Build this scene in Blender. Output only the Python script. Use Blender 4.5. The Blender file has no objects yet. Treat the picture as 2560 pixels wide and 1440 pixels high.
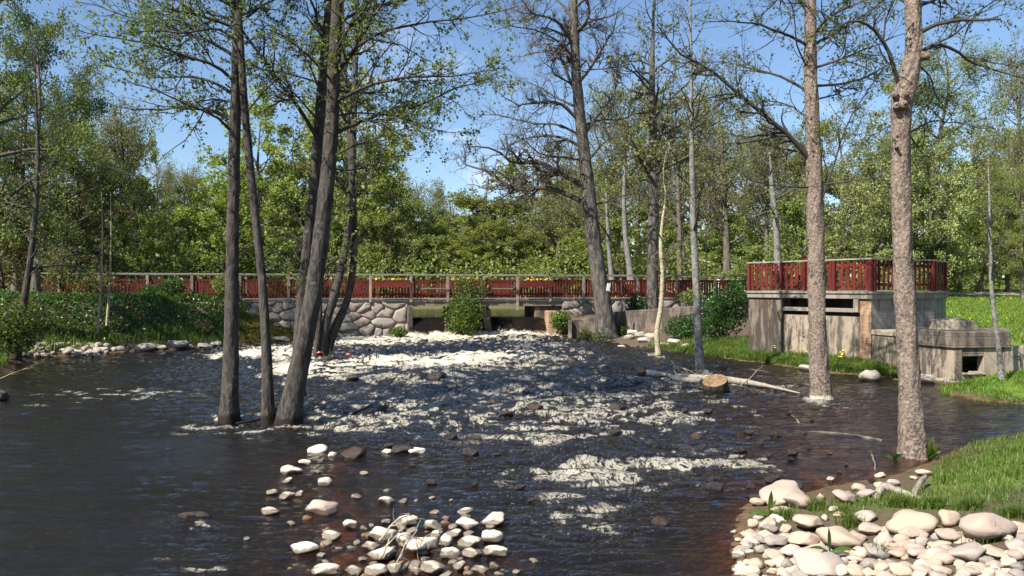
import bpy, math, random
import numpy as np
from mathutils import Vector, Matrix

# ------------------------------------------------------------------ camera, sky, sun, exposure
scene = bpy.context.scene
EYE = 2.6                       # camera height above the near pool
F = 2009.0                      # focal length in pixels of the 2560 px wide photograph
cam_data = bpy.data.cameras.new("camera")
cam = bpy.data.objects.new("camera", cam_data)
scene.collection.objects.link(cam)
cam.location = (0, 0, EYE)
cam.rotation_euler = (math.radians(90), 0, 0)
cam_data.sensor_width = 36.0
cam_data.lens = 36.0 * F / 2560.0
cam_data.clip_start = 0.05
cam_data.clip_end = 3000
scene.camera = cam

SUN_AZ = math.radians(228)      # compass-like: direction towards the sun, 0 = +Y, clockwise seen from above
SUN_EL = math.radians(46)
sun_dir = Vector((math.sin(SUN_AZ) * math.cos(SUN_EL), math.cos(SUN_AZ) * math.cos(SUN_EL), math.sin(SUN_EL)))

world = bpy.data.worlds.new("World")
scene.world = world
world.use_nodes = True
nt = world.node_tree
for n in list(nt.nodes):
    nt.nodes.remove(n)
sky = nt.nodes.new("ShaderNodeTexSky")
sky.sky_type = 'NISHITA'
sky.sun_disc = False
sky.sun_elevation = SUN_EL
sky.sun_rotation = SUN_AZ
sky.altitude = 50
sky.air_density = 1.0
sky.dust_density = 0.25
sky.ozone_density = 4.0
bg = nt.nodes.new("ShaderNodeBackground")
bg.inputs[1].default_value = 0.078
out = nt.nodes.new("ShaderNodeOutputWorld")
# thin fair-weather clouds, the same all round the horizon
tc = nt.nodes.new("ShaderNodeTexCoord")
mp = nt.nodes.new("ShaderNodeMapping")
mp.inputs['Scale'].default_value = (2.2, 2.2, 7.0)
cn = nt.nodes.new("ShaderNodeTexNoise")
cn.inputs['Scale'].default_value = 1.5
cn.inputs['Detail'].default_value = 6
cn.inputs['Roughness'].default_value = 0.62
cr = nt.nodes.new("ShaderNodeValToRGB")
cr.color_ramp.elements[0].position = 0.60
cr.color_ramp.elements[0].color = (0, 0, 0, 1)
cr.color_ramp.elements[1].position = 0.86
cr.color_ramp.elements[1].color = (0.8, 0.8, 0.8, 1)
mx = nt.nodes.new("ShaderNodeMix")
mx.data_type = 'RGBA'
mx.inputs[7].default_value = (7.2, 7.6, 8.2, 1)
nt.links.new(tc.outputs['Generated'], mp.inputs['Vector'])
nt.links.new(mp.outputs[0], cn.inputs['Vector'])
nt.links.new(cn.outputs['Fac'], cr.inputs[0])
nt.links.new(cr.outputs[0], mx.inputs[0])
nt.links.new(sky.outputs[0], mx.inputs[6])
nt.links.new(mx.outputs[2], bg.inputs[0])
nt.links.new(bg.outputs[0], out.inputs[0])

sun_data = bpy.data.lights.new("sun", 'SUN')
sun_data.energy = 4.8
sun_data.angle = math.radians(0.5)
sun_data.color = (1.0, 0.95, 0.87)
sun = bpy.data.objects.new("sun", sun_data)
scene.collection.objects.link(sun)
sun.rotation_euler = sun_dir.to_track_quat('Z', 'Y').to_euler()
sun.location = (-30, -30, 40)

scene.view_settings.view_transform = 'Standard'
scene.view_settings.look = 'None'
scene.view_settings.gamma = 1.0
scene.view_settings.exposure = 1.12
scene.view_settings.use_curve_mapping = False
scene.cycles.max_bounces = 8
scene.cycles.diffuse_bounces = 3
scene.cycles.glossy_bounces = 3
scene.cycles.transmission_bounces = 4
scene.cycles.transparent_max_bounces = 8
scene.cycles.caustics_reflective = False
scene.cycles.caustics_refractive = False
scene.cycles.sample_clamp_indirect = 4.0

COL = scene.collection
RNG = np.random.default_rng(7)
random.seed(7)

# ------------------------------------------------------------------ small helpers
def px(x, y, d):
    """world point seen at photograph pixel (x, y) at depth d"""
    return ((x - 1280.0) / F * d, d, EYE - (y - 720.0) / F * d)

LV_Y = np.array([0, 10, 14, 20, 27, 33, 37, 60.0])
LV_Z = np.array([0, 0.0, 0.08, 0.18, 0.25, 0.32, 0.36, 0.40])
def lev(y):
    return np.interp(y, LV_Y, LV_Z)

def W(x, y):
    """where the river surface is seen at photograph pixel (x, y)"""
    d = 15.0
    for _ in range(60):
        d = 0.5 * d + 0.5 * (EYE - float(lev(d))) * F / (y - 720.0)
    return ((x - 1280.0) / F * d, d, float(lev(d)))

def link(o, parent=None):
    COL.objects.link(o)
    if parent is not None:
        o.parent = parent
    return o

def tag(o, label=None, category=None, group=None, kind=None):
    if label: o["label"] = label
    if category: o["category"] = category
    if group: o["group"] = group
    if kind: o["kind"] = kind
    return o

def empty(name, loc=(0, 0, 0), rz=0.0):
    o = bpy.data.objects.new(name, None)
    o.location = loc
    o.rotation_euler = (0, 0, rz)
    o.empty_display_size = 0.2
    COL.objects.link(o)
    return o

def mesh_np(name, verts, faces, mat, smooth=False, attrs=None):
    """mesh from numpy arrays; faces is (n, k) or a list of such arrays"""
    if not isinstance(faces, list):
        faces = [faces]
    faces = [np.asarray(f, dtype=np.int64) for f in faces if len(f)]
    verts = np.asarray(verts, dtype=np.float32)
    me = bpy.data.meshes.new(name)
    me.vertices.add(len(verts))
    me.vertices.foreach_set("co", verts.ravel())
    nl = sum(f.size for f in faces)
    npoly = sum(len(f) for f in faces)
    me.loops.add(nl)
    me.polygons.add(npoly)
    li = np.concatenate([f.ravel() for f in faces]).astype(np.int32)
    tot = np.concatenate([np.full(len(f), f.shape[1]) for f in faces]).astype(np.int32)
    start = np.concatenate([[0], np.cumsum(tot)[:-1]]).astype(np.int32)
    me.loops.foreach_set("vertex_index", li)
    me.polygons.foreach_set("loop_start", start)
    me.polygons.foreach_set("use_smooth", np.full(npoly, bool(smooth)))
    me.update(calc_edges=True)
    if attrs:
        for k, v in attrs.items():
            a = me.attributes.new(k, 'FLOAT', 'POINT')
            a.data.foreach_set("value", np.asarray(v, dtype=np.float32))
    if mat is not None:
        for m in (mat if isinstance(mat, (list, tuple)) else [mat]):
            me.materials.append(m)
    return me

def obj(name, me, parent=None, loc=None):
    o = bpy.data.objects.new(name, me)
    if loc is not None:
        o.location = loc
    return link(o, parent)

class MB:
    """collects boxes and prisms into one mesh"""
    def __init__(self):
        self.v = []; self.f = []
    def box(self, x0, x1, y0, y1, z0, z1, jit=0.0):
        b = len(self.v)
        for z in (z0, z1):
            for x, y in ((x0, y0), (x1, y0), (x1, y1), (x0, y1)):
                self.v.append((x + random.uniform(-jit, jit), y + random.uniform(-jit, jit), z + random.uniform(-jit, jit)))
        for q in ((3, 2, 1, 0), (4, 5, 6, 7), (0, 1, 5, 4), (1, 2, 6, 5), (2, 3, 7, 6), (3, 0, 4, 7)):
            self.f.append(tuple(b + i for i in q))
        return self
    def prism(self, poly, z0, z1):
        """poly: counter-clockwise (x, y) list; z0 / z1 numbers or lists"""
        n = len(poly); b = len(self.v)
        za = z0 if isinstance(z0, (list, tuple)) else [z0] * n
        zb = z1 if isinstance(z1, (list, tuple)) else [z1] * n
        self.v += [(p[0], p[1], za[i]) for i, p in enumerate(poly)]
        self.v += [(p[0], p[1], zb[i]) for i, p in enumerate(poly)]
        self.f.append(tuple(b + i for i in reversed(range(n))))
        self.f.append(tuple(b + n + i for i in range(n)))
        for i in range(n):
            j = (i + 1) % n
            self.f.append((b + i, b + j, b + n + j, b + n + i))
        return self
    def mesh(self, name, mat, bevel=0.0, smooth=False):
        me = bpy.data.meshes.new(name)
        me.from_pydata(self.v, [], self.f)
        me.update()
        if bevel > 0:
            import bmesh
            bm = bmesh.new(); bm.from_mesh(me)
            bmesh.ops.bevel(bm, geom=list(bm.edges), offset=bevel, segments=1, affect='EDGES', clamp_overlap=True)
            bm.to_mesh(me); bm.free()
        if mat is not None:
            me.materials.append(mat)
        return me
    def build(self, name, mat, parent=None, loc=None, bevel=0.0):
        return obj(name, self.mesh(name, mat, bevel), parent, loc)

def perlin(x, y, seed=0):
    """2-D gradient noise, vectorised, about -1..1"""
    x = np.asarray(x, float); y = np.asarray(y, float)
    xi = np.floor(x).astype(np.int64); yi = np.floor(y).astype(np.int64)
    xf = x - xi; yf = y - yi
    def h(a, b):
        n = (a * 374761393 + b * 668265263 + seed * 982451653) & 0xFFFFFFFF
        n = ((n ^ (n >> 13)) * 1274126177) & 0xFFFFFFFF
        n = n ^ (n >> 16)
        return n.astype(np.float64) * (2 * math.pi / 4294967296.0)
    def g(a, b, dx, dy):
        t = h(a, b)
        return np.cos(t) * dx + np.sin(t) * dy
    u = xf * xf * xf * (xf * (xf * 6 - 15) + 10)
    v = yf * yf * yf * (yf * (yf * 6 - 15) + 10)
    n0 = g(xi, yi, xf, yf) * (1 - u) + g(xi + 1, yi, xf - 1, yf) * u
    n1 = g(xi, yi + 1, xf, yf - 1) * (1 - u) + g(xi + 1, yi + 1, xf - 1, yf - 1) * u
    return (n0 * (1 - v) + n1 * v) * 1.5

def fbm(x, y, oct=4, seed=0, gain=0.5):
    s = 0; a = 1.0; t = 0
    for i in range(oct):
        s = s + a * perlin(x * 2 ** i + 17.3 * i, y * 2 ** i - 9.1 * i, seed + i)
        t += a; a *= gain
    return s / t

def sstep(a, b, x):
    t = np.clip((x - a) / (b - a), 0, 1)
    return t * t * (3 - 2 * t)

def poly_sd(X, Y, poly):
    """signed distance to a polygon, positive inside"""
    P = np.asarray([(p[0], p[1]) for p in poly], float)
    d2 = np.full(X.shape, 1e18)
    inside = np.zeros(X.shape, bool)
    n = len(P)
    for i in range(n):
        a = P[i]; b = P[(i + 1) % n]
        e = b - a
        t = np.clip(((X - a[0]) * e[0] + (Y - a[1]) * e[1]) / (e @ e), 0, 1)
        d2 = np.minimum(d2, (X - a[0] - t * e[0]) ** 2 + (Y - a[1] - t * e[1]) ** 2)
        c = ((a[1] > Y) != (b[1] > Y))
        if abs(e[1]) > 1e-12:
            xx = a[0] + (Y - a[1]) / e[1] * e[0]
            inside ^= c & (X < xx)
    return np.where(inside, 1, -1) * np.sqrt(d2)

# ------------------------------------------------------------------ materials
def new_mat(name):
    m = bpy.data.materials.new(name)
    m.use_nodes = True
    t = m.node_tree
    b = t.nodes["Principled BSDF"]
    return m, t, b

def nd(t, kind, **kw):
    n = t.nodes.new(kind)
    for k, v in kw.items():
        if k.startswith('i_'):
            n.inputs[k[2:].replace('_', ' ')].default_value = v
        else:
            setattr(n, k, v)
    return n

def coords(t, scale=(1, 1, 1), space='Object'):
    c = nd(t, "ShaderNodeTexCoord")
    m = nd(t, "ShaderNodeMapping")
    m.inputs['Scale'].default_value = scale
    t.links.new(c.outputs[space], m.inputs['Vector'])
    return m.outputs[0]

def world_pos(t, scale=(1, 1, 1)):
    c = nd(t, "ShaderNodeNewGeometry")
    m = nd(t, "ShaderNodeMapping")
    m.inputs['Scale'].default_value = scale
    t.links.new(c.outputs['Position'], m.inputs['Vector'])
    return m.outputs[0]

def noise(t, vec, scale, detail=4, rough=0.6):
    n = nd(t, "ShaderNodeTexNoise")
    n.inputs['Scale'].default_value = scale
    n.inputs['Detail'].default_value = detail
    n.inputs['Roughness'].default_value = rough
    if vec is not None:
        t.links.new(vec, n.inputs['Vector'])
    return n.outputs['Fac']

def ramp(t, fac, stops):
    r = nd(t, "ShaderNodeValToRGB")
    el = r.color_ramp.elements
    while len(el) < len(stops):
        el.new(0.5)
    for e, (p, c) in zip(el, stops):
        e.position = p
        e.color = (*c, 1) if len(c) == 3 else c
    t.links.new(fac, r.inputs[0])
    return r.outputs[0]

def fstep(t, fac, a, b):
    m = nd(t, "ShaderNodeMapRange")
    m.interpolation_type = 'SMOOTHSTEP'
    m.inputs['From Min'].default_value = a
    m.inputs['From Max'].default_value = b
    t.links.new(fac, m.inputs['Value'])
    return m.outputs[0]

def mixc(t, fac, a, b, mode='MIX'):
    m = nd(t, "ShaderNodeMix", data_type='RGBA', blend_type=mode)
    for s, v in ((0, fac), (6, a), (7, b)):
        if isinstance(v, (int, float)):
            m.inputs[s].default_value = v
        elif isinstance(v, tuple):
            m.inputs[s].default_value = (*v, 1) if len(v) == 3 else v
        else:
            t.links.new(v, m.inputs[s])
    return m.outputs[2]

def math_n(t, op, a, b=None):
    m = nd(t, "ShaderNodeMath", operation=op)
    if op == 'MULTIPLY_ADD':
        m.inputs[2].default_value = 0.22
    for i, v in enumerate((a, b)):
        if v is None: continue
        if isinstance(v, (int, float)):
            m.inputs[i].default_value = v
        else:
            t.links.new(v, m.inputs[i])
    return m.outputs[0]

def bump(t, b, height, strength=0.5, dist=0.02):
    n = nd(t, "ShaderNodeBump")
    n.inputs['Strength'].default_value = strength
    n.inputs['Distance'].default_value = dist
    t.links.new(height, n.inputs['Height'])
    t.links.new(n.outputs[0], b.inputs['Normal'])

def rnd(t):
    return nd(t, "ShaderNodeObjectInfo").outputs['Random']

def leaf_mat(name, dark, light, trans=0.35, vary=0.25, rough=0.5):
    m, t, b = new_mat(name)
    a = nd(t, "ShaderNodeAttribute", attribute_name='tint')
    col = mixc(t, a.outputs['Fac'], dark, light)
    r = rnd(t)
    hs = nd(t, "ShaderNodeHueSaturation")
    mm = nd(t, "ShaderNodeMapRange")
    mm.inputs['To Min'].default_value = 0.485
    mm.inputs['To Max'].default_value = 0.515
    t.links.new(r, mm.inputs['Value'])
    t.links.new(mm.outputs[0], hs.inputs['Hue'])
    mv = nd(t, "ShaderNodeMapRange")
    mv.inputs['To Min'].default_value = 1 - vary
    mv.inputs['To Max'].default_value = 1 + vary
    t.links.new(r, mv.inputs['Value'])
    t.links.new(mv.outputs[0], hs.inputs['Value'])
    t.links.new(col, hs.inputs['Color'])
    col = hs.outputs[0]
    t.links.new(col, b.inputs['Base Color'])
    b.inputs['Roughness'].default_value = rough
    b.inputs['Specular IOR Level'].default_value = 0.35
    tr = nd(t, "ShaderNodeBsdfTranslucent")
    t.links.new(mixc(t, 0.5, col, (0.30, 0.36, 0.03), 'MIX'), tr.inputs['Color'])
    ms = nd(t, "ShaderNodeMixShader")
    ms.inputs[0].default_value = trans
    t.links.new(b.outputs[0], ms.inputs[1])
    t.links.new(tr.outputs[0], ms.inputs[2])
    t.links.new(ms.outputs[0], t.nodes['Material Output'].inputs['Surface'])
    return m

def bark_mat(name, dark, light, zs=0.35, sc=14, bst=0.8, lichen=None, band=None, wetz=None):
    m, t, b = new_mat(name)
    v = coords(t, (1, 1, zs))
    n1 = noise(t, v, sc, 6, 0.7)
    n2 = noise(t, coords(t, (1, 1, 1)), 2.2, 3, 0.6)
    col = mixc(t, fstep(t, n1, 0.36, 0.66), dark, light)
    col = mixc(t, fstep(t, n2, 0.35, 0.75), col, mixc(t, 0.55, col, light), 'MIX')
    if lichen:
        col = mixc(t, fstep(t, noise(t, coords(t), 5.5, 5, 0.7), 0.60, 0.70), col, lichen)
    if band or wetz:
        sep = nd(t, "ShaderNodeSeparateXYZ")
        t.links.new(world_pos(t), sep.inputs[0])
        z = math_n(t, 'ADD', sep.outputs[2], math_n(t, 'MULTIPLY', noise(t, world_pos(t), 7, 4), 0.10))
        if band:       # mineral crust left by the water
            col = mixc(t, fstep(t, z, band[1] + .06, band[1] + .04), col, (0.46, 0.42, 0.33))
            col = mixc(t, fstep(t, z, band[0] + .07, band[0] + .05), col, (0.05, 0.04, 0.03))
        if wetz:       # soaked foot
            col = mixc(t, fstep(t, z, wetz + .12, wetz + .02), col, (0.020, 0.015, 0.011))
    t.links.new(col, b.inputs['Base Color'])
    b.inputs['Roughness'].default_value = 0.9
    b.inputs['Specular IOR Level'].default_value = 0.2
    vo = nd(t, "ShaderNodeTexVoronoi", feature='DISTANCE_TO_EDGE')
    vo.inputs['Scale'].default_value = sc * 0.8
    t.links.new(v, vo.inputs['Vector'])
    h = math_n(t, 'ADD', math_n(t, 'MULTIPLY', vo.outputs['Distance'], 0.8), n1)
    bump(t, b, h, bst, 0.03)
    return m

def wood_mat(name, dark, light, rough=0.8, scale=(1, 14, 14), wear=None):
    m, t, b = new_mat(name)
    n1 = noise(t, coords(t, scale), 3.0, 5, 0.65)
    col = mixc(t, fstep(t, n1, 0.3, 0.7), dark, light)
    r = rnd(t)
    hs = nd(t, "ShaderNodeHueSaturation")
    mv = nd(t, "ShaderNodeMapRange")
    mv.inputs['To Min'].default_value = 0.72
    mv.inputs['To Max'].default_value = 1.18
    t.links.new(r, mv.inputs['Value'])
    t.links.new(mv.outputs[0], hs.inputs['Value'])
    t.links.new(col, hs.inputs['Color'])
    col = hs.outputs[0]
    if wear:
        col = mixc(t, fstep(t, noise(t, world_pos(t, (3, 3, 1.2)), 3.1, 5, 0.7), 0.60, 0.74), col, wear)
    t.links.new(col, b.inputs['Base Color'])
    b.inputs['Roughness'].default_value = rough
    b.inputs['Specular IOR Level'].default_value = 0.25
    bump(t, b, n1, 0.3, 0.01)
    return m

def concrete_mat(name, base, dark, boards=True, warm=None, streak=None, lo=0.47):
    m, t, b = new_mat(name)
    p = world_pos(t)
    n1 = noise(t, p, 1.3, 6, 0.65)
    n2 = noise(t, world_pos(t, (1.6, 1.6, 0.35)), 2.2, 6, 0.7)
    col = mixc(t, fstep(t, n1, 0.33, 0.7), base, tuple(c * 0.72 for c in base))
    if warm:
        col = mixc(t, fstep(t, noise(t, world_pos(t, (1, 1, .5)), 0.9, 4), 0.5, 0.66), col, warm)
    col = mixc(t, math_n(t, 'MULTIPLY', fstep(t, n2, lo, lo + 0.14), 0.88), col, dark)
    if streak:
        n4 = noise(t, world_pos(t, (5, 5, 0.6)), 1.6, 5, 0.75)
        col = mixc(t, fstep(t, n4, 0.66, 0.72), col, streak)
    h = n1
    if boards:
        sep = nd(t, "ShaderNodeSeparateXYZ")
        t.links.new(world_pos(t), sep.inputs[0])
        zz = math_n(t, 'ADD', math_n(t, 'MULTIPLY', sep.outputs[2], 4.7), math_n(t, 'MULTIPLY', noise(t, p, 1.1, 2), 0.25))
        fr = math_n(t, 'FRACT', zz)
        line = fstep(t, math_n(t, 'ABSOLUTE', math_n(t, 'SUBTRACT', fr, 0.5)), 0.0, 0.07)
        fl = nd(t, "ShaderNodeMath", operation='FLOOR')
        t.links.new(zz, fl.inputs[0])
        wn = nd(t, "ShaderNodeTexWhiteNoise", noise_dimensions='1D')
        t.links.new(fl.outputs[0], wn.inputs['W'])
        col = mixc(t, math_n(t, 'MULTIPLY', wn.outputs['Value'], 0.28), col, tuple(c * 0.5 for c in base))
        col = mixc(t, math_n(t, 'MAXIMUM', line, fstep(t, noise(t, p, 2.3, 3), 0.62, 0.40)), tuple(c * 0.48 for c in base), col)
        h = math_n(t, 'ADD', math_n(t, 'MULTIPLY', line, 0.6), n1)
    pit = noise(t, p, 26, 4, 0.7)
    col = mixc(t, fstep(t, pit, 0.58, 0.75), col, tuple(c * 0.45 for c in base))
    t.links.new(col, b.inputs['Base Color'])
    b.inputs['Roughness'].default_value = 0.92
    bump(t, b, math_n(t, 'ADD', h, math_n(t, 'MULTIPLY', pit, 0.5)), 0.5, 0.03)
    return m

def stone_mat(name, stops, spots=0.45, wetz=None, sc=3.0):
    m, t, b = new_mat(name)
    r = rnd(t)
    col = ramp(t, r, stops)
    c1 = coords(t)
    n1 = noise(t, c1, sc, 6, 0.65)
    n2 = noise(t, c1, sc * 6, 4, 0.7)
    col = mixc(t, fstep(t, n1, 0.42, 0.68), col, mixc(t, 0.55, col, (0.40, 0.30, 0.23)))
    col = mixc(t, math_n(t, 'MULTIPLY', fstep(t, n2, 0.55, 0.72), spots), col, (0.13, 0.115, 0.10))
    rough = 0.85
    if wetz is not None:
        sep = nd(t, "ShaderNodeSeparateXYZ")
        t.links.new(world_pos(t), sep.inputs[0])
        z = math_n(t, 'ADD', sep.outputs[2], math_n(t, 'MULTIPLY', noise(t, world_pos(t), 9, 3), 0.07))
        wet = fstep(t, z, wetz + 0.065, wetz + 0.045)
        col = mixc(t, wet, col, mixc(t, 0.25, (0.045, 0.026, 0.013), col, 'MIX'))
        rr = nd(t, "ShaderNodeMapRange")
        rr.inputs['To Min'].default_value = 0.85
        rr.inputs['To Max'].default_value = 0.18
        t.links.new(wet, rr.inputs['Value'])
        t.links.new(rr.outputs[0], b.inputs['Roughness'])
    else:
        b.inputs['Roughness'].default_value = rough
    t.links.new(col, b.inputs['Base Color'])
    b.inputs['Specular IOR Level'].default_value = 0.4
    bump(t, b, math_n(t, 'ADD', n1, math_n(t, 'MULTIPLY', n2, 0.35)), 0.45, 0.03)
    return m

def plain(name, col, rough=0.6, metal=0.0, var=0.25, sc=9):
    m, t, b = new_mat(name)
    n1 = noise(t, coords(t), sc, 4, 0.65)
    t.links.new(mixc(t, fstep(t, n1, 0.3, 0.7), col, tuple(c * (1 - var) for c in col)), b.inputs['Base Color'])
    b.inputs['Roughness'].default_value = rough
    b.inputs['Metallic'].default_value = metal
    return m

M = {}
M['leaf_alder'] = leaf_mat('leaf_alder', (0.060, 0.10, 0.018), (0.17, 0.225, 0.040), 0.45)
M['leaf_bright'] = leaf_mat('leaf_bright', (0.13, 0.18, 0.028), (0.30, 0.335, 0.070), 0.45, 0.2)
M['leaf_mid'] = leaf_mat('leaf_mid', (0.125, 0.155, 0.040), (0.29, 0.31, 0.090), 0.46, 0.22)
M['leaf_olive'] = leaf_mat('leaf_olive', (0.12, 0.118, 0.048), (0.26, 0.25, 0.095), 0.42, 0.25)
M['leaf_dark'] = leaf_mat('leaf_dark', (0.022, 0.044, 0.010), (0.085, 0.115, 0.022), 0.3, 0.3)
M['leaf_rust'] = leaf_mat('leaf_rust', (0.045, 0.035, 0.014), (0.14, 0.09, 0.025), 0.3, 0.25)
M['leaf_flower'] = leaf_mat('leaf_flower', (0.075, 0.12, 0.025), (0.42, 0.46, 0.17), 0.3, 0.15)
M['leaf_ground'] = leaf_mat('leaf_ground', (0.014, 0.042, 0.009), (0.060, 0.13, 0.022), 0.22, 0.1, 0.35)
M['leaf_shrub'] = leaf_mat('leaf_shrub', (0.03, 0.075, 0.010), (0.16, 0.24, 0.04), 0.3, 0.1, 0.4)
M['grass'] = leaf_mat('grass_blade', (0.050, 0.095, 0.012), (0.150, 0.215, 0.040), 0.36, 0.1)
M['grass_dry'] = leaf_mat('grass_dry', (0.16, 0.12, 0.045), (0.36, 0.27, 0.11), 0.3, 0.1)
M['moss'] = leaf_mat('moss_blade', (0.11, 0.085, 0.012), (0.26, 0.19, 0.025), 0.25, 0.1)
M['lawn'] = leaf_mat('lawn_blade', (0.08, 0.155, 0.014), (0.17, 0.26, 0.03), 0.38, 0.1)
M['bark_dark'] = bark_mat('bark_dark', (0.024, 0.020, 0.017), (0.092, 0.080, 0.067), 0.30, 16, 0.9, (0.145, 0.135, 0.118), wetz=0.24)
M['bark_scaly'] = bark_mat('bark_scaly', (0.070, 0.050, 0.038), (0.29, 0.225, 0.176), 0.8, 21, 1.0, (0.33, 0.295, 0.245))
M['bark_banded'] = bark_mat('bark_banded', (0.070, 0.050, 0.038), (0.29, 0.225, 0.176), 0.8, 21, 1.0, (0.33, 0.295, 0.245), band=(0.10, 0.245))
M['bark_oak'] = bark_mat('bark_oak', (0.035, 0.030, 0.026), (0.145, 0.125, 0.105), 0.22, 9, 1.0, (0.20, 0.20, 0.17))
M['bark_pale'] = bark_mat('bark_pale', (0.20, 0.17, 0.10), (0.44, 0.38, 0.26), 1.6, 9, 0.4)
M['bark_grey'] = bark_mat('bark_grey', (0.085, 0.08, 0.072), (0.24, 0.225, 0.20), 1.0, 12, 0.6)
M['bark_far'] = bark_mat('bark_far', (0.055, 0.047, 0.038), (0.17, 0.145, 0.115), 0.4, 6, 0.5)
M['twig_grey'] = plain('twig_grey', (0.045, 0.037, 0.030), 0.9)
M['twig_far'] = plain('twig_far', (0.085, 0.070, 0.054), 0.9)
M['twig_oak'] = plain('twig_oak', (0.082, 0.066, 0.052), 0.9)
M['twig_pale'] = plain('twig_pale', (0.38, 0.31, 0.22), 0.9)
M['red_paint'] = wood_mat('red_paint', (0.075, 0.011, 0.009), (0.145, 0.022, 0.017), 0.75, (14, 14, 1), (0.12, 0.035, 0.025))
M['red_plank'] = wood_mat('red_plank', (0.085, 0.012, 0.010), (0.15, 0.023, 0.017), 0.7, (1, 14, 14))
M['grey_wood'] = wood_mat('grey_wood', (0.14, 0.115, 0.085), (0.33, 0.28, 0.22), 0.85, (12, 12, 1), (0.12, 0.14, 0.07))
M['grey_rail'] = wood_mat('grey_rail', (0.20, 0.175, 0.14), (0.38, 0.345, 0.29), 0.85, (1, 14, 14))
M['deck_wood'] = wood_mat('deck_wood', (0.12, 0.10, 0.08), (0.30, 0.265, 0.22), 0.85, (1, 14, 14))
M['concrete'] = concrete_mat('concrete', (0.35, 0.28, 0.20), (0.05, 0.043, 0.035), False, (0.36, 0.24, 0.15), (0.62, 0.58, 0.50), lo=0.43)
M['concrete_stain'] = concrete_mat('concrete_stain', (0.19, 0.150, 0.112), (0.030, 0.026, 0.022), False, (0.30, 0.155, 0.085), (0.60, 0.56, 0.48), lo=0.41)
M['concrete_grey'] = concrete_mat('concrete_grey', (0.30, 0.26, 0.21), (0.10, 0.088, 0.07), True)
M['concrete_dark'] = concrete_mat('concrete_dark', (0.21, 0.165, 0.125), (0.05, 0.042, 0.034), True, (0.24, 0.15, 0.11), lo=0.43)
M['concrete_rust'] = concrete_mat('concrete_rust', (0.42, 0.26, 0.15), (0.20, 0.12, 0.07), True)
M['concrete_plain'] = concrete_mat('concrete_plain', (0.35, 0.285, 0.21), (0.11, 0.092, 0.07), False, (0.33, 0.245, 0.17))
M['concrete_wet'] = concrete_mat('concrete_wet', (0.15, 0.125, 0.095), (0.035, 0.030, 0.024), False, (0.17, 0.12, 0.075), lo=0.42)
M['mortar'] = plain('mortar', (0.055, 0.048, 0.040), 0.95, 0, 0.4)
M['black'] = plain('soot_black', (0.008, 0.008, 0.008), 0.9)
M['wall_stone'] = stone_mat('wall_stone', [(0, (0.20, 0.18, 0.155)), (0.4, (0.27, 0.235, 0.195)), (0.75, (0.25, 0.195, 0.165)), (1, (0.16, 0.15, 0.135))], 0.6)
M['stone_dry'] = stone_mat('stone_dry', [(0, (0.50, 0.42, 0.31)), (0.2, (0.44, 0.34, 0.24)), (0.4, (0.38, 0.26, 0.195)), (0.56, (0.36, 0.31, 0.26)), (0.72, (0.21, 0.19, 0.172)), (0.86, (0.42, 0.30, 0.22)), (1, (0.52, 0.45, 0.33))], 0.4)
M['stone_wet'] = stone_mat('stone_wet', [(0, (0.64, 0.57, 0.44)), (0.5, (0.57, 0.49, 0.36)), (0.8, (0.66, 0.60, 0.47)), (1, (0.38, 0.28, 0.22))], 0.2, 0.045)
M['stone_shore'] = stone_mat('stone_shore', [(0, (0.42, 0.37, 0.30)), (0.5, (0.36, 0.30, 0.24)), (1, (0.27, 0.25, 0.22))], 0.3, 0.24)
M['wood_cut'] = wood_mat('wood_cut', (0.08, 0.050, 0.028), (0.24, 0.155, 0.08), 0.8, (5, 5, 5))
M['drift'] = wood_mat('driftwood', (0.15, 0.125, 0.095), (0.34, 0.295, 0.235), 0.85, (12, 12, 1.2))
M['white_paint'] = plain('white_paint', (0.75, 0.75, 0.73), 0.35, 0, 0.06)
M['glass_dark'] = plain('glass_dark', (0.03, 0.04, 0.05), 0.08)
M['rubber'] = plain('rubber', (0.02, 0.02, 0.02), 0.8)
M['metal_dark'] = plain('metal_dark', (0.035, 0.035, 0.04), 0.45, 0.3)
M['flower_orange'] = plain('flower_orange', (0.80, 0.36, 0.01), 0.6, 0, 0.3, 30)
M['flower_yellow'] = plain('flower_yellow', (0.85, 0.62, 0.03), 0.6, 0, 0.2, 30)
M['flower_white'] = plain('flower_white', (0.8, 0.8, 0.7), 0.6)
M['roof'] = plain('beige_roof', (0.47, 0.37, 0.29), 0.8, 0, 0.1, 2)
M['house_wall'] = plain('house_wall', (0.72, 0.66, 0.56), 0.85, 0, 0.1, 2)
M['red_litter'] = plain('red_litter', (0.6, 0.05, 0.04), 0.5)

# wet boulder in the rapids: dark, brownish, shiny
m, t, b = new_mat('boulder_wet')
n1 = noise(t, coords(t), 3.5, 5)
t.links.new(mixc(t, rnd(t), mixc(t, fstep(t, n1, 0.3, 0.7), (0.008, 0.007, 0.006), (0.026, 0.019, 0.013)),
                 mixc(t, fstep(t, n1, 0.3, 0.7), (0.018, 0.012, 0.008), (0.075, 0.042, 0.022))), b.inputs['Base Color'])
b.inputs['Roughness'].default_value = 0.28
bump(t, b, noise(t, coords(t), 16, 4), 0.7, 0.03)
M['boulder_wet'] = m
m, t, b = new_mat('stone_sunken')
t.links.new(mixc(t, rnd(t), (0.085, 0.042, 0.015), (0.27, 0.135, 0.05)), b.inputs['Base Color'])
b.inputs['Roughness'].default_value = 0.6
M['stone_sunken'] = m

# ------------------------------------------------------------------ terrain
BR_K = 0.2236                                   # bridge line: Y = BR_0 + BR_K * X
BR_0 = 38.36
BR_TH = math.atan(BR_K)
def brd(X, Y):
    return (Y - (BR_0 + BR_K * X)) * math.cos(BR_TH)   # distance behind the bridge's near face

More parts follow.
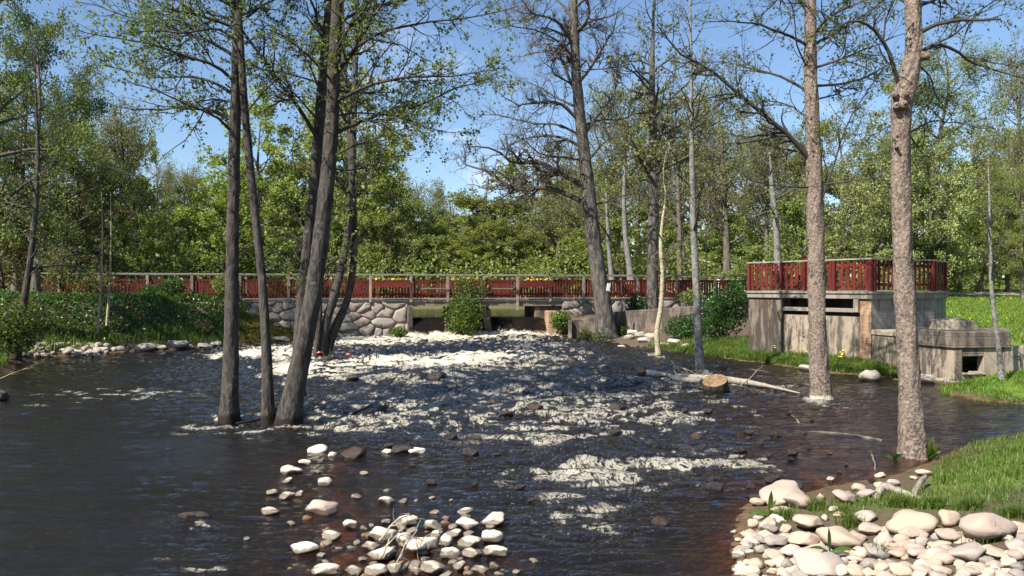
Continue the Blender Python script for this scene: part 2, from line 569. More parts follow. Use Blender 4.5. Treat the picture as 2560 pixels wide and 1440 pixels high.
LAND_L = [(-17, -4), (-14.5, 6), (-13.7, 13), (-13.6, 19), (-14.3, 23)] + [W(*p)[:2] for p in
         ((30, 912), (90, 897), (250, 883), (420, 879), (560, 866), (700, 860), (745, 856))] + \
         [(-9.2, 36.65), (-6.0, 37.4), (-4.75, 37.7), (-4.9, 40.5), (-9, 45), (-40, 47), (-120, 47), (-120, -4)]
LAND_R = [(1.95, 38.9)] + [W(*p)[:2] for p in ((1432, 840), (1560, 864), (1680, 880), (1800, 895), (1950, 914),
         (2060, 931), (2165, 940), (2230, 946), (2385, 963), (2372, 985), (2480, 1003), (2560, 1010))] + \
         [(13, 16.0), (40, 14), (120, 14), (120, 62), (27, 60), (19.5, 47), (3, 41.5)]
LAND_N = [W(*p)[:2] for p in ((1846, 1460), (1838, 1350), (1850, 1290), (1890, 1248), (1990, 1240), (2120, 1210),
         (2230, 1192), (2330, 1160), (2420, 1118), (2560, 1088))] + [(13, 14.2), (40, 13.2), (120, 12), (120, -4), (2.6, -4), (2.1, 5)]

def height(X, Y):
    X = np.asarray(X, float); Y = np.asarray(Y, float)
    L = lev(Y)
    s = brd(X, Y)
    n = fbm(X * 0.5, Y * 0.5, 3, 5)
    n2 = fbm(X * 2.1, Y * 2.1, 3, 9)
    # river bed
    h = L - 0.42 + 0.10 * n + 0.05 * n2
    pxx = 1280 + F * X / np.maximum(Y, 1); pyy = 720 + F * (EYE - L) / np.maximum(Y, 1)
    def blob(cx, cy, sx, sy):
        return np.exp(-((pxx - cx) / sx) ** 2 - ((pyy - cy) / sy) ** 2)
    bar = np.clip(blob(1040, 1440, 300, 110) * 1.25 + 0.75 * blob(800, 1250, 200, 160) + 0.6 * blob(1000, 1130, 200, 50), 0, 1)
    shal = np.clip(blob(1950, 1110, 420, 150) * 1.15 + 0.8 * blob(1500, 1020, 400, 90) + blob(2400, 1060, 260, 90) + .7 * blob(1650, 1200, 300, 80), 0, 1.1)
    h = h + 0.36 * bar + 0.22 * shal
    # weir sill and pond bed behind the bridge
    h = np.where(s > -0.2, np.maximum(h, 0.30 + 0.5 * sstep(0.0, 1.0, s)), h)
    # left bank
    sd = poly_sd(X, Y, LAND_L)
    hl = L + 0.04 + np.clip(sd, 0, 50) * 0.46 + 0.10 * n2 * np.clip(sd, 0, 1) + 0.05 * n
    hl = np.minimum(hl, 2.02 + 0.06 * n + 0.012 * np.clip(sd - 4, 0, 60))
    h = np.where(sd > 0, hl, np.maximum(h, L + 0.04 + sd * 0.5))
    # right bank
    sd = poly_sd(X, Y, LAND_R)
    low = L + 0.04 + np.minimum(0.30, 0.16 * np.clip(sd, 0, 9)) + 0.05 * n
    back = sstep(-4.5, 0.2, s) * 0.75 + sstep(0.2, 1.2, s) * 0.65
    lawn = np.clip((Y - 21.5) / 26, 0, 1) * 1.38 + 1.05
    lawn = np.maximum(low, np.where(X > 9, (lawn) * sstep(9.5, 12.5, X - 0.28 * (Y - 23)) * sstep(20.5, 23.5, Y), 0))
    hr = np.maximum(low + back * (1 - sstep(8, 12, X) * 0.2), lawn)
    h = np.where(sd > 0, hr, np.maximum(h, L + 0.04 + sd * 0.45))
    # near right bank
    sd = poly_sd(X, Y, LAND_N)
    hn = L + 0.02 + np.minimum(0.34, 0.13 * np.clip(sd, 0, 9)) + 0.035 * n2 * np.clip(sd, 0, 1)
    h = np.where(sd > 0, hn, np.maximum(h, L + 0.02 + sd * 0.35))
    # beyond the pond
    far = sstep(53, 60, Y + 0.10 * np.abs(X)) * (0.55 + 0.012 * np.clip(Y - 60, 0, 200)) + sstep(60, 130, Y) * 1.6
    h = np.where(Y + 0.10 * np.abs(X) > 53, np.maximum(h, 1.25 + far + 0.08 * n), h)
    side = sstep(22, 30, np.abs(X)) * (Y > 46)
    h = np.where(Y > 46, np.maximum(h, 2.05 * side), h)
    return h

def axis(fine0, fine1, step, far0, far1):
    a = list(np.arange(fine0, fine1, step))
    v = fine1; d = step
    while v < far1:
        a.append(v); d *= 1.22; v += d
    a.append(far1)
    v = fine0 - step; d = step; l = []
    while v > far0:
        l.append(v); d *= 1.22; v -= d
    l.append(far0)
    return np.array(sorted(l) + a)

gx = axis(-24, 20, 0.22, -500, 500)
gy = axis(3, 46, 0.22, -40, 900)
GX, GY = np.meshgrid(gx, gy)
GZ = height(GX, GY)
nx, ny = len(gx), len(gy)
idx = np.arange(nx * ny).reshape(ny, nx)
quads = np.stack([idx[:-1, :-1], idx[:-1, 1:], idx[1:, 1:], idx[1:, :-1]], -1).reshape(-1, 4)

L_ = lev(GY)
sdL = poly_sd(GX, GY, LAND_L); sdR = poly_sd(GX, GY, LAND_R); sdN = poly_sd(GX, GY, LAND_N)
S_ = brd(GX, GY)
land = (np.maximum(np.maximum(sdL, sdR), sdN) > 0.1) | (GY > 54)
wet = 1 - sstep(-0.02, 0.07, GZ - np.where(S_ > -0.2, 1.22, L_))
GPX = 1280 + F * GX / np.maximum(GY, 1); GPY = 720 + F * (EYE - 0.2) / np.maximum(GY, 1)
lawnm = sstep(11.5, 13.5, GX - 0.28 * (GY - 23)) * (sdR > 0.3) + sstep(0.1, 0.8, sdN) * 0.9 * np.clip(sstep(1240, 1205, GPY) * (GPX > 2330) + 0.6 * np.exp(-((GPX - 2300) / 220) ** 2 - ((GPY - 1255) / 30) ** 2), 0, 1) + sstep(0.2, 0.6, sdR) * sstep(-9, -11, S_) * 0.9 \
        + sstep(48, 56, GY) * (0.35 + 0.65 * (GX > 8))
moss_px = np.exp(-((GX + 10.2) / 1.5) ** 2 - ((GY - 34.5) / 1.6) ** 2)
path_y = 44.5 + 0.06 * (GX - 17)
pathm = (1 - sstep(1.3, 1.8, np.abs(GY - path_y))) * sstep(14, 16, GX) + np.exp(-((GX + 27) / 3.5) ** 2 - ((GY - 41) / 2.6) ** 2) * 1.6
gm, t, b = new_mat('ground')
pos = world_pos(t)
n1 = noise(t, pos, 1.7, 6, 0.65); n2 = noise(t, pos, 11, 5, 0.7); n3 = noise(t, pos, 46, 3, 0.7)
def att(t, k):
    return nd(t, "ShaderNodeAttribute", attribute_name=k).outputs['Fac']
soil = mixc(t, n2, (0.055, 0.040, 0.024), (0.15, 0.115, 0.075))
grass = mixc(t, n2, (0.055, 0.115, 0.010), (0.15, 0.22, 0.028))
grass = mixc(t, fstep(t, n1, 0.45, 0.75), grass, (0.17, 0.19, 0.045))
col = mixc(t, att(t, 'lawn'), soil, grass)
col = mixc(t, att(t, 'moss'), col, mixc(t, n2, (0.11, 0.085, 0.02), (0.30, 0.19, 0.05)))
col = mixc(t, att(t, 'path'), col, mixc(t, n3, (0.40, 0.34, 0.27), (0.52, 0.46, 0.38)))
bed = mixc(t, fstep(t, n2, 0.4, 0.65), (0.06, 0.034, 0.015), (0.23, 0.122, 0.050))
col = mixc(t, att(t, 'wet'), col, bed)
t.links.new(col, b.inputs['Base Color'])
b.inputs['Roughness'].default_value = 0.95
b.inputs['Specular IOR Level'].default_value = 0.2
bump(t, b, math_n(t, 'ADD', n2, math_n(t, 'MULTIPLY', n3, 0.4)), 0.7, 0.06)
ground = obj('ground', mesh_np('ground', np.stack([GX, GY, GZ], -1).reshape(-1, 3), quads, gm, True,
             {'lawn': np.clip(lawnm, 0, 1).ravel(), 'moss': np.clip(moss_px * 1.4, 0, 1).ravel(), 'path': np.clip(pathm, 0, 1).ravel(), 'wet': wet.ravel()}))
tag(ground, kind='structure')

# ------------------------------------------------------------------ river water
rows = [4.2]
while rows[-1] < 40.5:
    rows.append(rows[-1] + 0.0041 * rows[-1] + 0.006)
rows = np.array(rows)
NC = 600
u = np.linspace(-1, 1, NC)
WY = np.repeat(rows[:, None], NC, 1)
WX = u[None, :] * (0.66 * WY + 3.0)
WL = lev(WY)
ws = brd(WX, WY)
pxx = 1280 + F * WX / WY
pyy = 720 + F * (EYE - WL) / WY
def fieldmap(blobs):
    r = np.zeros_like(WX)
    for cx, cy, sx, sy, a in blobs:
        r = r + a * np.exp(-((pxx - cx) / sx) ** 2 - ((pyy - cy) / sy) ** 2)
    return r
# how broken the surface is, and how much of it is white
rough_f = np.clip(fieldmap([(1200, 960, 520, 130, 0.9), (1150, 860, 420, 45, 0.8), (1450, 1130, 360, 140, 0.85), (950, 1040, 260, 70, 0.6),
                            (660, 905, 200, 45, 0.6), (1750, 960, 260, 60, 0.35), (1480, 1330, 260, 120, 0.45), (520, 1350, 260, 100, 0.30),
                            (350, 980, 420, 90, 0.22), (1750, 1130, 160, 90, 0.35)]) + 0.06, 0, 1)
white = np.clip(fieldmap([(900, 858, 150, 13, 0.95), (1060, 847, 120, 12, 0.85), (1270, 843, 130, 13, 0.8), (680, 884, 110, 15, 0.95), (1310, 866, 120, 10, 0.3),
                          (1040, 908, 210, 13, 0.9), (1270, 892, 150, 12, 0.75), (820, 932, 130, 22, 0.6), (720, 925, 60, 20, 0.45),
                          (560, 893, 90, 7, 0.4), (1420, 835, 80, 7, 0.5), (1230, 950, 300, 40, 0.16), (1480, 1015, 300, 45, 0.24), (960, 1045, 200, 32, 0.30),
                          (1420, 1100, 150, 25, 0.20), (1580, 1192, 200, 26, 0.36), (1420, 1190, 100, 14, 0.22), (1260, 1195, 50, 16, 0.30),
                          (1720, 1165, 70, 32, 0.34), (1480, 1265, 150, 30, 0.18), (1440, 1330, 100, 40, 0.18), (1560, 1400, 140, 40, 0.10), (1850, 960, 200, 22, 0.18),
                          (1650, 1060, 220, 30, 0.14), (1880, 1160, 70, 40, 0.22), (480, 1330, 60, 14, 0.26), (530, 1428, 80, 10, 0.36), (340, 985, 170, 14, 0.20), (150, 1000, 130, 24, 0.12),
                          (800, 1085, 120, 16, 0.20), (1330, 1070, 70, 14, 0.26), (400, 1390, 150, 30, 0.08), (1200, 1050, 600, 110, 0.06), (1250, 1425, 30, 10, 0.15)]), 0, 0.80)
white = white * np.clip(0.86 + 0.55 * fbm(WX * 0.55 + 3, WY * 0.8, 2, 91), 0.35, 1.15)
TRUNKS = [W(574, 1046), W(671, 1044), W(722, 1056), W(742, 965), W(805, 893), W(2053, 997), W(1751, 932), W(1646, 888), W(1515, 850)]
for tx_, ty_, _ in TRUNKS:     # the current piles up against the trunks and trails foam below them
    white = np.clip(white + 0.40 * np.exp(-((WX - tx_) / 0.30) ** 2 - ((WY - ty_ + 0.15) / 0.28) ** 2) + 0.26 * np.exp(-((WX - tx_ + 0.2) / 0.30) ** 2 - ((WY - ty_ + 0.9) / 0.7) ** 2), 0, 0.8)
    rough_f = np.clip(rough_f + 0.35 * np.exp(-((WX - tx_) / 0.55) ** 2 - ((WY - ty_ + 0.4) / 0.8) ** 2), 0, 1)
# flow fans out from the two sluices towards the camera
fx = WX + 1.5
ang = np.arctan2(fx, 44 - WY)
along = np.hypot(fx, 44 - WY)
across = ang * 16.0
warp = fbm(across * 0.5, along * 0.4, 3, 31) * 1.3
r1 = 1 - np.abs(perlin(across * 0.75 + warp, along * 1.35 + warp * 0.6, 1))
r2 = 1 - np.abs(perlin(across * 1.7 + warp * 1.4, along * 2.6 - warp, 2))
r3 = 1 - np.abs(perlin(across * 3.8 + warp * 2, along * 5.0 + warp, 3))
f4 = fbm(WX * 6.5 + warp, WY * 9.0, 3, 4, 0.62)
lo = fbm(WX * 0.55, WY * 0.8, 2, 6)
calm = 0.020 * perlin(WX * 1.3 - warp, WY * 4.0 + warp, 8) + 0.011 * perlin(WX * 3.4 + warp, WY * 9, 11) + 0.005 * f4
hz = WL + calm * (0.8 + lo * 0.6)
amp = rough_f * np.clip(0.50 + WY / 45, 0, 1.1)
hz = hz + amp * (0.105 * (r1 ** 2.2 - 0.4) + 0.105 * (r2 ** 2 - 0.4) + 0.050 * (r3 ** 2 - 0.4) + 0.034 * f4 + 0.03 * lo)
# standing waves below the sluices, the drop itself, domes over sunken boulders
for cx, cy, r, a in [(1290, 852, 1.0, 0.20), (1180, 868, 0.9, 0.10), (1060, 858, 1.0, 0.10), (900, 868, 1.3, 0.08), (1130, 905, 1.2, 0.16), (1330, 900, 1.0, 0.16),
                     (1460, 1150, 0.42, 0.17), (1640, 1155, 0.40, 0.14), (1545, 1125, 0.4, 0.12), (1090, 950, 0.7, 0.22), (1340, 1030, 0.5, 0.14), (1290, 980, 0.8, 0.16),
                     (1560, 965, 0.8, 0.14), (470, 1310, 0.32, 0.09), (880, 1135, 0.30, 0.06), (1720, 1000, 0.5, 0.10), (1480, 930, 1.0, 0.16), (1800, 1105, 0.3, 0.05)]:
    bx, by, _ = W(cx, cy)
    hz = hz + a * np.exp(-((WX - bx) / (r * 1.25)) ** 2 - ((WY - by) / r) ** 2)
drop = sstep(-0.85, 0.25, ws + 0.25 * np.sin(WX * 2.3) * (WX > -2.4))
drop = drop * sstep(-4.95, -4.7, WX) * (1 - sstep(1.7, 2.0, WX))      # only through the sluices
hz = hz * (1 - drop) + (1.22 + 0.012 * f4 + 0.008 * perlin(WX * 3, WY * 3, 12)) * drop
# foam density: white water on the crests and lee sides, streaks trailing down the flow
st = fbm(across * 2.6 + warp * 2.0, along * 0.9 + warp, 4, 21, 0.6)
gradz = np.gradient(hz, axis=0) / np.gradient(WY, axis=0)
lee = np.clip(gradz, -0.4, 0.6)                     # the side of a wave that falls towards the viewer
rf = np.zeros_like(WX); a_ = 1.0
for o_, (fa, fb) in enumerate(((1.3, 1.5), (2.9, 3.1), (6.0, 6.4), (12.0, 13.0))):
    rf = rf + a_ * (1 - 2 * np.abs(perlin(across * fa + warp * (1.6 + o_), along * fb - warp * (1.2 + o_), 40 + o_)))
    a_ *= 0.62
qf = 0.55 * rf + 1.2 * st + 1.3 * lee + 0.5 * (r1 ** 2 - .4)
rank = np.empty(qf.size); rank[np.argsort(qf.ravel())] = np.linspace(0, 1, qf.size)
rank = rank.reshape(qf.shape)
foam = sstep(-0.12, 0.12, rank - (1 - white)) * sstep(0.01, 0.08, white)
foam = foam * (0.34 + 0.66 * sstep(0.25, 0.80, white))
foam = np.where(drop > 0.03, foam * (1 - sstep(0.03, 0.3, drop)) + (0.0 + 0.22 * sstep(0.0, 0.45, st)) * sstep(0.03, 0.3, drop) * sstep(0.97, 0.75, drop), foam)
foam = np.clip(foam, 0, 1)
rough_f = rough_f * (1 - sstep(0.05, 0.3, drop))
WH = height(WX, WY)
clear = np.exp(-np.clip(hz - WH, 0, 5) / 0.26) * (1 - 0.5 * rough_f) * (1 - sstep(0.02, 0.15, drop))
nr = len(rows)
idx = np.arange(nr * NC).reshape(nr, NC)
wq = np.stack([idx[:-1, :-1], idx[:-1, 1:], idx[1:, 1:], idx[1:, :-1]], -1).reshape(-1, 4)
keep = (WH - hz < 0.35)[:-1, :-1].ravel()          # no water deep inside the banks
keep &= (ws[:-1, :-1].ravel() < 1.6)

def water_material(name, foamy=True):
    m, t, b = new_mat(name)
    pos = world_pos(t)
    nf = noise(t, pos, 30, 5, 0.75)
    nb = noise(t, world_pos(t, (0.7, 2.0, 1.0)), 6.0, 5, 0.60)
    nb2 = noise(t, world_pos(t, (1.0, 2.2, 1.0)), 24.0, 4, 0.65)
    deep = nd(t, "ShaderNodeBsdfDiffuse")
    deep.inputs['Color'].default_value = (0.0095, 0.0075, 0.0055, 1)
    tr = nd(t, "ShaderNodeBsdfTransparent")
    tr.inputs['Color'].default_value = (0.80, 0.58, 0.33, 1)
    body = nd(t, "ShaderNodeMixShader")
    if foamy:
        t.links.new(att(t, 'clear'), body.inputs[0])
    else:
        body.inputs[0].default_value = 0.0
        deep.inputs['Color'].default_value = (0.022, 0.028, 0.014, 1)
    t.links.new(deep.outputs[0], body.inputs[1]); t.links.new(tr.outputs[0], body.inputs[2])
    gl = nd(t, "ShaderNodeBsdfGlossy")
    gl.inputs['Roughness'].default_value = 0.05
    gl.inputs['Color'].default_value = (0.95, 0.97, 1.0, 1)
    fr = nd(t, "ShaderNodeFresnel")
    fr.inputs['IOR'].default_value = 1.33
    bp = nd(t, "ShaderNodeBump")
    bp.inputs['Strength'].default_value = 0.75 if foamy else 0.2
    bp.inputs['Distance'].default_value = 0.06
    hh = math_n(t, 'ADD', nb, math_n(t, 'MULTIPLY', nb2, 0.40))
    if foamy:
        hh = math_n(t, 'MULTIPLY', hh, math_n(t, 'ADD', math_n(t, 'MULTIPLY', att(t, 'rough'), 1.35), math_n(t, 'MULTIPLY_ADD', fstep(t, noise(t, world_pos(t, (.5, 1.0, .5)), 0.55, 3), 0.38, 0.62), 0.45)))
    t.links.new(hh, bp.inputs['Height'])
    t.links.new(bp.outputs[0], gl.inputs['Normal'])
    t.links.new(bp.outputs[0], fr.inputs['Normal'])
    ws_ = nd(t, "ShaderNodeMixShader")
    t.links.new(fr.outputs[0], ws_.inputs[0]); t.links.new(body.outputs[0], ws_.inputs[1]); t.links.new(gl.outputs[0], ws_.inputs[2])
    final = ws_.outputs[0]
    if foamy:
        fo = b
        fcol = mixc(t, fstep(t, att(t, 'foam'), 0.25, 0.8), (0.36, 0.325, 0.25), (0.52, 0.475, 0.37))
        t.links.new(fcol, fo.inputs['Base Color'])
        fo.inputs['Roughness'].default_value = 0.6
        b2 = nd(t, "ShaderNodeBump"); b2.inputs['Strength'].default_value = 0.7; b2.inputs['Distance'].default_value = 0.04
        t.links.new(math_n(t, 'ADD', nf, nb), b2.inputs['Height']); t.links.new(b2.outputs[0], fo.inputs['Normal'])
        # the foam breaks up into threads and grains: curved filaments where it is thin, sheets where it is dense
        wv = nd(t, "ShaderNodeTexNoise"); wv.inputs['Scale'].default_value = 3.2; wv.inputs['Detail'].default_value = 3
        t.links.new(pos, wv.inputs['Vector'])
        va = nd(t, "ShaderNodeVectorMath", operation='MULTIPLY_ADD')
        va.inputs[1].default_value = (0.30, 0.30, 0.0)
        t.links.new(wv.outputs['Color'], va.inputs[0]); t.links.new(world_pos(t, (1.0, 0.72, 0.3)), va.inputs[2])
        def filament(scale):
            n_ = nd(t, "ShaderNodeTexNoise"); n_.inputs['Scale'].default_value = scale; n_.inputs['Detail'].default_value = 4; n_.inputs['Roughness'].default_value = 0.62
            t.links.new(va.outputs[0], n_.inputs['Vector'])
            d_ = math_n(t, 'ABSOLUTE', math_n(t, 'SUBTRACT', n_.outputs['Fac'], 0.5))
            return fstep(t, d_, 0.12, 0.0)
        pat = math_n(t, 'MAXIMUM', filament(6.0), math_n(t, 'MULTIPLY', filament(14.0), 0.92))
        pat = math_n(t, 'ADD', math_n(t, 'MULTIPLY', pat, 0.78), math_n(t, 'MULTIPLY', fstep(t, nf, 0.30, 0.72), 0.26))
        glint_fleck = math_n(t, 'MULTIPLY', fstep(t, noise(t, world_pos(t, (1, 1.2, .5)), 38, 2, 0.6), 0.66, 0.72), fstep(t, math_n(t, 'ADD', att(t, 'rough'), math_n(t, 'MULTIPLY', nb, 0.5)), 0.42, 0.85))  # small white dots painted on rough water in place of sun glints
        dens = math_n(t, 'MULTIPLY', att(t, 'foam'), 1.12)
        fm = math_n(t, 'ADD', pat, dens)
        fac = math_n(t, 'MULTIPLY', fstep(t, fm, 0.90, 1.34), fstep(t, att(t, 'foam'), 0.03, 0.24))
        fac = math_n(t, 'MAXIMUM', fac, math_n(t, 'MULTIPLY', glint_fleck, 0.75))
        ms = nd(t, "ShaderNodeMixShader")
        t.links.new(fac, ms.inputs[0]); t.links.new(final, ms.inputs[1]); t.links.new(fo.outputs[0], ms.inputs[2])
        final = ms.outputs[0]
    t.links.new(final, t.nodes['Material Output'].inputs['Surface'])
    return m
M['water'] = water_material('river_water')
M['pond'] = water_material('pond_water', False)
river = obj('river_water', mesh_np('river_water', np.stack([WX, WY, hz], -1).reshape(-1, 3), wq[keep], M['water'], True, {'foam': foam.ravel(), 'clear': clear.ravel(), 'rough': rough_f.ravel()}))
tag(river, kind='structure')
# still pond above the weir
pxs = np.linspace(-26, 24, 180); pys = np.linspace(0.0, 1.0, 90)
PX, PT = np.meshgrid(pxs, pys)
PY = (BR_0 + BR_K * PX + 1.3) * (1 - PT) + 62 * PT
PZ = 1.22 + 0.012 * perlin(PX * 1.5, PY * 3, 3) + 0.010 * perlin(PX * 4, PY * 7, 4)
idx = np.arange(PX.size).reshape(PX.shape)
pq = np.stack([idx[:-1, :-1], idx[:-1, 1:], idx[1:, 1:], idx[1:, :-1]], -1).reshape(-1, 4)
tag(obj('pond_water', mesh_np('pond_water', np.stack([PX, PY, PZ], -1).reshape(-1, 3), pq, M['pond'], True)), kind='structure')

# ------------------------------------------------------------------ bridge
BO = (-19.5, 34.0, 0.0)
DECK = 2.10
def sx(x, off=0.0):
    """distance along the bridge of photograph column x"""
    k = (x - 1280.0) / F
    y = (BR_0 + off) / (1 - BR_K * k)
    return (k * y + 19.5) / math.cos(BR_TH)
BL = sx(1885)
bridge = empty('footbridge', BO, BR_TH)
tag(bridge, 'weathered wooden footbridge deck crossing the stream above the two sluice openings', 'bridge')
# planks of the deck, seen end on along the near edge
s = -0.3
plank_me = [MB().box(-0.07, 0.07, -0.10, 2.35, -0.045, 0).mesh('deck_plank', M['deck_wood']) for _ in range(3)]
while s < BL:
    o = obj('deck_plank', plank_me[int(s * 7) % 3], bridge, (s, random.uniform(-0.015, 0.015), DECK - random.uniform(0, 0.006)))
    s += 0.15
for yb in (0.10, 1.1, 2.1):
    MB().box(sx(1012), sx(1420), yb - 0.11, yb + 0.11, DECK - 0.36, DECK - 0.05).build('beam', M['grey_wood'], bridge)
MB().box(-0.3, BL, -0.06, 0.02, DECK - 0.125, DECK - 0.052).build('edge_board', M['grey_rail'], bridge)
def pier(x0, x1, y0, y1, z1, mat, name='pier'):
    return MB().box(sx(x0), sx(x1), y0, y1, -0.3, z1, 0.01).build(name, mat, bridge, bevel=0.03)
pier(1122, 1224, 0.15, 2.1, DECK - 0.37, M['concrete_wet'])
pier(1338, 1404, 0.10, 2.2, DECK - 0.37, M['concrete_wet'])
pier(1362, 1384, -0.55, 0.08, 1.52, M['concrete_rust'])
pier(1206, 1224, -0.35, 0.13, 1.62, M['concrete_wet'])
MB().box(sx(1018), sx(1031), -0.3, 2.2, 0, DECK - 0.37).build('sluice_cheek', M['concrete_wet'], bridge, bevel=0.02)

POSTS = [150, 250, 370, 481, 601, 722, 826, 926, 1027, 1119, 1209, 1293, 1374, 1458, 1593, 1690, 1785, 1866]
def railing(name, label, y0, front):
    r = empty(name, BO, BR_TH)
    tag(r, label, 'railing', 'railings along the footbridge')
    post_me = MB().box(-0.055, 0.055, -0.055, 0.055, -0.16, 1.10).mesh('post', M['grey_wood'], 0.006)
    for p in POSTS:
        obj('post', post_me, r, (sx(p), y0 - 0.075 * front, DECK))
    long_me = MB().box(sx(1293) - 0.055, sx(1293) + 0.055, -0.05, 0.05, -0.55, -0.17).mesh('post_foot', M['grey_wood'])
    if front > 0:
        obj('post_foot', long_me, r, (0, y0 - 0.075, DECK))
    MB().box(-0.35, BL, -0.085, 0.085, 1.10, 1.145).build('handrail', M['grey_rail'], r, (0, y0 - 0.06 * front, DECK), bevel=0.006)
    for z0, z1, nm in ((0.80, 0.90, 'upper_rail'), (0.17, 0.25, 'lower_rail')):
        MB().box(-0.3, BL, -0.020, 0.020, z0, z1).build(nm, M['red_plank'], r, (0, y0 + (0.043 if z0 < 0.5 else -0.005) * front - (0.02 if z0 > 0.5 else 0) * front, DECK))
    slat_me = MB().box(-0.033, 0.033, -0.011, 0.011, 0.03, 0.80).mesh('slat', M['red_paint'])
    n = 232
    for i in range(n):
        s = -0.25 + (BL + 0.2) * i / n
        obj('slat', slat_me, r, (s + random.uniform(-0.008, 0.008), y0, DECK + random.uniform(-0.012, 0.012)))
    return r
rail_near = railing('bridge_railing', 'red slatted railing on the near edge of the footbridge, grey handrail', -0.02, 1)
rail_far = railing('bridge_railing', 'red slatted railing on the far edge of the footbridge, behind the near one', 2.28, -1)

# flower boxes hung on the near railing
fl_me = []
for k, mt in enumerate(('flower_orange', 'flower_yellow')):
    v = []; f = []
    for i in range(5):
        a = i * 2 * math.pi / 5
        bse = len(v)
        for rr, da, z in ((0.0, 0, 0.0), (0.045, -0.5, 0.012), (0.06, 0, 0.02), (0.045, 0.5, 0.012)):
            v.append((rr * math.cos(a + da), rr * math.sin(a + da) * 0.6 - z, rr * math.sin(a + da) * 0.85))
        f.append((bse, bse + 1, bse + 2, bse + 3))
    fm_ = bpy.data.meshes.new('flower'); fm_.from_pydata(v, [], f); fm_.materials.append(M[mt]); fl_me.append(fm_)
boxes = [(733, 829, 'red planter box with orange flowers beside the leaning grey trunk'),
         (932, 1023, 'red planter box with yellow flowers above the rubble abutment wall'),
         (1124, 1207, 'red planter box half hidden by the climbing shrub on the bridge'),
         (1296, 1377, 'red planter box with orange flowers above the right-hand sluice opening')]
for x0, x1, lab in boxes:
    s0, s1 = sx(x0), sx(x1)
    c = 0.5 * (s0 + s1)
    cw = Matrix.Rotation(BR_TH, 3, 'Z') @ Vector((c, -0.30, 0))
    bx = empty('planter_box', (BO[0] + cw.x, BO[1] + cw.y, 0), BR_TH)
    tag(bx, lab, 'planter', 'flower boxes on the railing')
    hw = 0.5 * (s1 - s0)
    for k in range(3):
        z = DECK + 0.55 + k * 0.105
        MB().box(-hw, hw, -0.115 - 0.004 * (k % 2), -0.095, z, z + 0.098).build('front_board', M['red_plank'], bx)
    MB().box(-hw, hw, 0.095, 0.11, DECK + 0.55, DECK + 0.86).build('back_board', M['red_plank'], bx)
    MB().box(-hw + .003, hw - .003, -0.092, 0.092, DECK + 0.56, DECK + 0.80).build('soil', M['mortar'], bx)
    for e in (-1, 1):
        MB().box(e * hw - 0.012, e * hw + 0.012, -0.118, 0.112, DECK + 0.548, DECK + 0.864).build('end_board', M['red_plank'], bx)
    for k in range(16):
        o = obj('flower', fl_me[0 if random.random() < 0.55 else 1], bx, (random.uniform(-hw, hw), random.uniform(-0.13, 0.06), DECK + 0.87 + abs(random.gauss(0, 0.05))))
        o.rotation_euler = (random.uniform(-0.9, 0.2), random.uniform(-0.5, 0.5), random.uniform(-0.5, 0.5))
        o.scale = [random.uniform(0.6, 1.0)] * 3
    n = 150
    lp = np.stack([RNG.uniform(-hw, hw, n), RNG.uniform(-0.10, 0.10, n), DECK + 0.82 + RNG.uniform(0, 0.09, n)], -1)
    v = (lp[:, None, :] + RNG.normal(0, 0.03, (n, 4, 3))).reshape(-1, 3)
    obj('flower_leaves', mesh_np('flower_leaves', v, np.arange(n * 4).reshape(-1, 4), M['leaf_shrub'], False, {'tint': np.repeat(RNG.random(n), 4)}), bx)

# pale lamp arms with round dark lamps fixed to the railing
for x0, x1, xb, lab in ((1046, 1124, 1042, 'pale rod with round lamp across the railing over the first sluice'),
                        (1228, 1284, 1284, 'pale rod with round lamp across the railing over the second sluice')):
    s0, s1, s2 = sx(x0), sx(x1), sx(xb)
    cw = Matrix.Rotation(BR_TH, 3, 'Z') @ Vector((s0, -0.20, 0))
    e = empty('lamp_rod', (BO[0] + cw.x, BO[1] + cw.y, 0), BR_TH)
    tag(e, lab, 'lamp', 'lamp rods on the railing')
    MB().box(0, s1 - s0, -0.02, 0.02, DECK + 0.46, DECK + 0.50).build('rod', M['drift'], e)
    v = []; f = []
    for i in range(9):
        th = math.pi * i / 8
        for j in range(12):
            ph = 2 * math.pi * j / 12
            v.append((0.09 * math.sin(th) * math.cos(ph), 0.09 * math.sin(th) * math.sin(ph) - 0.06, DECK + 0.50 + 0.12 * math.cos(th)))
    for i in range(8):
        for j in range(12):
            f.append((i * 12 + j, i * 12 + (j + 1) % 12, (i + 1) * 12 + (j + 1) % 12, (i + 1) * 12 + j))
    me = bpy.data.meshes.new('lamp_head'); me.from_pydata(v, [], f); me.materials.append(M['metal_dark'])
    o = obj('lamp_head', me, e, (s2 - s0, 0, 0))
    MB().box(s2 - s0 - 0.02, s2 - s0 + 0.02, -0.03, 0.16, DECK + 0.40, DECK + 0.44).build('bracket', M['metal_dark'], e)

# ------------------------------------------------------------------ rubble walls
def clip_poly(poly, nx_, ny_, c):
    out_ = []
    n = len(poly)
    for i in range(n):
        a = poly[i]; b = poly[(i + 1) % n]
        da = a[0] * nx_ + a[1] * ny_ - c; db = b[0] * nx_ + b[1] * ny_ - c
        if da <= 0: out_.append(a)
        if (da < 0) != (db < 0) and da != db:
            tt = da / (da - db)
            out_.append((a[0] + (b[0] - a[0]) * tt, a[1] + (b[1] - a[1]) * tt))
    return out_

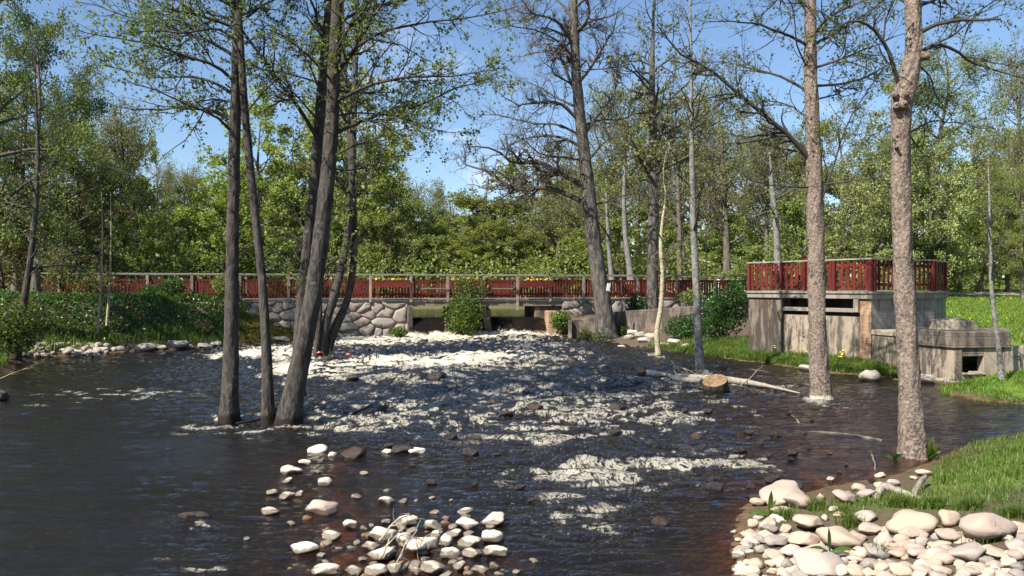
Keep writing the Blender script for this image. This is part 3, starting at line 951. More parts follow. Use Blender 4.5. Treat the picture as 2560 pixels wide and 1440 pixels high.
def rubble_wall(name, label, s0, s1, z0, z1, y_face, cell=0.55, depth=0.5, batter=0.12, seed=1, top=None):
    rg = random.Random(seed)
    w = empty(name, BO, BR_TH)
    tag(w, label, 'wall', 'rubble walls carrying the footbridge')
    MB().prism([(s0, y_face + 0.06), (s1, y_face + 0.06), (s1, y_face + depth + 1.0), (s0, y_face + depth + 1.0)], z0 - 0.5, z1 - 0.01).build('core', M['mortar'], w)
    seeds = []
    nz = max(2, int((z1 - z0) / (cell * 0.75)))
    for r in range(nz):
        x = s0 - rg.uniform(0, cell)
        while x < s1 + cell:
            x += cell * rg.choice((0.4, 0.7, 1.0, 1.5, 2.1)) * rg.uniform(0.8, 1.2)
            seeds.append((x, z0 + (r + 0.5 + rg.uniform(-0.55, 0.55)) * (z1 - z0) / nz))
    for i, (cx, cz) in enumerate(seeds):
        poly = [(s0, z0), (s1, z0), (s1, z1), (s0, z1)]
        for j, (ox, oz) in enumerate(seeds):
            if j == i or abs(ox - cx) > 3 * cell: continue
            nx_, nz_ = (ox - cx) * 0.6, (oz - cz) * 1.4
            poly = clip_poly(poly, nx_, nz_, 0.5 * ((ox * ox - cx * cx) * 0.6 + (oz * oz - cz * cz) * 1.4))
            if len(poly) < 3: break
        if len(poly) < 3: continue
        mx_ = sum(p[0] for p in poly) / len(poly); mz_ = sum(p[1] for p in poly) / len(poly)
        size = max(max(p[0] for p in poly) - min(p[0] for p in poly), max(p[1] for p in poly) - min(p[1] for p in poly))
        if size < 0.10: continue
        ring = []
        n = len(poly)
        for k in range(n):
            a = poly[k]; b2 = poly[(k + 1) % n]
            ring.append(a)
            if math.hypot(b2[0] - a[0], b2[1] - a[1]) > 0.22:
                ring.append((0.5 * (a[0] + b2[0]) + rg.uniform(-.02, .02), 0.5 * (a[1] + b2[1]) + rg.uniform(-.02, .02)))
        n = len(ring)
        prot = rg.uniform(0.0, 0.10)
        def lay(k, yy, jit):
            return [(mx_ + (p[0] - mx_) * k + rg.uniform(-jit, jit) * .8, yy + rg.uniform(-jit, jit) + (p[1] - z0) * batter, mz_ + (p[1] - mz_) * k) for p in ring]
        v = lay(0.975, y_face + 0.16, 0) + lay(0.965, y_face + 0.01, 0.012) + lay(0.93, y_face - 0.03 - prot * .5, 0.02) + lay(0.55, y_face - 0.04 - prot * .5, 0.04)
        v.append((mx_, y_face - 0.08 - prot + (mz_ - z0) * batter, mz_))
        f = []
        for L2 in range(3):
            for k in range(n):
                k2 = (k + 1) % n
                f.append((L2 * n + k, L2 * n + k2, (L2 + 1) * n + k2, (L2 + 1) * n + k))
        for k in range(n):
            f.append((3 * n + k, 3 * n + (k + 1) % n, 4 * n))
        v = [(a - mx_, b_ - y_face, c - mz_) for a, b_, c in v]
        me = bpy.data.meshes.new('stone'); me.from_pydata(v, [], f)
        me.polygons.foreach_set("use_smooth", [True] * len(f))
        me.materials.append(M['wall_stone'])
        obj('stone', me, w, (mx_, y_face, mz_))
    return w
rubble_wall('stone_wall', 'grey rubble stone abutment wall on the shrubby side of the sluice', sx(600), sx(1019), 0.15, DECK - 0.13, -0.02, 0.52, 0.5, 0.015, 3)
rubble_wall('stone_wall', 'lichen-spotted rubble wall under the railing behind the stout dark tree', sx(1404), sx(1880), 0.75, DECK - 0.13, -0.02, 0.55, 0.5, 0.015, 8)

# ------------------------------------------------------------------ old concrete mill foundation with fenced terrace
A = np.array([7.95, 27.0]); B = np.array([10.28, 23.0]); C = np.array([12.87, 24.5]); E = np.array([13.98, 25.9])
G1 = np.array([13.4, 29.5]); G2 = np.array([9.6, 30.0])
TERR = 2.50
def frame(P, Q, flip=1):
    d = (Q - P) / np.linalg.norm(Q - P)
    return d, np.array([d[1], -d[0]]) * flip       # direction, outward normal (to the right of travel)
def ucol(P, d, x):
    """distance along P + u d of photograph column x"""
    k = (x - 1280.0) / F
    return (k * P[1] - P[0]) / (d[0] - k * d[1])
def wbox(P, d, n, u0, u1, n0, n1, z0, z1, mb=None):
    mb = mb or MB()
    c = [P + d * u0 + n * n0, P + d * u1 + n * n0, P + d * u1 + n * n1, P + d * u0 + n * n1]
    if (c[1][0] - c[0][0]) * (c[2][1] - c[0][1]) - (c[1][1] - c[0][1]) * (c[2][0] - c[0][0]) < 0:
        if isinstance(z1, list): z1 = [z1[1], z1[0], z1[3], z1[2]]
        c = [c[1], c[0], c[3], c[2]]
    mb.prism([tuple(p) for p in c], z0, z1)
    return mb
dAB, nAB = frame(A, B)
dBC, nBC = frame(B, C)
dCE, nCE = frame(C, E)
nAB = nAB if nAB[0] < 0 else -nAB
nBC = nBC if nBC[1] < 0 else -nBC
nCE = nCE if nCE[0] > 0 else -nCE
LAB, LBC, LCE = (np.linalg.norm(B - A), np.linalg.norm(C - B), np.linalg.norm(E - C))
mill = empty('concrete_foundation', (0, 0, 0))
tag(mill, 'stained old concrete mill foundation beside the stream carrying the red-fenced terrace', 'building')
def off(P, n1_, n2_, k):
    # corner pushed out along two face normals
    b_ = n1_ + n2_
    return P + b_ / (1 + n1_ @ n2_) * k
slab = [A + nAB * .07, off(B, nAB, nBC, .07), off(C, nBC, nCE, .07), E + nCE * .07, G1, G2]
MB().prism([tuple(p) for p in slab], 2.275, TERR).build('terrace_slab', M['concrete_grey'], mill, bevel=0.015)
MB().prism([tuple(p) for p in [A + nAB * .11, off(B, nAB, nBC, .11), off(C, nBC, nCE, .11), E + nCE * .11]] + [tuple(G1), tuple(G2)], 2.44, TERR + 0.006).build('slab_lip', M['concrete_grey'], mill)
u1, u2, u3 = ucol(A, dAB, 1957), ucol(A, dAB, 2150), LAB
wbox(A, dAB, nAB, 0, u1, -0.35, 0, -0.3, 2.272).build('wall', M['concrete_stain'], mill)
wbox(A, dAB, nAB, u2, u3 - 0.02, -0.35, 0, 0.0, 2.272).build('corner_pillar', M['concrete_rust'], mill)
wbox(A, dAB, nAB, u1 + .002, u2 - .002, -0.40, -0.02, -0.3, 1.76).build('lower_wall', M['concrete'], mill)
wbox(A, dAB, nAB, u1 + .002, u2 - .002, -0.16, 0.06, 1.88, 2.00).build('ledge', M['concrete_grey'], mill, bevel=0.01)
wbox(A, dAB, nAB, u2 - 0.16, u2 - .004, -0.1, 0.10, 1.89, 2.27).build('bracket', M['concrete_plain'], mill, bevel=0.01)
wbox(A, dAB, nAB, u1 - 0.3, u2 + 0.3, -2.0, -1.9, 0.5, 2.27).build('inner_wall', M['concrete_dark'], mill)
wbox(B, dBC, nBC, 0.0, LBC, -0.35, 0, 0.0, 2.272).build('wall', M['concrete_grey'], mill)
wbox(C, dCE, nCE, 0.002, LCE, -0.35, 0, 0.0, 2.272).build('wall', M['concrete_grey'], mill)
MB().prism([(A[0] + .3, A[1] + .25), (E[0] - .3, E[1]), tuple(G1), tuple(G2)], 0, 2.27).build('back_mass', M['concrete_dark'], mill)

# lower block with the black opening
P_ = np.array([11.12, 20.2]); Q_ = np.array([12.32, 20.35]); R_ = np.array([13.6, 24.6])
dBP, nBP = frame(B, P_); nBP = nBP if nBP[0] < 0 else -nBP
dPQ, nPQ = frame(P_, Q_); nPQ = nPQ if nPQ[1] < 0 else -nPQ
LBP, LPQ = np.linalg.norm(P_ - B), np.linalg.norm(Q_ - P_)
low = empty('concrete_block', (0, 0, 0))
tag(low, 'low cracked concrete block with a black square opening at the water edge', 'building')
wbox(B, dBP, nBP, 0.03, LBP, -0.25, 0.0, -0.3, 1.40).build('side_wall', M['concrete'], low)
wbox(B, dBP, nBP, ucol(B, dBP, 2232), LBP + 0.02, -0.1, 0.22, -0.3, [0.32, 0.30, 0.30, 0.32]).build('footing', M['concrete_plain'], low, bevel=0.05)
wa, wb_ = ucol(P_, dPQ, 2404), ucol(P_, dPQ, 2459)
wbox(P_, dPQ, nPQ, 0.002, wa, -0.25, 0.03, -0.3, 1.08).build('jamb', M['concrete_dark'], low, bevel=0.012)
wbox(P_, dPQ, nPQ, wb_, LPQ + 0.1, -0.25, 0.0, -0.3, 1.08).build('jamb', M['concrete_plain'], low, bevel=0.012)
wbox(P_, dPQ, nPQ, wa + .002, wb_ - .002, -0.25, 0.005, 0.885, 1.08).build('lintel', M['concrete_dark'], low)
wbox(P_, dPQ, nPQ, wa + .002, wb_ - .002, -0.25, 0.02, -0.3, 0.42).build('sill', M['concrete_plain'], low)
for i in range(9):
    uu = wa + (wb_ - wa) * (i + 0.5) / 9
    wbox(P_, dPQ, nPQ, uu - .045, uu + .05, -0.2, 0.05 + random.uniform(0, .05), 0.421, 0.43 + random.uniform(0.01, 0.06)).build('rubble_piece', M['concrete_plain'], low, bevel=0.01)
wbox(P_, dPQ, nPQ, -0.1, LPQ + .1, 0.002, 0.10, -0.3, 0.26).build('footing', M['concrete_plain'], low, bevel=0.02)
MB().prism([tuple(B + dBP * 1.35 + nBP * .07), tuple(off(P_, nBP, nPQ, .07)), tuple(Q_ + dPQ * .28 + nPQ * .07), tuple(R_ + np.array([.2, -2.2])), tuple(B + dBP * 1.2 - nBP * .8)], 1.085, 1.50).build('top_band', M['concrete_dark'], low, bevel=0.02)
MB().prism([tuple(B + nBP * .03), tuple(B + dBP * 1.32 + nBP * .05), tuple(B + dBP * 1.32 - nBP * .9), tuple(R_), tuple(C)], 1.26, 1.41).build('terrace_top', M['concrete_plain'], low, bevel=0.02)
MB().prism([(12.35, 20.6), (12.5, 20.6), (13.7, 24.4), (13.4, 24.4)], -0.2, 1.08).build('side_wall', M['concrete_plain'], low)
k0, k1 = px(2350, 828, 20.9), px(2437, 828, 20.9)
mb = MB(); mb.v = []; mb.f = []
x0, x1, y0, y1, zb, ze, zr = k0[0], k1[0], 20.75, 21.5, 1.495, 1.74, 1.84
mb.v = [(x0, y0 + .28, zb), (x0 + .38, y0, zb), (x1, y0 + .02, zb), (x1, y1, zb), (x0, y1, zb), (x0, y0 + .28, ze), (x0 + .38, y0, ze + .02), (x1, y0 + .02, ze), (x1, y1, ze), (x0, y1, ze), (x0 + .42, y0 + .35, zr)]
mb.f = [(0, 1, 6, 5), (1, 2, 7, 6), (2, 3, 8, 7), (3, 4, 9, 8), (4, 0, 5, 9), (5, 6, 10), (6, 7, 10), (7, 8, 10), (8, 9, 10), (9, 5, 10), (4, 3, 2, 1, 0)]
tag(mb.build('concrete_pillar_stub', M['concrete_plain'], bevel=0.02), 'squat pitted concrete cap standing on the low block', 'block')
wing = empty('wing_wall', (0, 0, 0))
tag(wing, 'pale low concrete wing wall running right from the black opening', 'wall')
MB().prism([(12.44, 20.36), (17.5, 20.9), (17.5, 21.2), (12.44, 20.66)], -0.3, [1.14, 1.0, 1.0, 1.14]).build('wall', M['concrete_plain'], wing, bevel=0.02)
MB().prism([(12.44, 20.22), (17.5, 20.72), (17.5, 20.9), (12.44, 20.36)], -0.3, 0.36).build('footing', M['concrete_plain'], wing, bevel=0.02)
for ux in (12.75, 13.55):
    mb = MB(); mb.box(ux, ux + .12, 20.30 + (ux - 12.44) * .107, 20.33 + (ux - 12.44) * .107, 0.86, 0.88); mb.box(ux + .10, ux + .12, 20.28 + (ux - 12.44) * .107, 20.30 + (ux - 12.44) * .107, 0.62, 0.86)
    mb.build('iron_hook', M['metal_dark'], wing)

# red fence of the terrace
fence = empty('terrace_fence', (0, 0, 0))
tag(fence, 'tall red wooden fence of alternating boards round the concrete terrace', 'fence')
FH = 0.95
sl_me = MB().box(-0.043, 0.043, -0.011, 0.011, 0.035, 0.90).mesh('slat', M['red_paint'])
def fence_run(P, d, n, L, posts, nsl):
    rz = math.atan2(d[1], d[0])
    for z0, z1 in ((0.16, 0.24), (0.72, 0.80)):
        wbox(P, d, n, 0.03, L - 0.03, -0.050, -0.016, TERR + z0, TERR + z1).build('rail', M['red_plank'], fence)
    wbox(P, d, n, -0.04, L + 0.04, -0.11, 0.05, TERR + 0.925, TERR + 0.965).build('cap_rail', M['grey_rail'], fence)
    for u_ in posts:
        q = P + d * u_ + n * 0.015
        o = obj('post', MB().box(-0.05, 0.05, -0.05, 0.05, 0, 0.924).mesh('post', M['red_paint'], 0.006), fence, (q[0], q[1], TERR))
        o.rotation_euler = (0, 0, rz)
    for i in range(nsl):
        u_ = L * (i + 0.5) / nsl
        if min(abs(u_ - p) for p in posts) < 0.075: continue
        q = P + d * u_ + n * (0.002 if i % 2 else -0.068)
        o = obj('slat', sl_me, fence, (q[0], q[1], TERR + random.uniform(-0.006, 0.006)))
        o.rotation_euler = (random.uniform(-.008, .008), random.uniform(-0.012, 0.012), rz)
off_in = 0.02
fence_run(A - nAB * off_in, dAB, nAB, LAB, [0.02, ucol(A, dAB, 2011), ucol(A, dAB, 2085), LAB - 0.02], 45)
fence_run(B - nBC * off_in, dBC, nBC, LBC, [0.14, LBC * 0.5, LBC - 0.06], 28)
fence_run(C - nCE * off_in, dCE, nCE, LCE, [0.12, LCE - 0.05], 12)

# sloping channel wall in front of the right abutment
cw_ = empty('channel_wall', (0, 0, 0))
tag(cw_, 'sloping concrete channel wall rising behind the stout dark tree', 'wall')
p0 = px(1426, 802, 35.4); p1 = px(1538, 787, 35.2); p2 = px(1538, 780, 35.2); p3 = px(1750, 764, 34.2)
MB().prism([(p0[0], p0[1]), (p1[0], p1[1]), (p1[0], p1[1] + .3), (p0[0], p0[1] + .3)], 0.1, [p0[2], p1[2], p1[2], p0[2]]).build('wall', M['concrete_dark'], cw_, bevel=0.015)
MB().prism([(p2[0] + .004, p2[1]), (p3[0], p3[1]), (p3[0], p3[1] + .3), (p2[0] + .004, p2[1] + .3)], 0.1, [p2[2], p3[2], p3[2], p2[2]]).build('wall', M['concrete_dark'], cw_, bevel=0.015)
MB().box(p0[0] - .10, p0[0] + .06, p0[1] - .25, p0[1] - .003, 0.1, p0[2] + .02).build('end_pillar', M['concrete_plain'], cw_, bevel=0.015)
MB().box(p0[0] + 1.0, p0[0] + 1.55, p0[1] - .12, p0[1] - .004, 0.35, 1.24).build('sluice_board', M['drift'], cw_)

# ------------------------------------------------------------------ things behind the bridge
def gz(x, y):
    return float(height(np.array([x]), np.array([y]))[0])
house = empty('house', (16.5, 78, 0), 0.25)
tag(house, 'pale house with a low beige roof glimpsed between trunks beyond the bridge', 'house')
hg = gz(16.5, 78) - 0.3
MB().box(-3.4, 3.6, -2.4, 3.4, hg, 4.75).build('wall', M['house_wall'], house)
mb = MB(); mb.v = [(-3.9, -3.0, 4.60), (4.1, -3.0, 4.60), (4.1, 0.5, 5.75), (-3.9, 0.5, 5.75), (4.1, 4.0, 4.60), (-3.9, 4.0, 4.60), (-3.9, -3.0, 4.45), (4.1, -3.0, 4.45), (4.1, 4.0, 4.45), (-3.9, 4.0, 4.45)]
mb.f = [(0, 1, 2, 3), (3, 2, 4, 5), (6, 7, 1, 0), (8, 9, 5, 4), (7, 8, 4, 2, 1), (9, 6, 0, 3, 5), (9, 8, 7, 6)]
mb.build('roof', M['roof'], house)
for wx in (-2.2, 1.9):
    w_ = MB().box(wx - .5, wx + .5, -2.46, -2.402, 3.3, 4.3).build('window', M['white_paint'], house)
    MB().box(wx - .42, wx + .42, -2.475, -2.462, 3.38, 4.22).build('pane', M['glass_dark'], w_)
d_ = MB().box(-.45, .45, -2.45, -2.402, hg, 4.2).build('door', M['grey_wood'], house)
# parked car, nose towards the bridge
cx, cy = (1818 - 1280) / F * 58, 58.0
car = empty('parked_car', (cx, cy, gz(cx, cy)), -0.12)
tag(car, 'white parked car whose roof and windscreen show above the bridge rail', 'car')
prof = [(-2.1, .30), (-2.1, .62), (-2.0, .78), (-1.05, .92), (-0.35, 1.42), (1.05, 1.45), (1.75, 1.0), (2.05, .95), (2.1, .30)]
def extr(prof, w0, w1, name, mat):
    n = len(prof)
    v = [(-(w1 if z > 1 else w0), y, z) for y, z in prof] + [((w1 if z > 1 else w0), y, z) for y, z in prof]
    f = [tuple(range(n)), tuple(reversed(range(n, 2 * n)))] + [(i, i + n, (i + 1) % n + n, (i + 1) % n) for i in range(n)]
    me = bpy.data.meshes.new(name); me.from_pydata(v, [], f); me.materials.append(mat)
    return obj(name, me, car)
extr(prof, 0.86, 0.70, 'body', M['white_paint'])
v = [(-.70, -1.02, .965), (.70, -1.02, .965), (.60, -0.40, 1.415), (-.60, -0.40, 1.415)]
me = bpy.data.meshes.new('windscreen'); me.from_pydata([(a, b_ - .012, c + .02) for a, b_, c in v], [], [(0, 1, 2, 3)]); me.materials.append(M['glass_dark']); obj('windscreen', me, car)
for sgn in (-1, 1):
    me = bpy.data.meshes.new('side_window'); me.from_pydata([(sgn * .845, -.8, .98), (sgn * .845, 1.3, 1.0), (sgn * .73, .95, 1.38), (sgn * .73, -.3, 1.38)], [], [(0, 1, 2, 3)]); me.materials.append(M['glass_dark']); obj('side_window', me, car)
    MB().box(sgn * .65 - .16, sgn * .65 + .16, -2.125, -2.08, .60, .72).build('headlight', M['glass_dark'], car)
    for yy in (-1.35, 1.3):
        v = []; f = []
        for k in range(18):
            a = k / 18 * 2 * math.pi
            v += [(sgn * .70, yy + .31 * math.cos(a), .31 + .31 * math.sin(a)), (sgn * .885, yy + .31 * math.cos(a), .31 + .31 * math.sin(a))]
        for k in range(18):
            f.append((2 * k, 2 * ((k + 1) % 18), 2 * ((k + 1) % 18) + 1, 2 * k + 1))
        f.append(tuple(2 * k + 1 for k in range(18)))
        me = bpy.data.meshes.new('wheel'); me.from_pydata(v, [], f); me.materials.append(M['rubber']); obj('wheel', me, car)

def cone_mesh(name, mat, prof, k=14):
    """solid of revolution from (radius, z)"""
    v = [(r * math.cos(2 * math.pi * i / k), r * math.sin(2 * math.pi * i / k), z) for r, z in prof for i in range(k)]
    f = [(a * k + i, a * k + (i + 1) % k, (a + 1) * k + (i + 1) % k, (a + 1) * k + i) for a in range(len(prof) - 1) for i in range(k)]
    f.append(tuple(range((len(prof) - 1) * k, len(prof) * k)))
    me = bpy.data.meshes.new(name); me.from_pydata(v, [], f); me.materials.append(mat)
    return me
for lx, ly, d, lab in ((2478, 530, 42, 'dark lamp post with pale conical head on the lawn behind the sapling'),
                       (1765, 590, 50, 'thin dark lamp post in the shrubs left of the white car')):
    q = px(lx, ly, d)
    lp_ = empty('lamp_post', (q[0], q[1], gz(q[0], q[1])))
    tag(lp_, lab, 'lamp post', 'lamp posts in the park')
    hgt = q[2] - lp_.location.z
    obj('pole', cone_mesh('pole', M['metal_dark'], [(0.07, 0), (0.065, 0.8), (0.04, 0.9), (0.035, hgt)]), lp_)
    obj('lamp_glass', cone_mesh('lamp_glass', M['white_paint'], [(0.03, hgt), (0.17, hgt + 0.05), (0.15, hgt + 0.12)]), lp_)
    obj('lamp_hat', cone_mesh('lamp_hat', M['metal_dark'], [(0.20, hgt + 0.11), (0.12, hgt + 0.20), (0.03, hgt + 0.27)]), lp_)
q = px(2010, 640, 33)
mb = MB(); mb.box(-0.06, 0.06, -0.06, 0.06, 0, 1.2 + 0.0); mb.box(-0.09, 0.09, -0.09, 0.09, 1.2, 1.24)
o = mb.build('wooden_post', M['red_plank'], None, (q[0], q[1], q[2] - 1.24), bevel=0.008)
tag(o, 'single red wooden post rising behind the terrace fence', 'post')

# ------------------------------------------------------------------ trees
def unit(v):
    return v / np.maximum(np.linalg.norm(v, axis=-1, keepdims=True), 1e-9)

def catmull(P, R, n):
    """smooth resampling of a polyline with radii"""
    P = np.asarray(P, float); R = np.asarray(R, float)
    t = np.concatenate([[0], np.cumsum(np.linalg.norm(np.diff(P, axis=0), axis=1))])
    tt = np.linspace(0, t[-1], n)
    Pe = np.vstack([2 * P[0] - P[1], P, 2 * P[-1] - P[-2]])
    te = np.concatenate([[2 * t[0] - t[1]], t, [2 * t[-1] - t[-2]]])
    i = np.clip(np.searchsorted(t, tt, side='right') - 1, 0, len(P) - 2)
    u = (tt - t[i]) / (t[i + 1] - t[i])
    p0, p1, p2, p3 = Pe[i], Pe[i + 1], Pe[i + 2], Pe[i + 3]
    dt = (t[i + 1] - t[i])[:, None]
    m1 = (p2 - p0) / (te[i + 2] - te[i])[:, None] * dt
    m2 = (p3 - p1) / (te[i + 3] - te[i + 1])[:, None] * dt
    u = u[:, None]
    out_ = (2 * u**3 - 3 * u**2 + 1) * p1 + (u**3 - 2 * u**2 + u) * m1 + (-2 * u**3 + 3 * u**2) * p2 + (u**3 - u**2) * m2
    return out_, np.interp(tt, t, R)

def tubes(P, R, k):
    """P (N, n, 3), R (N, n) -> verts, quads"""
    N, n, _ = P.shape
    T = np.gradient(P, axis=1)
    T = unit(T)
    mean = unit(P[:, -1] - P[:, 0] + 1e-6)
    ref = np.where(np.abs(mean[:, 2:3]) > 0.8, np.array([[1.0, 0.13, 0]]), np.array([[0.1, 0.07, 1.0]]))
    ref = np.repeat(ref[:, None, :], n, 1)
    U = unit(np.cross(T, ref)); V = np.cross(T, U)
    a = np.arange(k) * 2 * math.pi / k
    ring = P[:, :, None, :] + R[:, :, None, None] * (np.cos(a)[None, None, :, None] * U[:, :, None, :] + np.sin(a)[None, None, :, None] * V[:, :, None, :])
    verts = ring.reshape(-1, 3)
    base = (np.arange(N) * n * k)[:, None, None] + (np.arange(n - 1) * k)[None, :, None]
    i = np.arange(k)[None, None, :]; j = (np.arange(k) + 1) % k
    q = np.stack([base + i, base + j[None, None, :], base + k + j[None, None, :], base + k + i], -1).reshape(-1, 4)
    return verts, q

def grow(rg, P, R, dens, L0, a0, npts, wig, up, t0=0.25, t1=1.0, flat=0.0, rk=0.55, taper=0.35, minc=0, shrink=0.5, rmin=0.0):
    """children along parent polylines; every parent gets about dens * length children"""
    N, n, _ = P.shape
    seg = np.linalg.norm(np.diff(P, axis=1), axis=2)
    plen = seg.sum(1)
    cnt = np.maximum(rg.poisson(np.maximum(dens * plen * (t1 - t0), 0)), minc)
    pid = np.repeat(np.arange(N), cnt)
    M_ = len(pid)
    if M_ == 0:
        return np.zeros((0, npts, 3)), np.zeros((0, npts)), pid
    t = rg.uniform(t0, t1, M_)
    f = t * (n - 1); i = np.minimum(f.astype(int), n - 2); w = (f - i)[:, None]
    p = P[pid, i] * (1 - w) + P[pid, i + 1] * w
    T = unit(P[pid, i + 1] - P[pid, i])
    r = R[pid, i] * (1 - w[:, 0]) + R[pid, i + 1] * w[:, 0]
    rv = rg.normal(size=(M_, 3)); rv[:, 2] *= (1 - flat)
    perp = unit(rv - (rv * T).sum(1, keepdims=True) * T)
    ang = np.radians(rg.uniform(a0[0], a0[1], M_))[:, None]
    d = unit(T * np.cos(ang) + perp * np.sin(ang))
    L = rg.uniform(L0[0], L0[1], M_) * (1 - shrink * t) * np.minimum(1.0, 0.35 + plen[pid] / (L0[1] * 2.0))
    out_ = np.zeros((M_, npts, 3)); out_[:, 0] = p
    step = (L / (npts - 1))[:, None]
    for k in range(1, npts):
        d = unit(d + rg.normal(size=(M_, 3)) * wig + np.array([0, 0, up]))
        out_[:, k] = out_[:, k - 1] + d * step
    r0 = np.maximum(np.minimum(r * rk, 0.05 * L + 0.004), rmin)
    rad = r0[:, None] * np.linspace(1, taper, npts)[None, :]
    return out_, rad, pid

def leaves(rg, P, per, size, spread=0.04, droop=0.3, t0=0.15):
    """leaf-shaped faces along twigs"""
    N, n, _ = P.shape
    c = rg.poisson(per, N)
    pid = np.repeat(np.arange(N), c)
    m_ = len(pid)
    t = rg.uniform(t0, 1.0, m_) * (n - 1)
    i = np.minimum(t.astype(int), n - 2); w = (t - i)[:, None]
    p = P[pid, i] * (1 - w) + P[pid, i + 1] * w + rg.normal(size=(m_, 3)) * spread
    return leaf_quads(rg, p, size, droop)

def leaf_quads(rg, p, size, droop=0.3, tint=None, narrow=0.62):
    m_ = len(p)
    d = rg.normal(size=(m_, 3)); d[:, 2] -= droop; d = unit(d)
    s = unit(np.cross(d, rg.normal(size=(m_, 3))))
    nn = np.cross(d, s)
    L = rg.uniform(size[0], size[1], m_)[:, None]
    v = np.stack([p, p + d * L * .5 + s * L * narrow * .5 + nn * L * .08, p + d * L, p + d * L * .5 - s * L * narrow * .5 + nn * L * .08], 1).reshape(-1, 3)
    if tint is None:
        tint = np.clip(rg.normal(0.5, 0.25, m_), 0, 1)
    return v, np.arange(m_ * 4).reshape(-1, 4), np.repeat(tint, 4)

def merge(parts):
    vs, qs = [], []; b_ = 0
    for v, q in parts:
        vs.append(v); qs.append(q + b_); b_ += len(v)
    return np.concatenate(vs), np.concatenate(qs)

def trunk_mesh(rg, P, R, k, n, lump=0.08, flare=0.35, fl_h=0.5, scaly=0.0):
    P, R = catmull(P, R, n)
    z = P[:, 2] - P[0, 2]
    R = R * (1 + flare * np.exp(-z / fl_h))
    v, q = tubes(P[None], R[None], k)
    v = v.reshape(n, k, 3)
    ang = np.arange(k) * 2 * math.pi / k
    AX, ZX = np.meshgrid(ang, z)
    so = rg.integers(0, 1000)
    d = 0.5 * (perlin(np.cos(AX) * 1.5 + so, ZX * 1.3 + np.sin(AX) * 1.5, so) + 0.7 * perlin(np.cos(AX) * 3 + so, ZX * 4 + np.sin(AX) * 3, so + 1))
    d = d + 0.5 * np.exp(-z / (fl_h * 0.8))[:, None] * np.sin(AX * 4 + so) * 1.1
    v = P[:, None, :] + (v - P[:, None, :]) * (1 + lump * 2 * d)[:, :, None]
    if scaly:
        e = np.abs(perlin(np.cos(AX) * 4.5 + np.sin(AX) * 2 + so, ZX * 6 + np.sin(AX) * 4.5, so + 5)) + 0.7 * np.abs(perlin(np.cos(AX) * 9 + so, ZX * 13 + np.sin(AX) * 9, so + 7))
        v = P[:, None, :] + (v - P[:, None, :]) * (1 + scaly * (e - .45))[:, :, None]
    return v.reshape(-1, 3), q, P, R

def limb_from_px(rg, pts, d0, r0, r1, n=14, depth=None):
    """a limb traced along photograph points, leaving the trunk at depth d0 and wandering in depth"""
    dd = rg.uniform(-2.0, 2.0) if depth is None else depth
    m_ = len(pts)
    P = []
    for i, (x, y) in enumerate(pts):
        d = d0 + dd * (i / (m_ - 1))
        P.append(px(x, y, d))
    return catmull(P, np.linspace(r0, r1, m_), n)

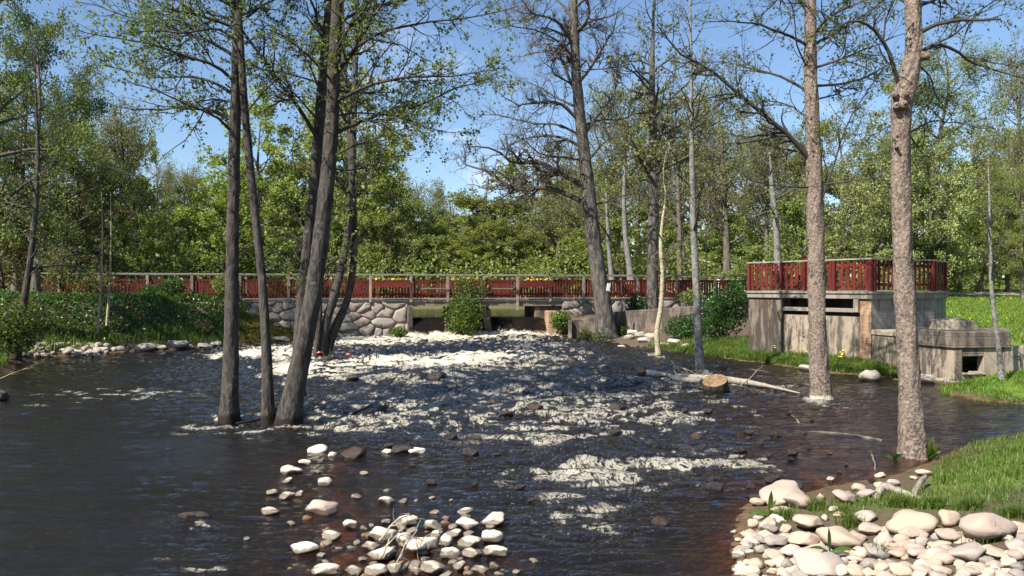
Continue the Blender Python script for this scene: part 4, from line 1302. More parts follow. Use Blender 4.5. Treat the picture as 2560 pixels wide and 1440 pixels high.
def near_tree(name, label, trunks, limbs, mats, seed, sub, leafy, extra=None, group=None, parts=None, d0=15.0, k=22, scaly=0.0):
    """trunks: list of (pixel path with depth, radii list); limbs: list of (pixel path, depth of start, r0, r1, depth drift)
    sub: dict for branches; leafy: (per twig, (smin, smax), leaf material)"""
    rg = np.random.default_rng(seed)
    base = np.array(trunks[0][0][0], float)
    root = empty(name, tuple(base))
    tag(root, label, 'tree', group)
    all_l = []
    for P, R in trunks:
        zlen = P[-1][2] - P[0][2]
        v, q, tp, tr = trunk_mesh(rg, P, R, k, max(30, int(abs(zlen) * (24 if scaly else 7))), 0.085, 0.55, 0.38, scaly)
        obj('trunk', mesh_np('trunk', v - base, q, M[mats[0]], True), root)
        ex = extra or {}
        if ex:
            n_ = ex.get('n', 10)
            # limbs all round, up into the part of the crown above the picture
            pts, rad, _ = grow(rg, tp[None], tr[None], 1, ex['L'], ex['ang'], 12, ex.get('wig', .10), ex.get('up', .02), ex['t0'], 0.98, 0, 0.42, 0.2, n_, 0.45)
            pts, rad = pts[:n_], rad[:n_]
            all_l.append((pts, rad))
    lp, lr = [], []
    for pts, dd, r0, r1, dep in limbs:
        a, b_ = limb_from_px(rg, pts, dd, r0 * 0.72, r1 * 0.6, 12, dep)
        a = a + np.cumsum(rg.normal(0, 0.012 + 0.0012 * dd, a.shape), axis=0) * np.linspace(0, 1, 12)[:, None]
        lp.append(a); lr.append(b_)
    if lp:
        all_l.append((np.array(lp), np.array(lr)))
    if not all_l:
        return root
    LP = np.concatenate([a for a, _ in all_l]); LR = np.concatenate([b_ for _, b_ in all_l])
    b1, r1_, _ = grow(rg, LP, LR, sub['d1'], sub['L1'], sub['a1'], 7, sub['wig'], sub['up'], 0.12, 1.0, sub.get('flat', 0), 0.6, 0.3, 2, 0.45, 0.003)
    b2, r2_, _ = grow(rg, b1, r1_, sub['d2'], sub['L2'], (25, 65), 5, sub['wig'] * 1.2, sub['up'], 0.1, 1.0, sub.get('flat', 0) * .7, 0.7, 0.4, 1, 0.4, 0.0022)
    b3, r3_, _ = grow(rg, b2, r2_, sub['d3'], sub['L3'], (25, 70), 4, sub['wig'] * 1.3, sub['up'], 0.1, 1.0, 0, 0.8, 0.5, 0, 0.3, 0.0016)
    v, q = merge([tubes(LP, LR, 8), tubes(b1, r1_, 5)])
    br = tag(obj('branches', mesh_np('branches', v - base, q, M[mats[1]], True), root), kind='stuff')
    tw = [tubes(b2, r2_, 3)]
    if len(b3): tw.append(tubes(b3, r3_, 3))
    v, q = merge(tw)
    tag(obj('twigs', mesh_np('twigs', v - base, q, M[mats[1]], False), br), kind='stuff')
    per, sz, lm = leafy
    if per > 0:
        src = b3 if len(b3) else b2
        P1 = leaves(rg, src, per, sz, 0.03)
        P2 = leaves(rg, b2[:, [0, 1, 2, 4]], per * 0.5, sz, 0.03)
        v, q = merge([P1[:2], P2[:2]])
        tint = np.concatenate([P1[2], P2[2]])
        obj('crown', mesh_np('crown', v - base, q, M[lm], False, {'tint': tint}), root)
    return root

def trunk_px(pts, d, widths, d_end=None, below=0.25):
    """trunk path from photograph points and widths (pixels)"""
    n = len(pts)
    d_end = d if d_end is None else d_end
    P = []; R = []
    for i, ((x, y), w_) in enumerate(zip(pts, widths)):
        dd = d + (d_end - d) * i / (n - 1)
        P.append(px(x, y, dd)); R.append(0.5 * w_ / F * dd)
    b_ = P[0]
    P.insert(0, (b_[0], b_[1], b_[2] - below)); R.insert(0, R[0])
    return P, R

ALDER = dict(d1=6.0, L1=(0.5, 1.6), a1=(28, 62), d2=7.5, L2=(0.22, 0.65), d3=5.0, L3=(0.10, 0.30), wig=0.16, up=0.03, flat=0.55)
OAK = dict(d1=4.4, L1=(0.7, 2.4), a1=(35, 75), d2=5.4, L2=(0.45, 1.2), d3=5.2, L3=(0.25, 0.65), wig=0.30, up=0.05, flat=0.1)
mA = ('bark_dark', 'twig_grey'); 

# cluster standing in the stream, left of the middle
near_tree('alder_tree', 'straight dark trunk standing in the water, first from left in the stream cluster',
    [trunk_px([(574, 1046), (577, 900), (580, 700), (583, 500), (588, 300), (592, 150), (593, 0), (592, -260), (590, -560)], 15.0, [42, 37, 32, 30, 27, 24, 21, 15, 7])],
    [([(581, 300), (520, 275), (430, 270), (330, 276), (240, 262)], 15, .045, .012, 1.0), ([(575, 325), (540, 290), (470, 255), (400, 225), (330, 215)], 15, .04, .010, -1.5),
     ([(585, 238), (540, 210), (480, 195), (400, 196), (300, 180), (190, 176)], 15, .045, .010, 0.5), ([(582, 200), (540, 165), (480, 145), (380, 110), (300, 92), (200, 60)], 15, .05, .010, -1.0),
     ([(585, 140), (520, 100), (420, 60), (320, 30), (200, -10)], 15, .05, .012, 1.2), ([(587, 70), (500, 35), (430, 15), (330, -30)], 15, .045, .012, -1.2),
     ([(578, 255), (530, 250), (470, 268), (420, 300)], 15, .025, .008, 0.4), ([(590, 20), (520, -20), (430, -60), (320, -110)], 15, .05, .012, 0.8),
     ([(595, 60), (650, 20), (720, -20), (800, -40)], 15, .04, .01, 1.5), ([(598, 180), (650, 190), (700, 215), (740, 250)], 15, .022, .008, 1.0),
     ([(590, 100), (540, 70), (470, 75), (380, 60), (280, 70)], 15, .035, .008, -2.2)],
    mA, 11, ALDER, (3.2, (0.045, 0.085), 'leaf_alder'), dict(n=16, L=(2.2, 4.0), ang=(55, 85), t0=0.62), 'alders standing in the stream')
near_tree('alder_tree', 'slim grey trunk curving up between the straight and the leaning stream alders',
    [trunk_px([(671, 1044), (668, 920), (655, 700), (634, 500), (614, 300), (604, 150), (598, 0), (600, -260), (610, -500)], 14.9, [29, 25, 21, 20, 18, 17, 15, 11, 5])],
    [([(618, 280), (650, 240), (690, 205), (740, 190)], 14.9, .025, .008, -1.0), ([(606, 110), (660, 90), (730, 95), (790, 120)], 14.9, .025, .007, -0.6),
     ([(600, 40), (660, 20), (740, 30)], 14.9, .03, .01, 1.0), ([(650, 590), (690, 620), (725, 650), (760, 690)], 14.9, .016, .008, 0.8)],
    mA, 12, ALDER, (3.2, (0.045, 0.085), 'leaf_alder'), dict(n=9, L=(1.8, 3.2), ang=(50, 80), t0=0.68), 'alders standing in the stream')
near_tree('alder_tree', 'thick leaning grey trunk with sunlit base, frontmost in the stream cluster',
    [trunk_px([(722, 1056), (745, 930), (768, 820), (790, 690), (806, 560), (820, 430), (830, 300), (836, 150), (843, 0), (850, -260), (850, -600)], 14.7, [54, 48, 44, 41, 39, 37, 34, 31, 27, 20, 9])],
    [([(835, 335), (930, 292), (1040, 262), (1130, 215), (1240, 182)], 14.7, .05, .012, 1.2), ([(836, 255), (920, 215), (1010, 196), (1110, 188), (1220, 172)], 14.7, .05, .012, -1.2),
     ([(842, 185), (900, 110), (960, 78), (1060, 60), (1180, 45), (1300, 18)], 14.7, .055, .012, 0.5), ([(843, 125), (880, 60), (930, 10), (990, -70)], 14.7, .05, .015, -1.5),
     ([(826, 395), (900, 360), (1000, 330), (1100, 283)], 14.7, .03, .008, -0.8), ([(838, 180), (880, 130), (930, 60), (975, 5), (1010, -40)], 14.7, .055, .02, -1.0),
     ([(836, 290), (900, 285), (980, 300), (1060, 335), (1130, 345)], 14.7, .03, .008, 0.9), ([(830, 225), (900, 230), (990, 232), (1080, 250)], 14.7, .03, .008, 2.0),
     ([(840, 60), (920, 20), (1020, 0), (1130, -30)], 14.7, .045, .012, 1.0), ([(838, 210), (780, 150), (710, 100), (650, 85)], 14.7, .03, .008, -1.5),
     ([(820, 420), (880, 425), (960, 400), (1030, 370)], 14.7, .025, .008, 1.4), ([(842, 20), (900, -40), (1000, -70), (1120, -80)], 14.7, .045, .012, -1.0)],
    mA, 13, ALDER, (3.2, (0.045, 0.085), 'leaf_alder'), dict(n=14, L=(2.4, 4.2), ang=(50, 80), t0=0.66), 'alders standing in the stream', k=26)
near_tree('alder_tree', 'dark shaded trunk rising close behind the thick leaning stream alder',
    [trunk_px([(742, 960), (752, 800), (766, 650), (782, 500), (795, 350), (806, 220), (816, 100), (824, 0), (826, -260), (820, -560)], 16.3, [30, 29, 28, 28, 27, 26, 24, 22, 16, 7])],
    [([(801, 362), (760, 290), (700, 205), (650, 130), (605, 65), (575, 10)], 16.2, .065, .03, -1.2), ([(800, 305), (740, 240), (670, 180), (600, 150)], 16.2, .03, .01, -1.5),
     ([(806, 210), (740, 185), (660, 165), (610, 150)], 16.2, .03, .008, 0.4), ([(812, 110), (790, 50), (760, -20)], 16.2, .04, .02, 0.8), ([(800, 230), (760, 130), (700, 70), (640, 40), (570, 35)], 16.2, .035, .01, 0.5),
     ([(810, 80), (775, 20), (750, -40)], 16.2, .045, .02, -0.8), ([(775, 560), (740, 620), (700, 660), (640, 640)], 16.2, .012, .005, 1.0)],
    mA, 14, ALDER, (3.2, (0.045, 0.085), 'leaf_alder'), dict(n=12, L=(2.2, 4.0), ang=(50, 80), t0=0.66), 'alders standing in the stream')
# forked pair by the left abutment
dF = W(805, 895)[1]
near_tree('alder_tree', 'forked dark trunks rising in front of the rubble abutment wall',
    [trunk_px([(800, 893), (812, 820), (835, 740), (858, 650), (872, 560), (880, 460), (884, 340), (888, 200), (892, 40), (895, -150)], dF, [26, 23, 20, 19, 18, 17, 15, 13, 10, 4]),
     trunk_px([(812, 888), (838, 820), (865, 760), (880, 690), (886, 600), (882, 480), (876, 380), (868, 260), (860, 120), (856, -60)], dF + .3, [26, 22, 18, 17, 16, 15, 13, 11, 8, 3]),
     trunk_px([(790, 893), (795, 840), (800, 770), (796, 680), (792, 590), (800, 500)], dF - .2, [14, 13, 11, 10, 8, 4])],
    [([(884, 420), (930, 395), (980, 350), (1030, 300)], dF, .04, .012, 1.0), ([(880, 480), (920, 430), (960, 405), (1000, 400)], dF, .035, .01, -1.0)],
    mA, 15, dict(ALDER, d1=2.6, L1=(0.7, 2.0), L2=(0.35, 0.8), d2=3.6, d3=2.6, L3=(0.15, 0.4), flat=0.2), (2.6, (0.08, 0.15), 'leaf_bright'), dict(n=20, L=(1.8, 3.8), ang=(45, 80), t0=0.40), 'alders standing in the stream')
# stout dark tree at the right abutment: half bare, crooked boughs
dT = W(1512, 852)[1]
near_tree('stout_tree', 'stout dark half-bare tree with crooked boughs in mid picture, shrubby foot',
    [trunk_px([(1517, 850), (1510, 780), (1497, 690), (1484, 600), (1474, 510), (1464, 410), (1452, 310), (1440, 180), (1436, 60), (1432, -80), (1425, -300)], dT, [50, 43, 40, 37, 34, 31, 28, 25, 21, 15, 6])],
    [([(1452, 503), (1400, 480), (1350, 470), (1290, 476), (1240, 450), (1190, 431), (1150, 427), (1130, 397)], dT, .16, .035, 1.5), ([(1452, 462), (1400, 433), (1350, 408), (1310, 410), (1280, 408), (1250, 380), (1205, 370), (1175, 374)], dT, .16, .03, -2.0),
     ([(1455, 368), (1400, 345), (1340, 346), (1300, 362), (1262, 385)], dT, .10, .03, 1.8), ([(1448, 302), (1400, 262), (1350, 255), (1300, 262), (1262, 240)], dT, .12, .03, -1.5),
     ([(1440, 235), (1420, 190), (1392, 140), (1345, 125), (1305, 132)], dT, .12, .03, 2.2), ([(1437, 125), (1405, 62), (1370, 40), (1330, 36), (1295, 0)], dT, .11, .03, -1.8),
     ([(1462, 335), (1500, 282), (1530, 245), (1555, 180), (1560, 120)], dT, .11, .03, 1.8), ([(1448, 205), (1480, 160), (1512, 92), (1530, 0)], dT, .11, .03, -1.6),
     ([(1470, 402), (1500, 372), (1535, 352), (1580, 340)], dT, .07, .02, -2.0), ([(1482, 512), (1520, 502), (1560, 478), (1600, 470)], dT, .06, .02, 1.2),
     ([(1455, 320), (1490, 300), (1560, 290), (1600, 260)], dT, .07, .02, 2.5), ([(1445, 270), (1390, 240), (1330, 200), (1270, 190)], dT, .08, .02, 2.6),
     ([(1438, 150), (1400, 110), (1340, 80), (1280, 70), (1230, 80)], dT, .08, .02, -2.6), ([(1436, 90), (1480, 50), (1530, 40), (1580, 10)], dT, .08, .02, 1.5),
     ([(1452, 400), (1400, 390), (1350, 380), (1300, 345), (1255, 330)], dT, .07, .02, -3.0), ([(1445, 335), (1390, 310), (1320, 310), (1260, 290), (1200, 280)], dT, .08, .02, 0.2),
     ([(1440, 60), (1400, 10), (1350, -20), (1280, -40)], dT, .09, .02, 2), ([(1436, 20), (1490, -20), (1560, -40)], dT, .09, .02, -2)],
    ('bark_oak', 'twig_oak'), 16, OAK, (0.5, (0.05, 0.11), 'leaf_olive'), dict(n=12, L=(2.5, 4.5), ang=(45, 80), t0=0.6, wig=.25), None, k=30)
# tall straight trunk behind it
near_tree('tall_tree', 'tall straight grey trunk behind the pale sapling, leafy only high up',
    [trunk_px([(1630, 800), (1631, 700), (1633, 560), (1634, 430), (1632, 300), (1630, 190), (1632, 90), (1636, -40)], 36.5, [30, 27, 26, 23, 19, 14, 9, 3])],
    [([(1634, 300), (1680, 240), (1720, 200), (1760, 190)], 36.5, .09, .02, 1.5), ([(1632, 240), (1590, 180), (1550, 150)], 36.5, .09, .02, -1.5),
     ([(1632, 420), (1590, 390), (1550, 390)], 36.5, .06, .02, -1.5), ([(1633, 360), (1680, 340), (1730, 330)], 36.5, .06, .02, 1)],
    ('bark_oak', 'twig_far'), 17, dict(OAK, d1=2.2, L1=(1.0, 2.6), L2=(0.5, 1.2), d2=3.0, d3=3.0, L3=(0.3, 0.7), wig=.2), (2.0, (0.12, 0.24), 'leaf_olive'), dict(n=24, L=(2.0, 4.5), ang=(45, 85), t0=0.42, wig=.15))
dS = W(1645, 890)[1]
near_tree('pale_sapling', 'crooked pale sapling standing at the water in front of the tall grey trunk',
    [trunk_px([(1646, 888), (1642, 830), (1652, 770), (1656, 690), (1652, 610), (1657, 545), (1664, 490), (1658, 430), (1668, 370)], dS, [13, 12, 12, 11, 9, 7, 4, 3, 1])],
    [([(1660, 650), (1700, 610), (1730, 590), (1780, 560)], dS, .03, .01, 0.5)],
    ('bark_pale', 'twig_far'), 18, dict(ALDER, d1=2.5, L1=(0.4, 1.0), d2=3, L2=(0.2, 0.5), d3=2, flat=0.2), (2.0, (0.06, 0.11), 'leaf_olive'), dict(n=22, L=(0.8, 1.9), ang=(35, 75), t0=0.40), k=12)
dS2 = W(1750, 934)[1]
near_tree('grey_sapling', 'slim grey straight tree standing in the water beside the driftwood log',
    [trunk_px([(1751, 932), (1746, 860), (1742, 740), (1735, 600), (1731, 450), (1729, 330), (1728, 200), (1726, 40), (1724, -60)], dS2, [20, 20, 19, 16, 14, 11, 9, 5, 2])],
    [([(1736, 630), (1770, 580), (1810, 540), (1850, 520)], dS2, .02, .008, 0.8), ([(1730, 470), (1680, 430), (1640, 420)], dS2, .02, .006, -1)],
    ('bark_grey', 'twig_grey'), 19, dict(ALDER, d1=3.0, L1=(0.4, 1.2), d2=4, L2=(0.2, 0.55), d3=2.4, flat=0.1), (1.5, (0.05, 0.09), 'leaf_olive'), dict(n=34, L=(0.8, 2.2), ang=(35, 75), t0=0.34), k=14)
# the two sunlit trunks at the right
d11 = W(2052, 998)[1]
near_tree('scaly_tree', 'sunlit scaly brown trunk in the water with a pale waterline band',
    [trunk_px([(2053, 997), (2046, 880), (2042, 740), (2040, 600), (2037, 480), (2035, 390), (2030, 280), (2026, 180), (2026, 80), (2025, -40), (2022, -240), (2020, -480)], d11, [46, 43, 41, 40, 40, 38, 33, 31, 29, 26, 18, 8])],
    [([(2028, 400), (1965, 330), (1915, 288), (1850, 225), (1780, 160), (1700, 105), (1640, 40)], d11, .085, .02, -0.8), ([(2028, 385), (1940, 368), (1870, 350), (1800, 345), (1740, 352)], d11, .035, .01, 1.5),
     ([(2030, 468), (1950, 470), (1880, 470), (1820, 448)], d11, .03, .008, -1.2), ([(2026, 232), (1960, 196), (1900, 180), (1830, 165), (1750, 182)], d11, .05, .01, 1.2),
     ([(2022, 115), (1960, 80), (1890, 50), (1820, 36), (1740, 20)], d11, .05, .01, -1.4), ([(2032, 112), (2090, 85), (2150, 55), (2210, 18)], d11, .05, .012, 1.5),
     ([(2034, 170), (2110, 146), (2180, 108), (2262, 84)], d11, .045, .01, -1.0), ([(2036, 215), (2110, 206), (2200, 165), (2258, 138)], d11, .045, .01, 0.8),
     ([(2042, 540), (2065, 470), (2092, 400), (2125, 300), (2172, 222), (2225, 168)], d11, .04, .012, -0.6), ([(2044, 462), (2130, 455), (2200, 460), (2240, 468)], d11, .025, .008, -1.5),
     ([(2034, 250), (2090, 235), (2160, 190), (2230, 180)], d11, .03, .008, 1.8), ([(2028, 300), (1970, 260), (1910, 250), (1840, 265)], d11, .03, .008, 1.8), ([(2030, 90), (2080, 40), (2140, 10), (2200, -30)], d11, .05, .012, -1.8),
     ([(2026, 40), (1980, -10), (1900, -40)], d11, .05, .012, 1), ([(2022, 180), (1990, 110), (1985, 40), (1960, -10)], d11, .03, .01, -1.0), ([(2040, 520), (2110, 560), (2170, 545)], d11, .018, .006, 1.0)],
    ('bark_banded', 'twig_grey'), 20, dict(ALDER, wig=0.2, flat=0.25), (2.0, (0.045, 0.085), 'leaf_alder'), dict(n=14, L=(2.2, 4.0), ang=(50, 80), t0=0.68), k=44, scaly=0.09)
d12 = W(2283, 1140)[1]
t12 = near_tree('scaly_tree', 'sunlit scaly trunk with a knobbly burr near its fork, closest on the right',
    [trunk_px([(2282, 1136), (2276, 1000), (2268, 850), (2258, 680), (2254, 540), (2252, 420), (2252, 330), (2256, 250), (2272, 190), (2284, 120), (2283, 40), (2280, -80), (2275, -320), (2270, -620)], d12, [57, 52, 48, 46, 45, 44, 44, 50, 45, 39, 37, 34, 24, 9])],
    [([(2250, 222), (2222, 130), (2185, 72), (2140, 55), (2090, 60), (2050, 110)], d12, .045, .02, -0.5), ([(2300, 132), (2340, 112), (2390, 130), (2440, 165), (2500, 190), (2580, 225)], d12, .045, .012, 0.6),
     ([(2298, 82), (2350, 60), (2420, 46), (2492, 44)], d12, .05, .03, -0.6), ([(2300, 165), (2330, 195), (2350, 240), (2400, 260)], d12, .02, .006, 0.8), ([(2278, 330), (2340, 300), (2420, 310), (2500, 330)], d12, .02, .006, 1.2),
     ([(2275, 340), (2310, 380), (2360, 375)], d12, .018, .006, 1.0), ([(2285, 20), (2360, -10), (2440, -30), (2540, -20)], d12, .04, .01, 1), ([(2276, 10), (2200, -20), (2120, -30)], d12, .04, .01, 1),
     ([(2330, 112), (2380, 90), (2440, 40), (2500, 10), (2560, 15)], d12 + .2, .022, .006, 0.8), ([(2250, 300), (2190, 330), (2140, 330)], d12, .015, .005, 1.0)],
    ('bark_scaly', 'twig_grey'), 21, dict(ALDER, d1=4.2, wig=0.2, flat=0.25), (2.0, (0.04, 0.075), 'leaf_alder'), dict(n=12, L=(1.8, 3.4), ang=(50, 80), t0=0.72), k=48, scaly=0.10)
# burr: knobs and sawn stubs on that trunk
base = np.array(t12.location)
def stub(at_px, d, dirv, r, L, cap=True):
    P = np.array(px(at_px[0], at_px[1], d)); dv = np.array(dirv) / np.linalg.norm(dirv)
    pts = np.array([P - dv * .05, P + dv * L * .5, P + dv * L, P + dv * (L + .004)])
    v, q = tubes(pts[None], np.array([[r * 1.35, r * 1.05, r, r * .3]]), 10)
    obj('knob', mesh_np('knob', v - base, q, M['bark_scaly'], True), t12)
for a_ in (((2243, 268), d12 - .12, (-.5, -.8, .1), .05, .10), ((2240, 242), d12 - .10, (-.6, -.7, .3), .045, .09), ((2264, 238), d12 - .16, (.1, -1, .3), .04, .08),
           ((2258, 262), d12 - .16, (.0, -1, -.2), .06, .06), ((2306, 140), d12 - .05, (1, -.4, -.2), .06, .10), ((2242, 368), d12 - .14, (-.3, -1, 0), .022, .06), ((2250, 255), d12 - .08, (-.7, -.6, -.1), .07, .06)):
    stub(*a_)
# sapling in front of the lawn at the far right
near_tree('lawn_sapling', 'thin bare-stemmed sapling against the concrete wing wall and lawn',
    [trunk_px([(2506, 972), (2500, 900), (2490, 820), (2480, 740), (2476, 640), (2474, 520), (2470, 380)], 19.2, [15, 13, 12, 10, 9, 6, 2])],
    [([(2478, 645), (2505, 600), (2520, 520), (2522, 450)], 19.2, .02, .006, .4), ([(2474, 640), (2462, 560), (2455, 480)], 19.2, .018, .005, -.4),
     ([(2480, 750), (2440, 735), (2410, 720)], 19.2, .012, .004, -.5), ([(2482, 760), (2520, 745), (2560, 720)], 19.2, .012, .004, .5), ([(2484, 770), (2440, 770), (2400, 745)], 19.2, .01, .004, .5), ([(2494, 860), (2540, 830), (2570, 800)], 19.2, .012, .004, .5)],
    ('bark_grey', 'twig_grey'), 22, dict(ALDER, d1=2.5, L1=(0.3, 0.8), d2=3, L2=(0.15, 0.4), d3=2, flat=0), (1.4, (0.035, 0.065), 'leaf_olive'), dict(n=18, L=(0.4, 1.1), ang=(25, 60), t0=0.45), k=10)
# dark young tree on the left bank and two white-stemmed saplings in the scrub
near_tree('bank_tree', 'dark thin tree leaning out of the shaded left bank scrub',
    [trunk_px([(38, 900), (50, 820), (62, 740), (76, 650), (86, 560), (92, 480), (95, 380), (90, 240), (85, 120)], 25.5, [24, 20, 17, 14, 12, 10, 8, 5, 2])],
    [([(70, 690), (140, 640), (220, 610)], 25.5, .03, .01, -1), ([(84, 580), (30, 560), (-20, 570)], 25.5, .03, .01, -1)],
    mA, 23, dict(ALDER, d1=2.4, L1=(0.5, 1.4), d2=3, L2=(0.3, 0.7), d3=2.4, flat=.3), (3.2, (0.07, 0.12), 'leaf_dark'), dict(n=24, L=(1.2, 3.0), ang=(45, 80), t0=0.30), k=12)
for x_, seed_, lab_ in ((246, 24, 'thin white-stemmed sapling in the left bank scrub, left of the pair'), (268, 25, 'thin white-stemmed sapling with raised twigs, right of the pair')):
    near_tree('white_sapling', lab_,
        [trunk_px([(x_ - 2, 868), (x_, 800), (x_ + 6, 730), (x_ + 8, 660), (x_ + 10, 580), (x_ + 8, 480)], 29.6 + (x_ > 250) * .5, [8, 7, 6, 5, 4, 1.5])],
        [([(x_ + 4, 760), (x_ - 30, 720), (x_ - 48, 700)], 29.6, .02, .008, -.4), ([(x_ + 8, 740), (x_ + 40, 720), (x_ + 60, 690)], 29.6, .018, .007, .3)],
        ('bark_pale', 'twig_grey'), seed_, dict(ALDER, d1=2.0, L1=(0.4, 1.1), d2=3, L2=(0.25, 0.6), d3=2, flat=0.2), (3.4, (0.07, 0.13), 'leaf_mid'), dict(n=16, L=(0.7, 1.7), ang=(40, 75), t0=0.38), 'white saplings in the scrub', k=8)

# ------------------------------------------------------------------ trees of the wood behind (a few kinds, copied)
def wood_tree(seed, H, Wd, kind):
    """a tree of height 1 * H in its own space; returns meshes (trunk, branches, leaves)"""
    rg = np.random.default_rng(seed)
    spec = dict(
        green=dict(nl=30, t0=0.16, ang=(35, 80), up=0.06, d1=1.9, d2=1.7, per=50, sz=(0.12, 0.26), mat='leaf_bright', lump=.1),
        mid=dict(nl=32, t0=0.14, ang=(40, 85), up=0.05, d1=1.9, d2=1.7, per=50, sz=(0.12, 0.26), mat='leaf_mid', lump=.1),
        twiggy=dict(nl=32, t0=0.22, ang=(40, 80), up=0.07, d1=2.8, d2=3.2, per=13, sz=(0.08, 0.18), mat='leaf_olive', lump=.1),
        dark=dict(nl=34, t0=0.10, ang=(45, 90), up=0.03, d1=2.0, d2=1.8, per=50, sz=(0.11, 0.24), mat='leaf_dark', lump=.1),
        rust=dict(nl=28, t0=0.06, ang=(45, 90), up=0.03, d1=1.9, d2=1.7, per=34, sz=(0.10, 0.22), mat='leaf_rust', lump=.1),
        fine=dict(nl=36, t0=0.12, ang=(40, 85), up=0.04, d1=2.3, d2=2.2, per=62, sz=(0.055, 0.125), mat='leaf_mid', lump=.1),
        shade=dict(nl=36, t0=0.10, ang=(45, 90), up=0.03, d1=2.2, d2=2.0, per=62, sz=(0.07, 0.15), mat='leaf_dark', lump=.1),
        flower=dict(nl=34, t0=0.10, ang=(45, 90), up=0.02, d1=2.0, d2=1.8, per=75, sz=(0.09, 0.18), mat='leaf_flower', lump=.1),
    )[kind]
    lean = rg.normal(0, 0.03, 2)
    zs = np.linspace(0, H, 8)
    P = np.stack([lean[0] * zs + np.cumsum(rg.normal(0, .012 * H, 8)) * np.linspace(0, 1, 8), lean[1] * zs + np.cumsum(rg.normal(0, .012 * H, 8)) * np.linspace(0, 1, 8), zs], -1)
    r0 = 0.020 * H
    v, q, tp, tr = trunk_mesh(rg, P, np.linspace(r0, r0 * 0.1, 8), 10, 28, 0.06, 0.4, 0.4)
    lb, lr, _ = grow(rg, tp[None], tr[None], 0, (Wd * .36, Wd * .66), spec['ang'], 9, 0.13, spec['up'], spec['t0'], 0.97, 0, 0.5, 0.2, spec['nl'], 0.50)
    b1, r1_, _ = grow(rg, lb, lr, spec['d1'], (Wd * .10, Wd * .28), (30, 70), 6, 0.18, spec['up'], 0.2, 1.0, 0.1, 0.6, 0.3, 2, 0.4, 0.008)
    b2, r2_, _ = grow(rg, b1, r1_, spec['d2'], (Wd * .05, Wd * .14), (30, 75), 4, 0.2, spec['up'] * .5, 0.15, 1.0, 0, 0.7, 0.5, 1, 0.3, 0.006)
    br = [tubes(lb, lr, 5), tubes(b1, r1_, 3)]
    br.append(tubes(b2, r2_, 3))
    bv, bq = merge(br)
    lv, lq, lt = leaves(rg, b2, spec['per'], spec['sz'], 0.10 + 0.008 * Wd, 0.3)
    tm = mesh_np('trunk', v, q, M['bark_far'], True)
    bm_ = mesh_np('branches', bv, bq, M['twig_far'], False)
    # leaves in clumps lighter or darker than their neighbours
    cl = fbm(lv[::4, 0] * .9, lv[::4, 2] * .9 + lv[::4, 1], 2, seed)
    lt = np.clip(lt + np.repeat(cl, 4) * 0.5, 0, 1)
    lm_ = mesh_np('crown', lv, lq, M[spec['mat']], False, {'tint': lt})
    return tm, bm_, lm_, H, Wd
KIND = {}
for i, (k_, h_, w_) in enumerate((('green', 11, 6.5), ('green', 10, 7), ('mid', 11, 7.5), ('mid', 10, 7), ('twiggy', 13, 8), ('twiggy', 12, 9), ('dark', 13, 8), ('dark', 11, 8), ('rust', 6, 6), ('flower', 8, 7.5), ('fine', 12, 8), ('shade', 12, 8))):
    KIND.setdefault(k_, []).append(wood_tree(100 + i, h_, w_, k_))
def far_tree(kind, x, ytop, d, wpx, label, var=0, name=None, rot=None, group='trees of the wood behind the bridge', sink=0.0):
    tm, bm_, lm_, H, Wd = KIND[kind][var % len(KIND[kind])]
    X = (x - 1280) / F * d
    g = gz(X, d) - sink
    top = EYE - (ytop - 720) / F * d
    h_ = top - g
    wid = wpx / F * d
    r = empty(name or {'green': 'green_tree', 'mid': 'leafy_tree', 'twiggy': 'twiggy_tree', 'dark': 'dark_tree', 'rust': 'rusty_bush', 'flower': 'flowering_tree', 'fine': 'leafy_tree', 'shade': 'dark_tree'}[kind], (X, d, g), random.uniform(0, 6.28) if rot is None else rot)
    r.scale = (wid / Wd, wid / Wd, h_ / H)
    tag(r, label, 'tree' if kind != 'rust' else 'bush', group)
    obj('trunk', tm, r); tag(obj('branches', bm_, r), kind='stuff'); tag(obj('crown', lm_, r), kind='stuff')
    return r
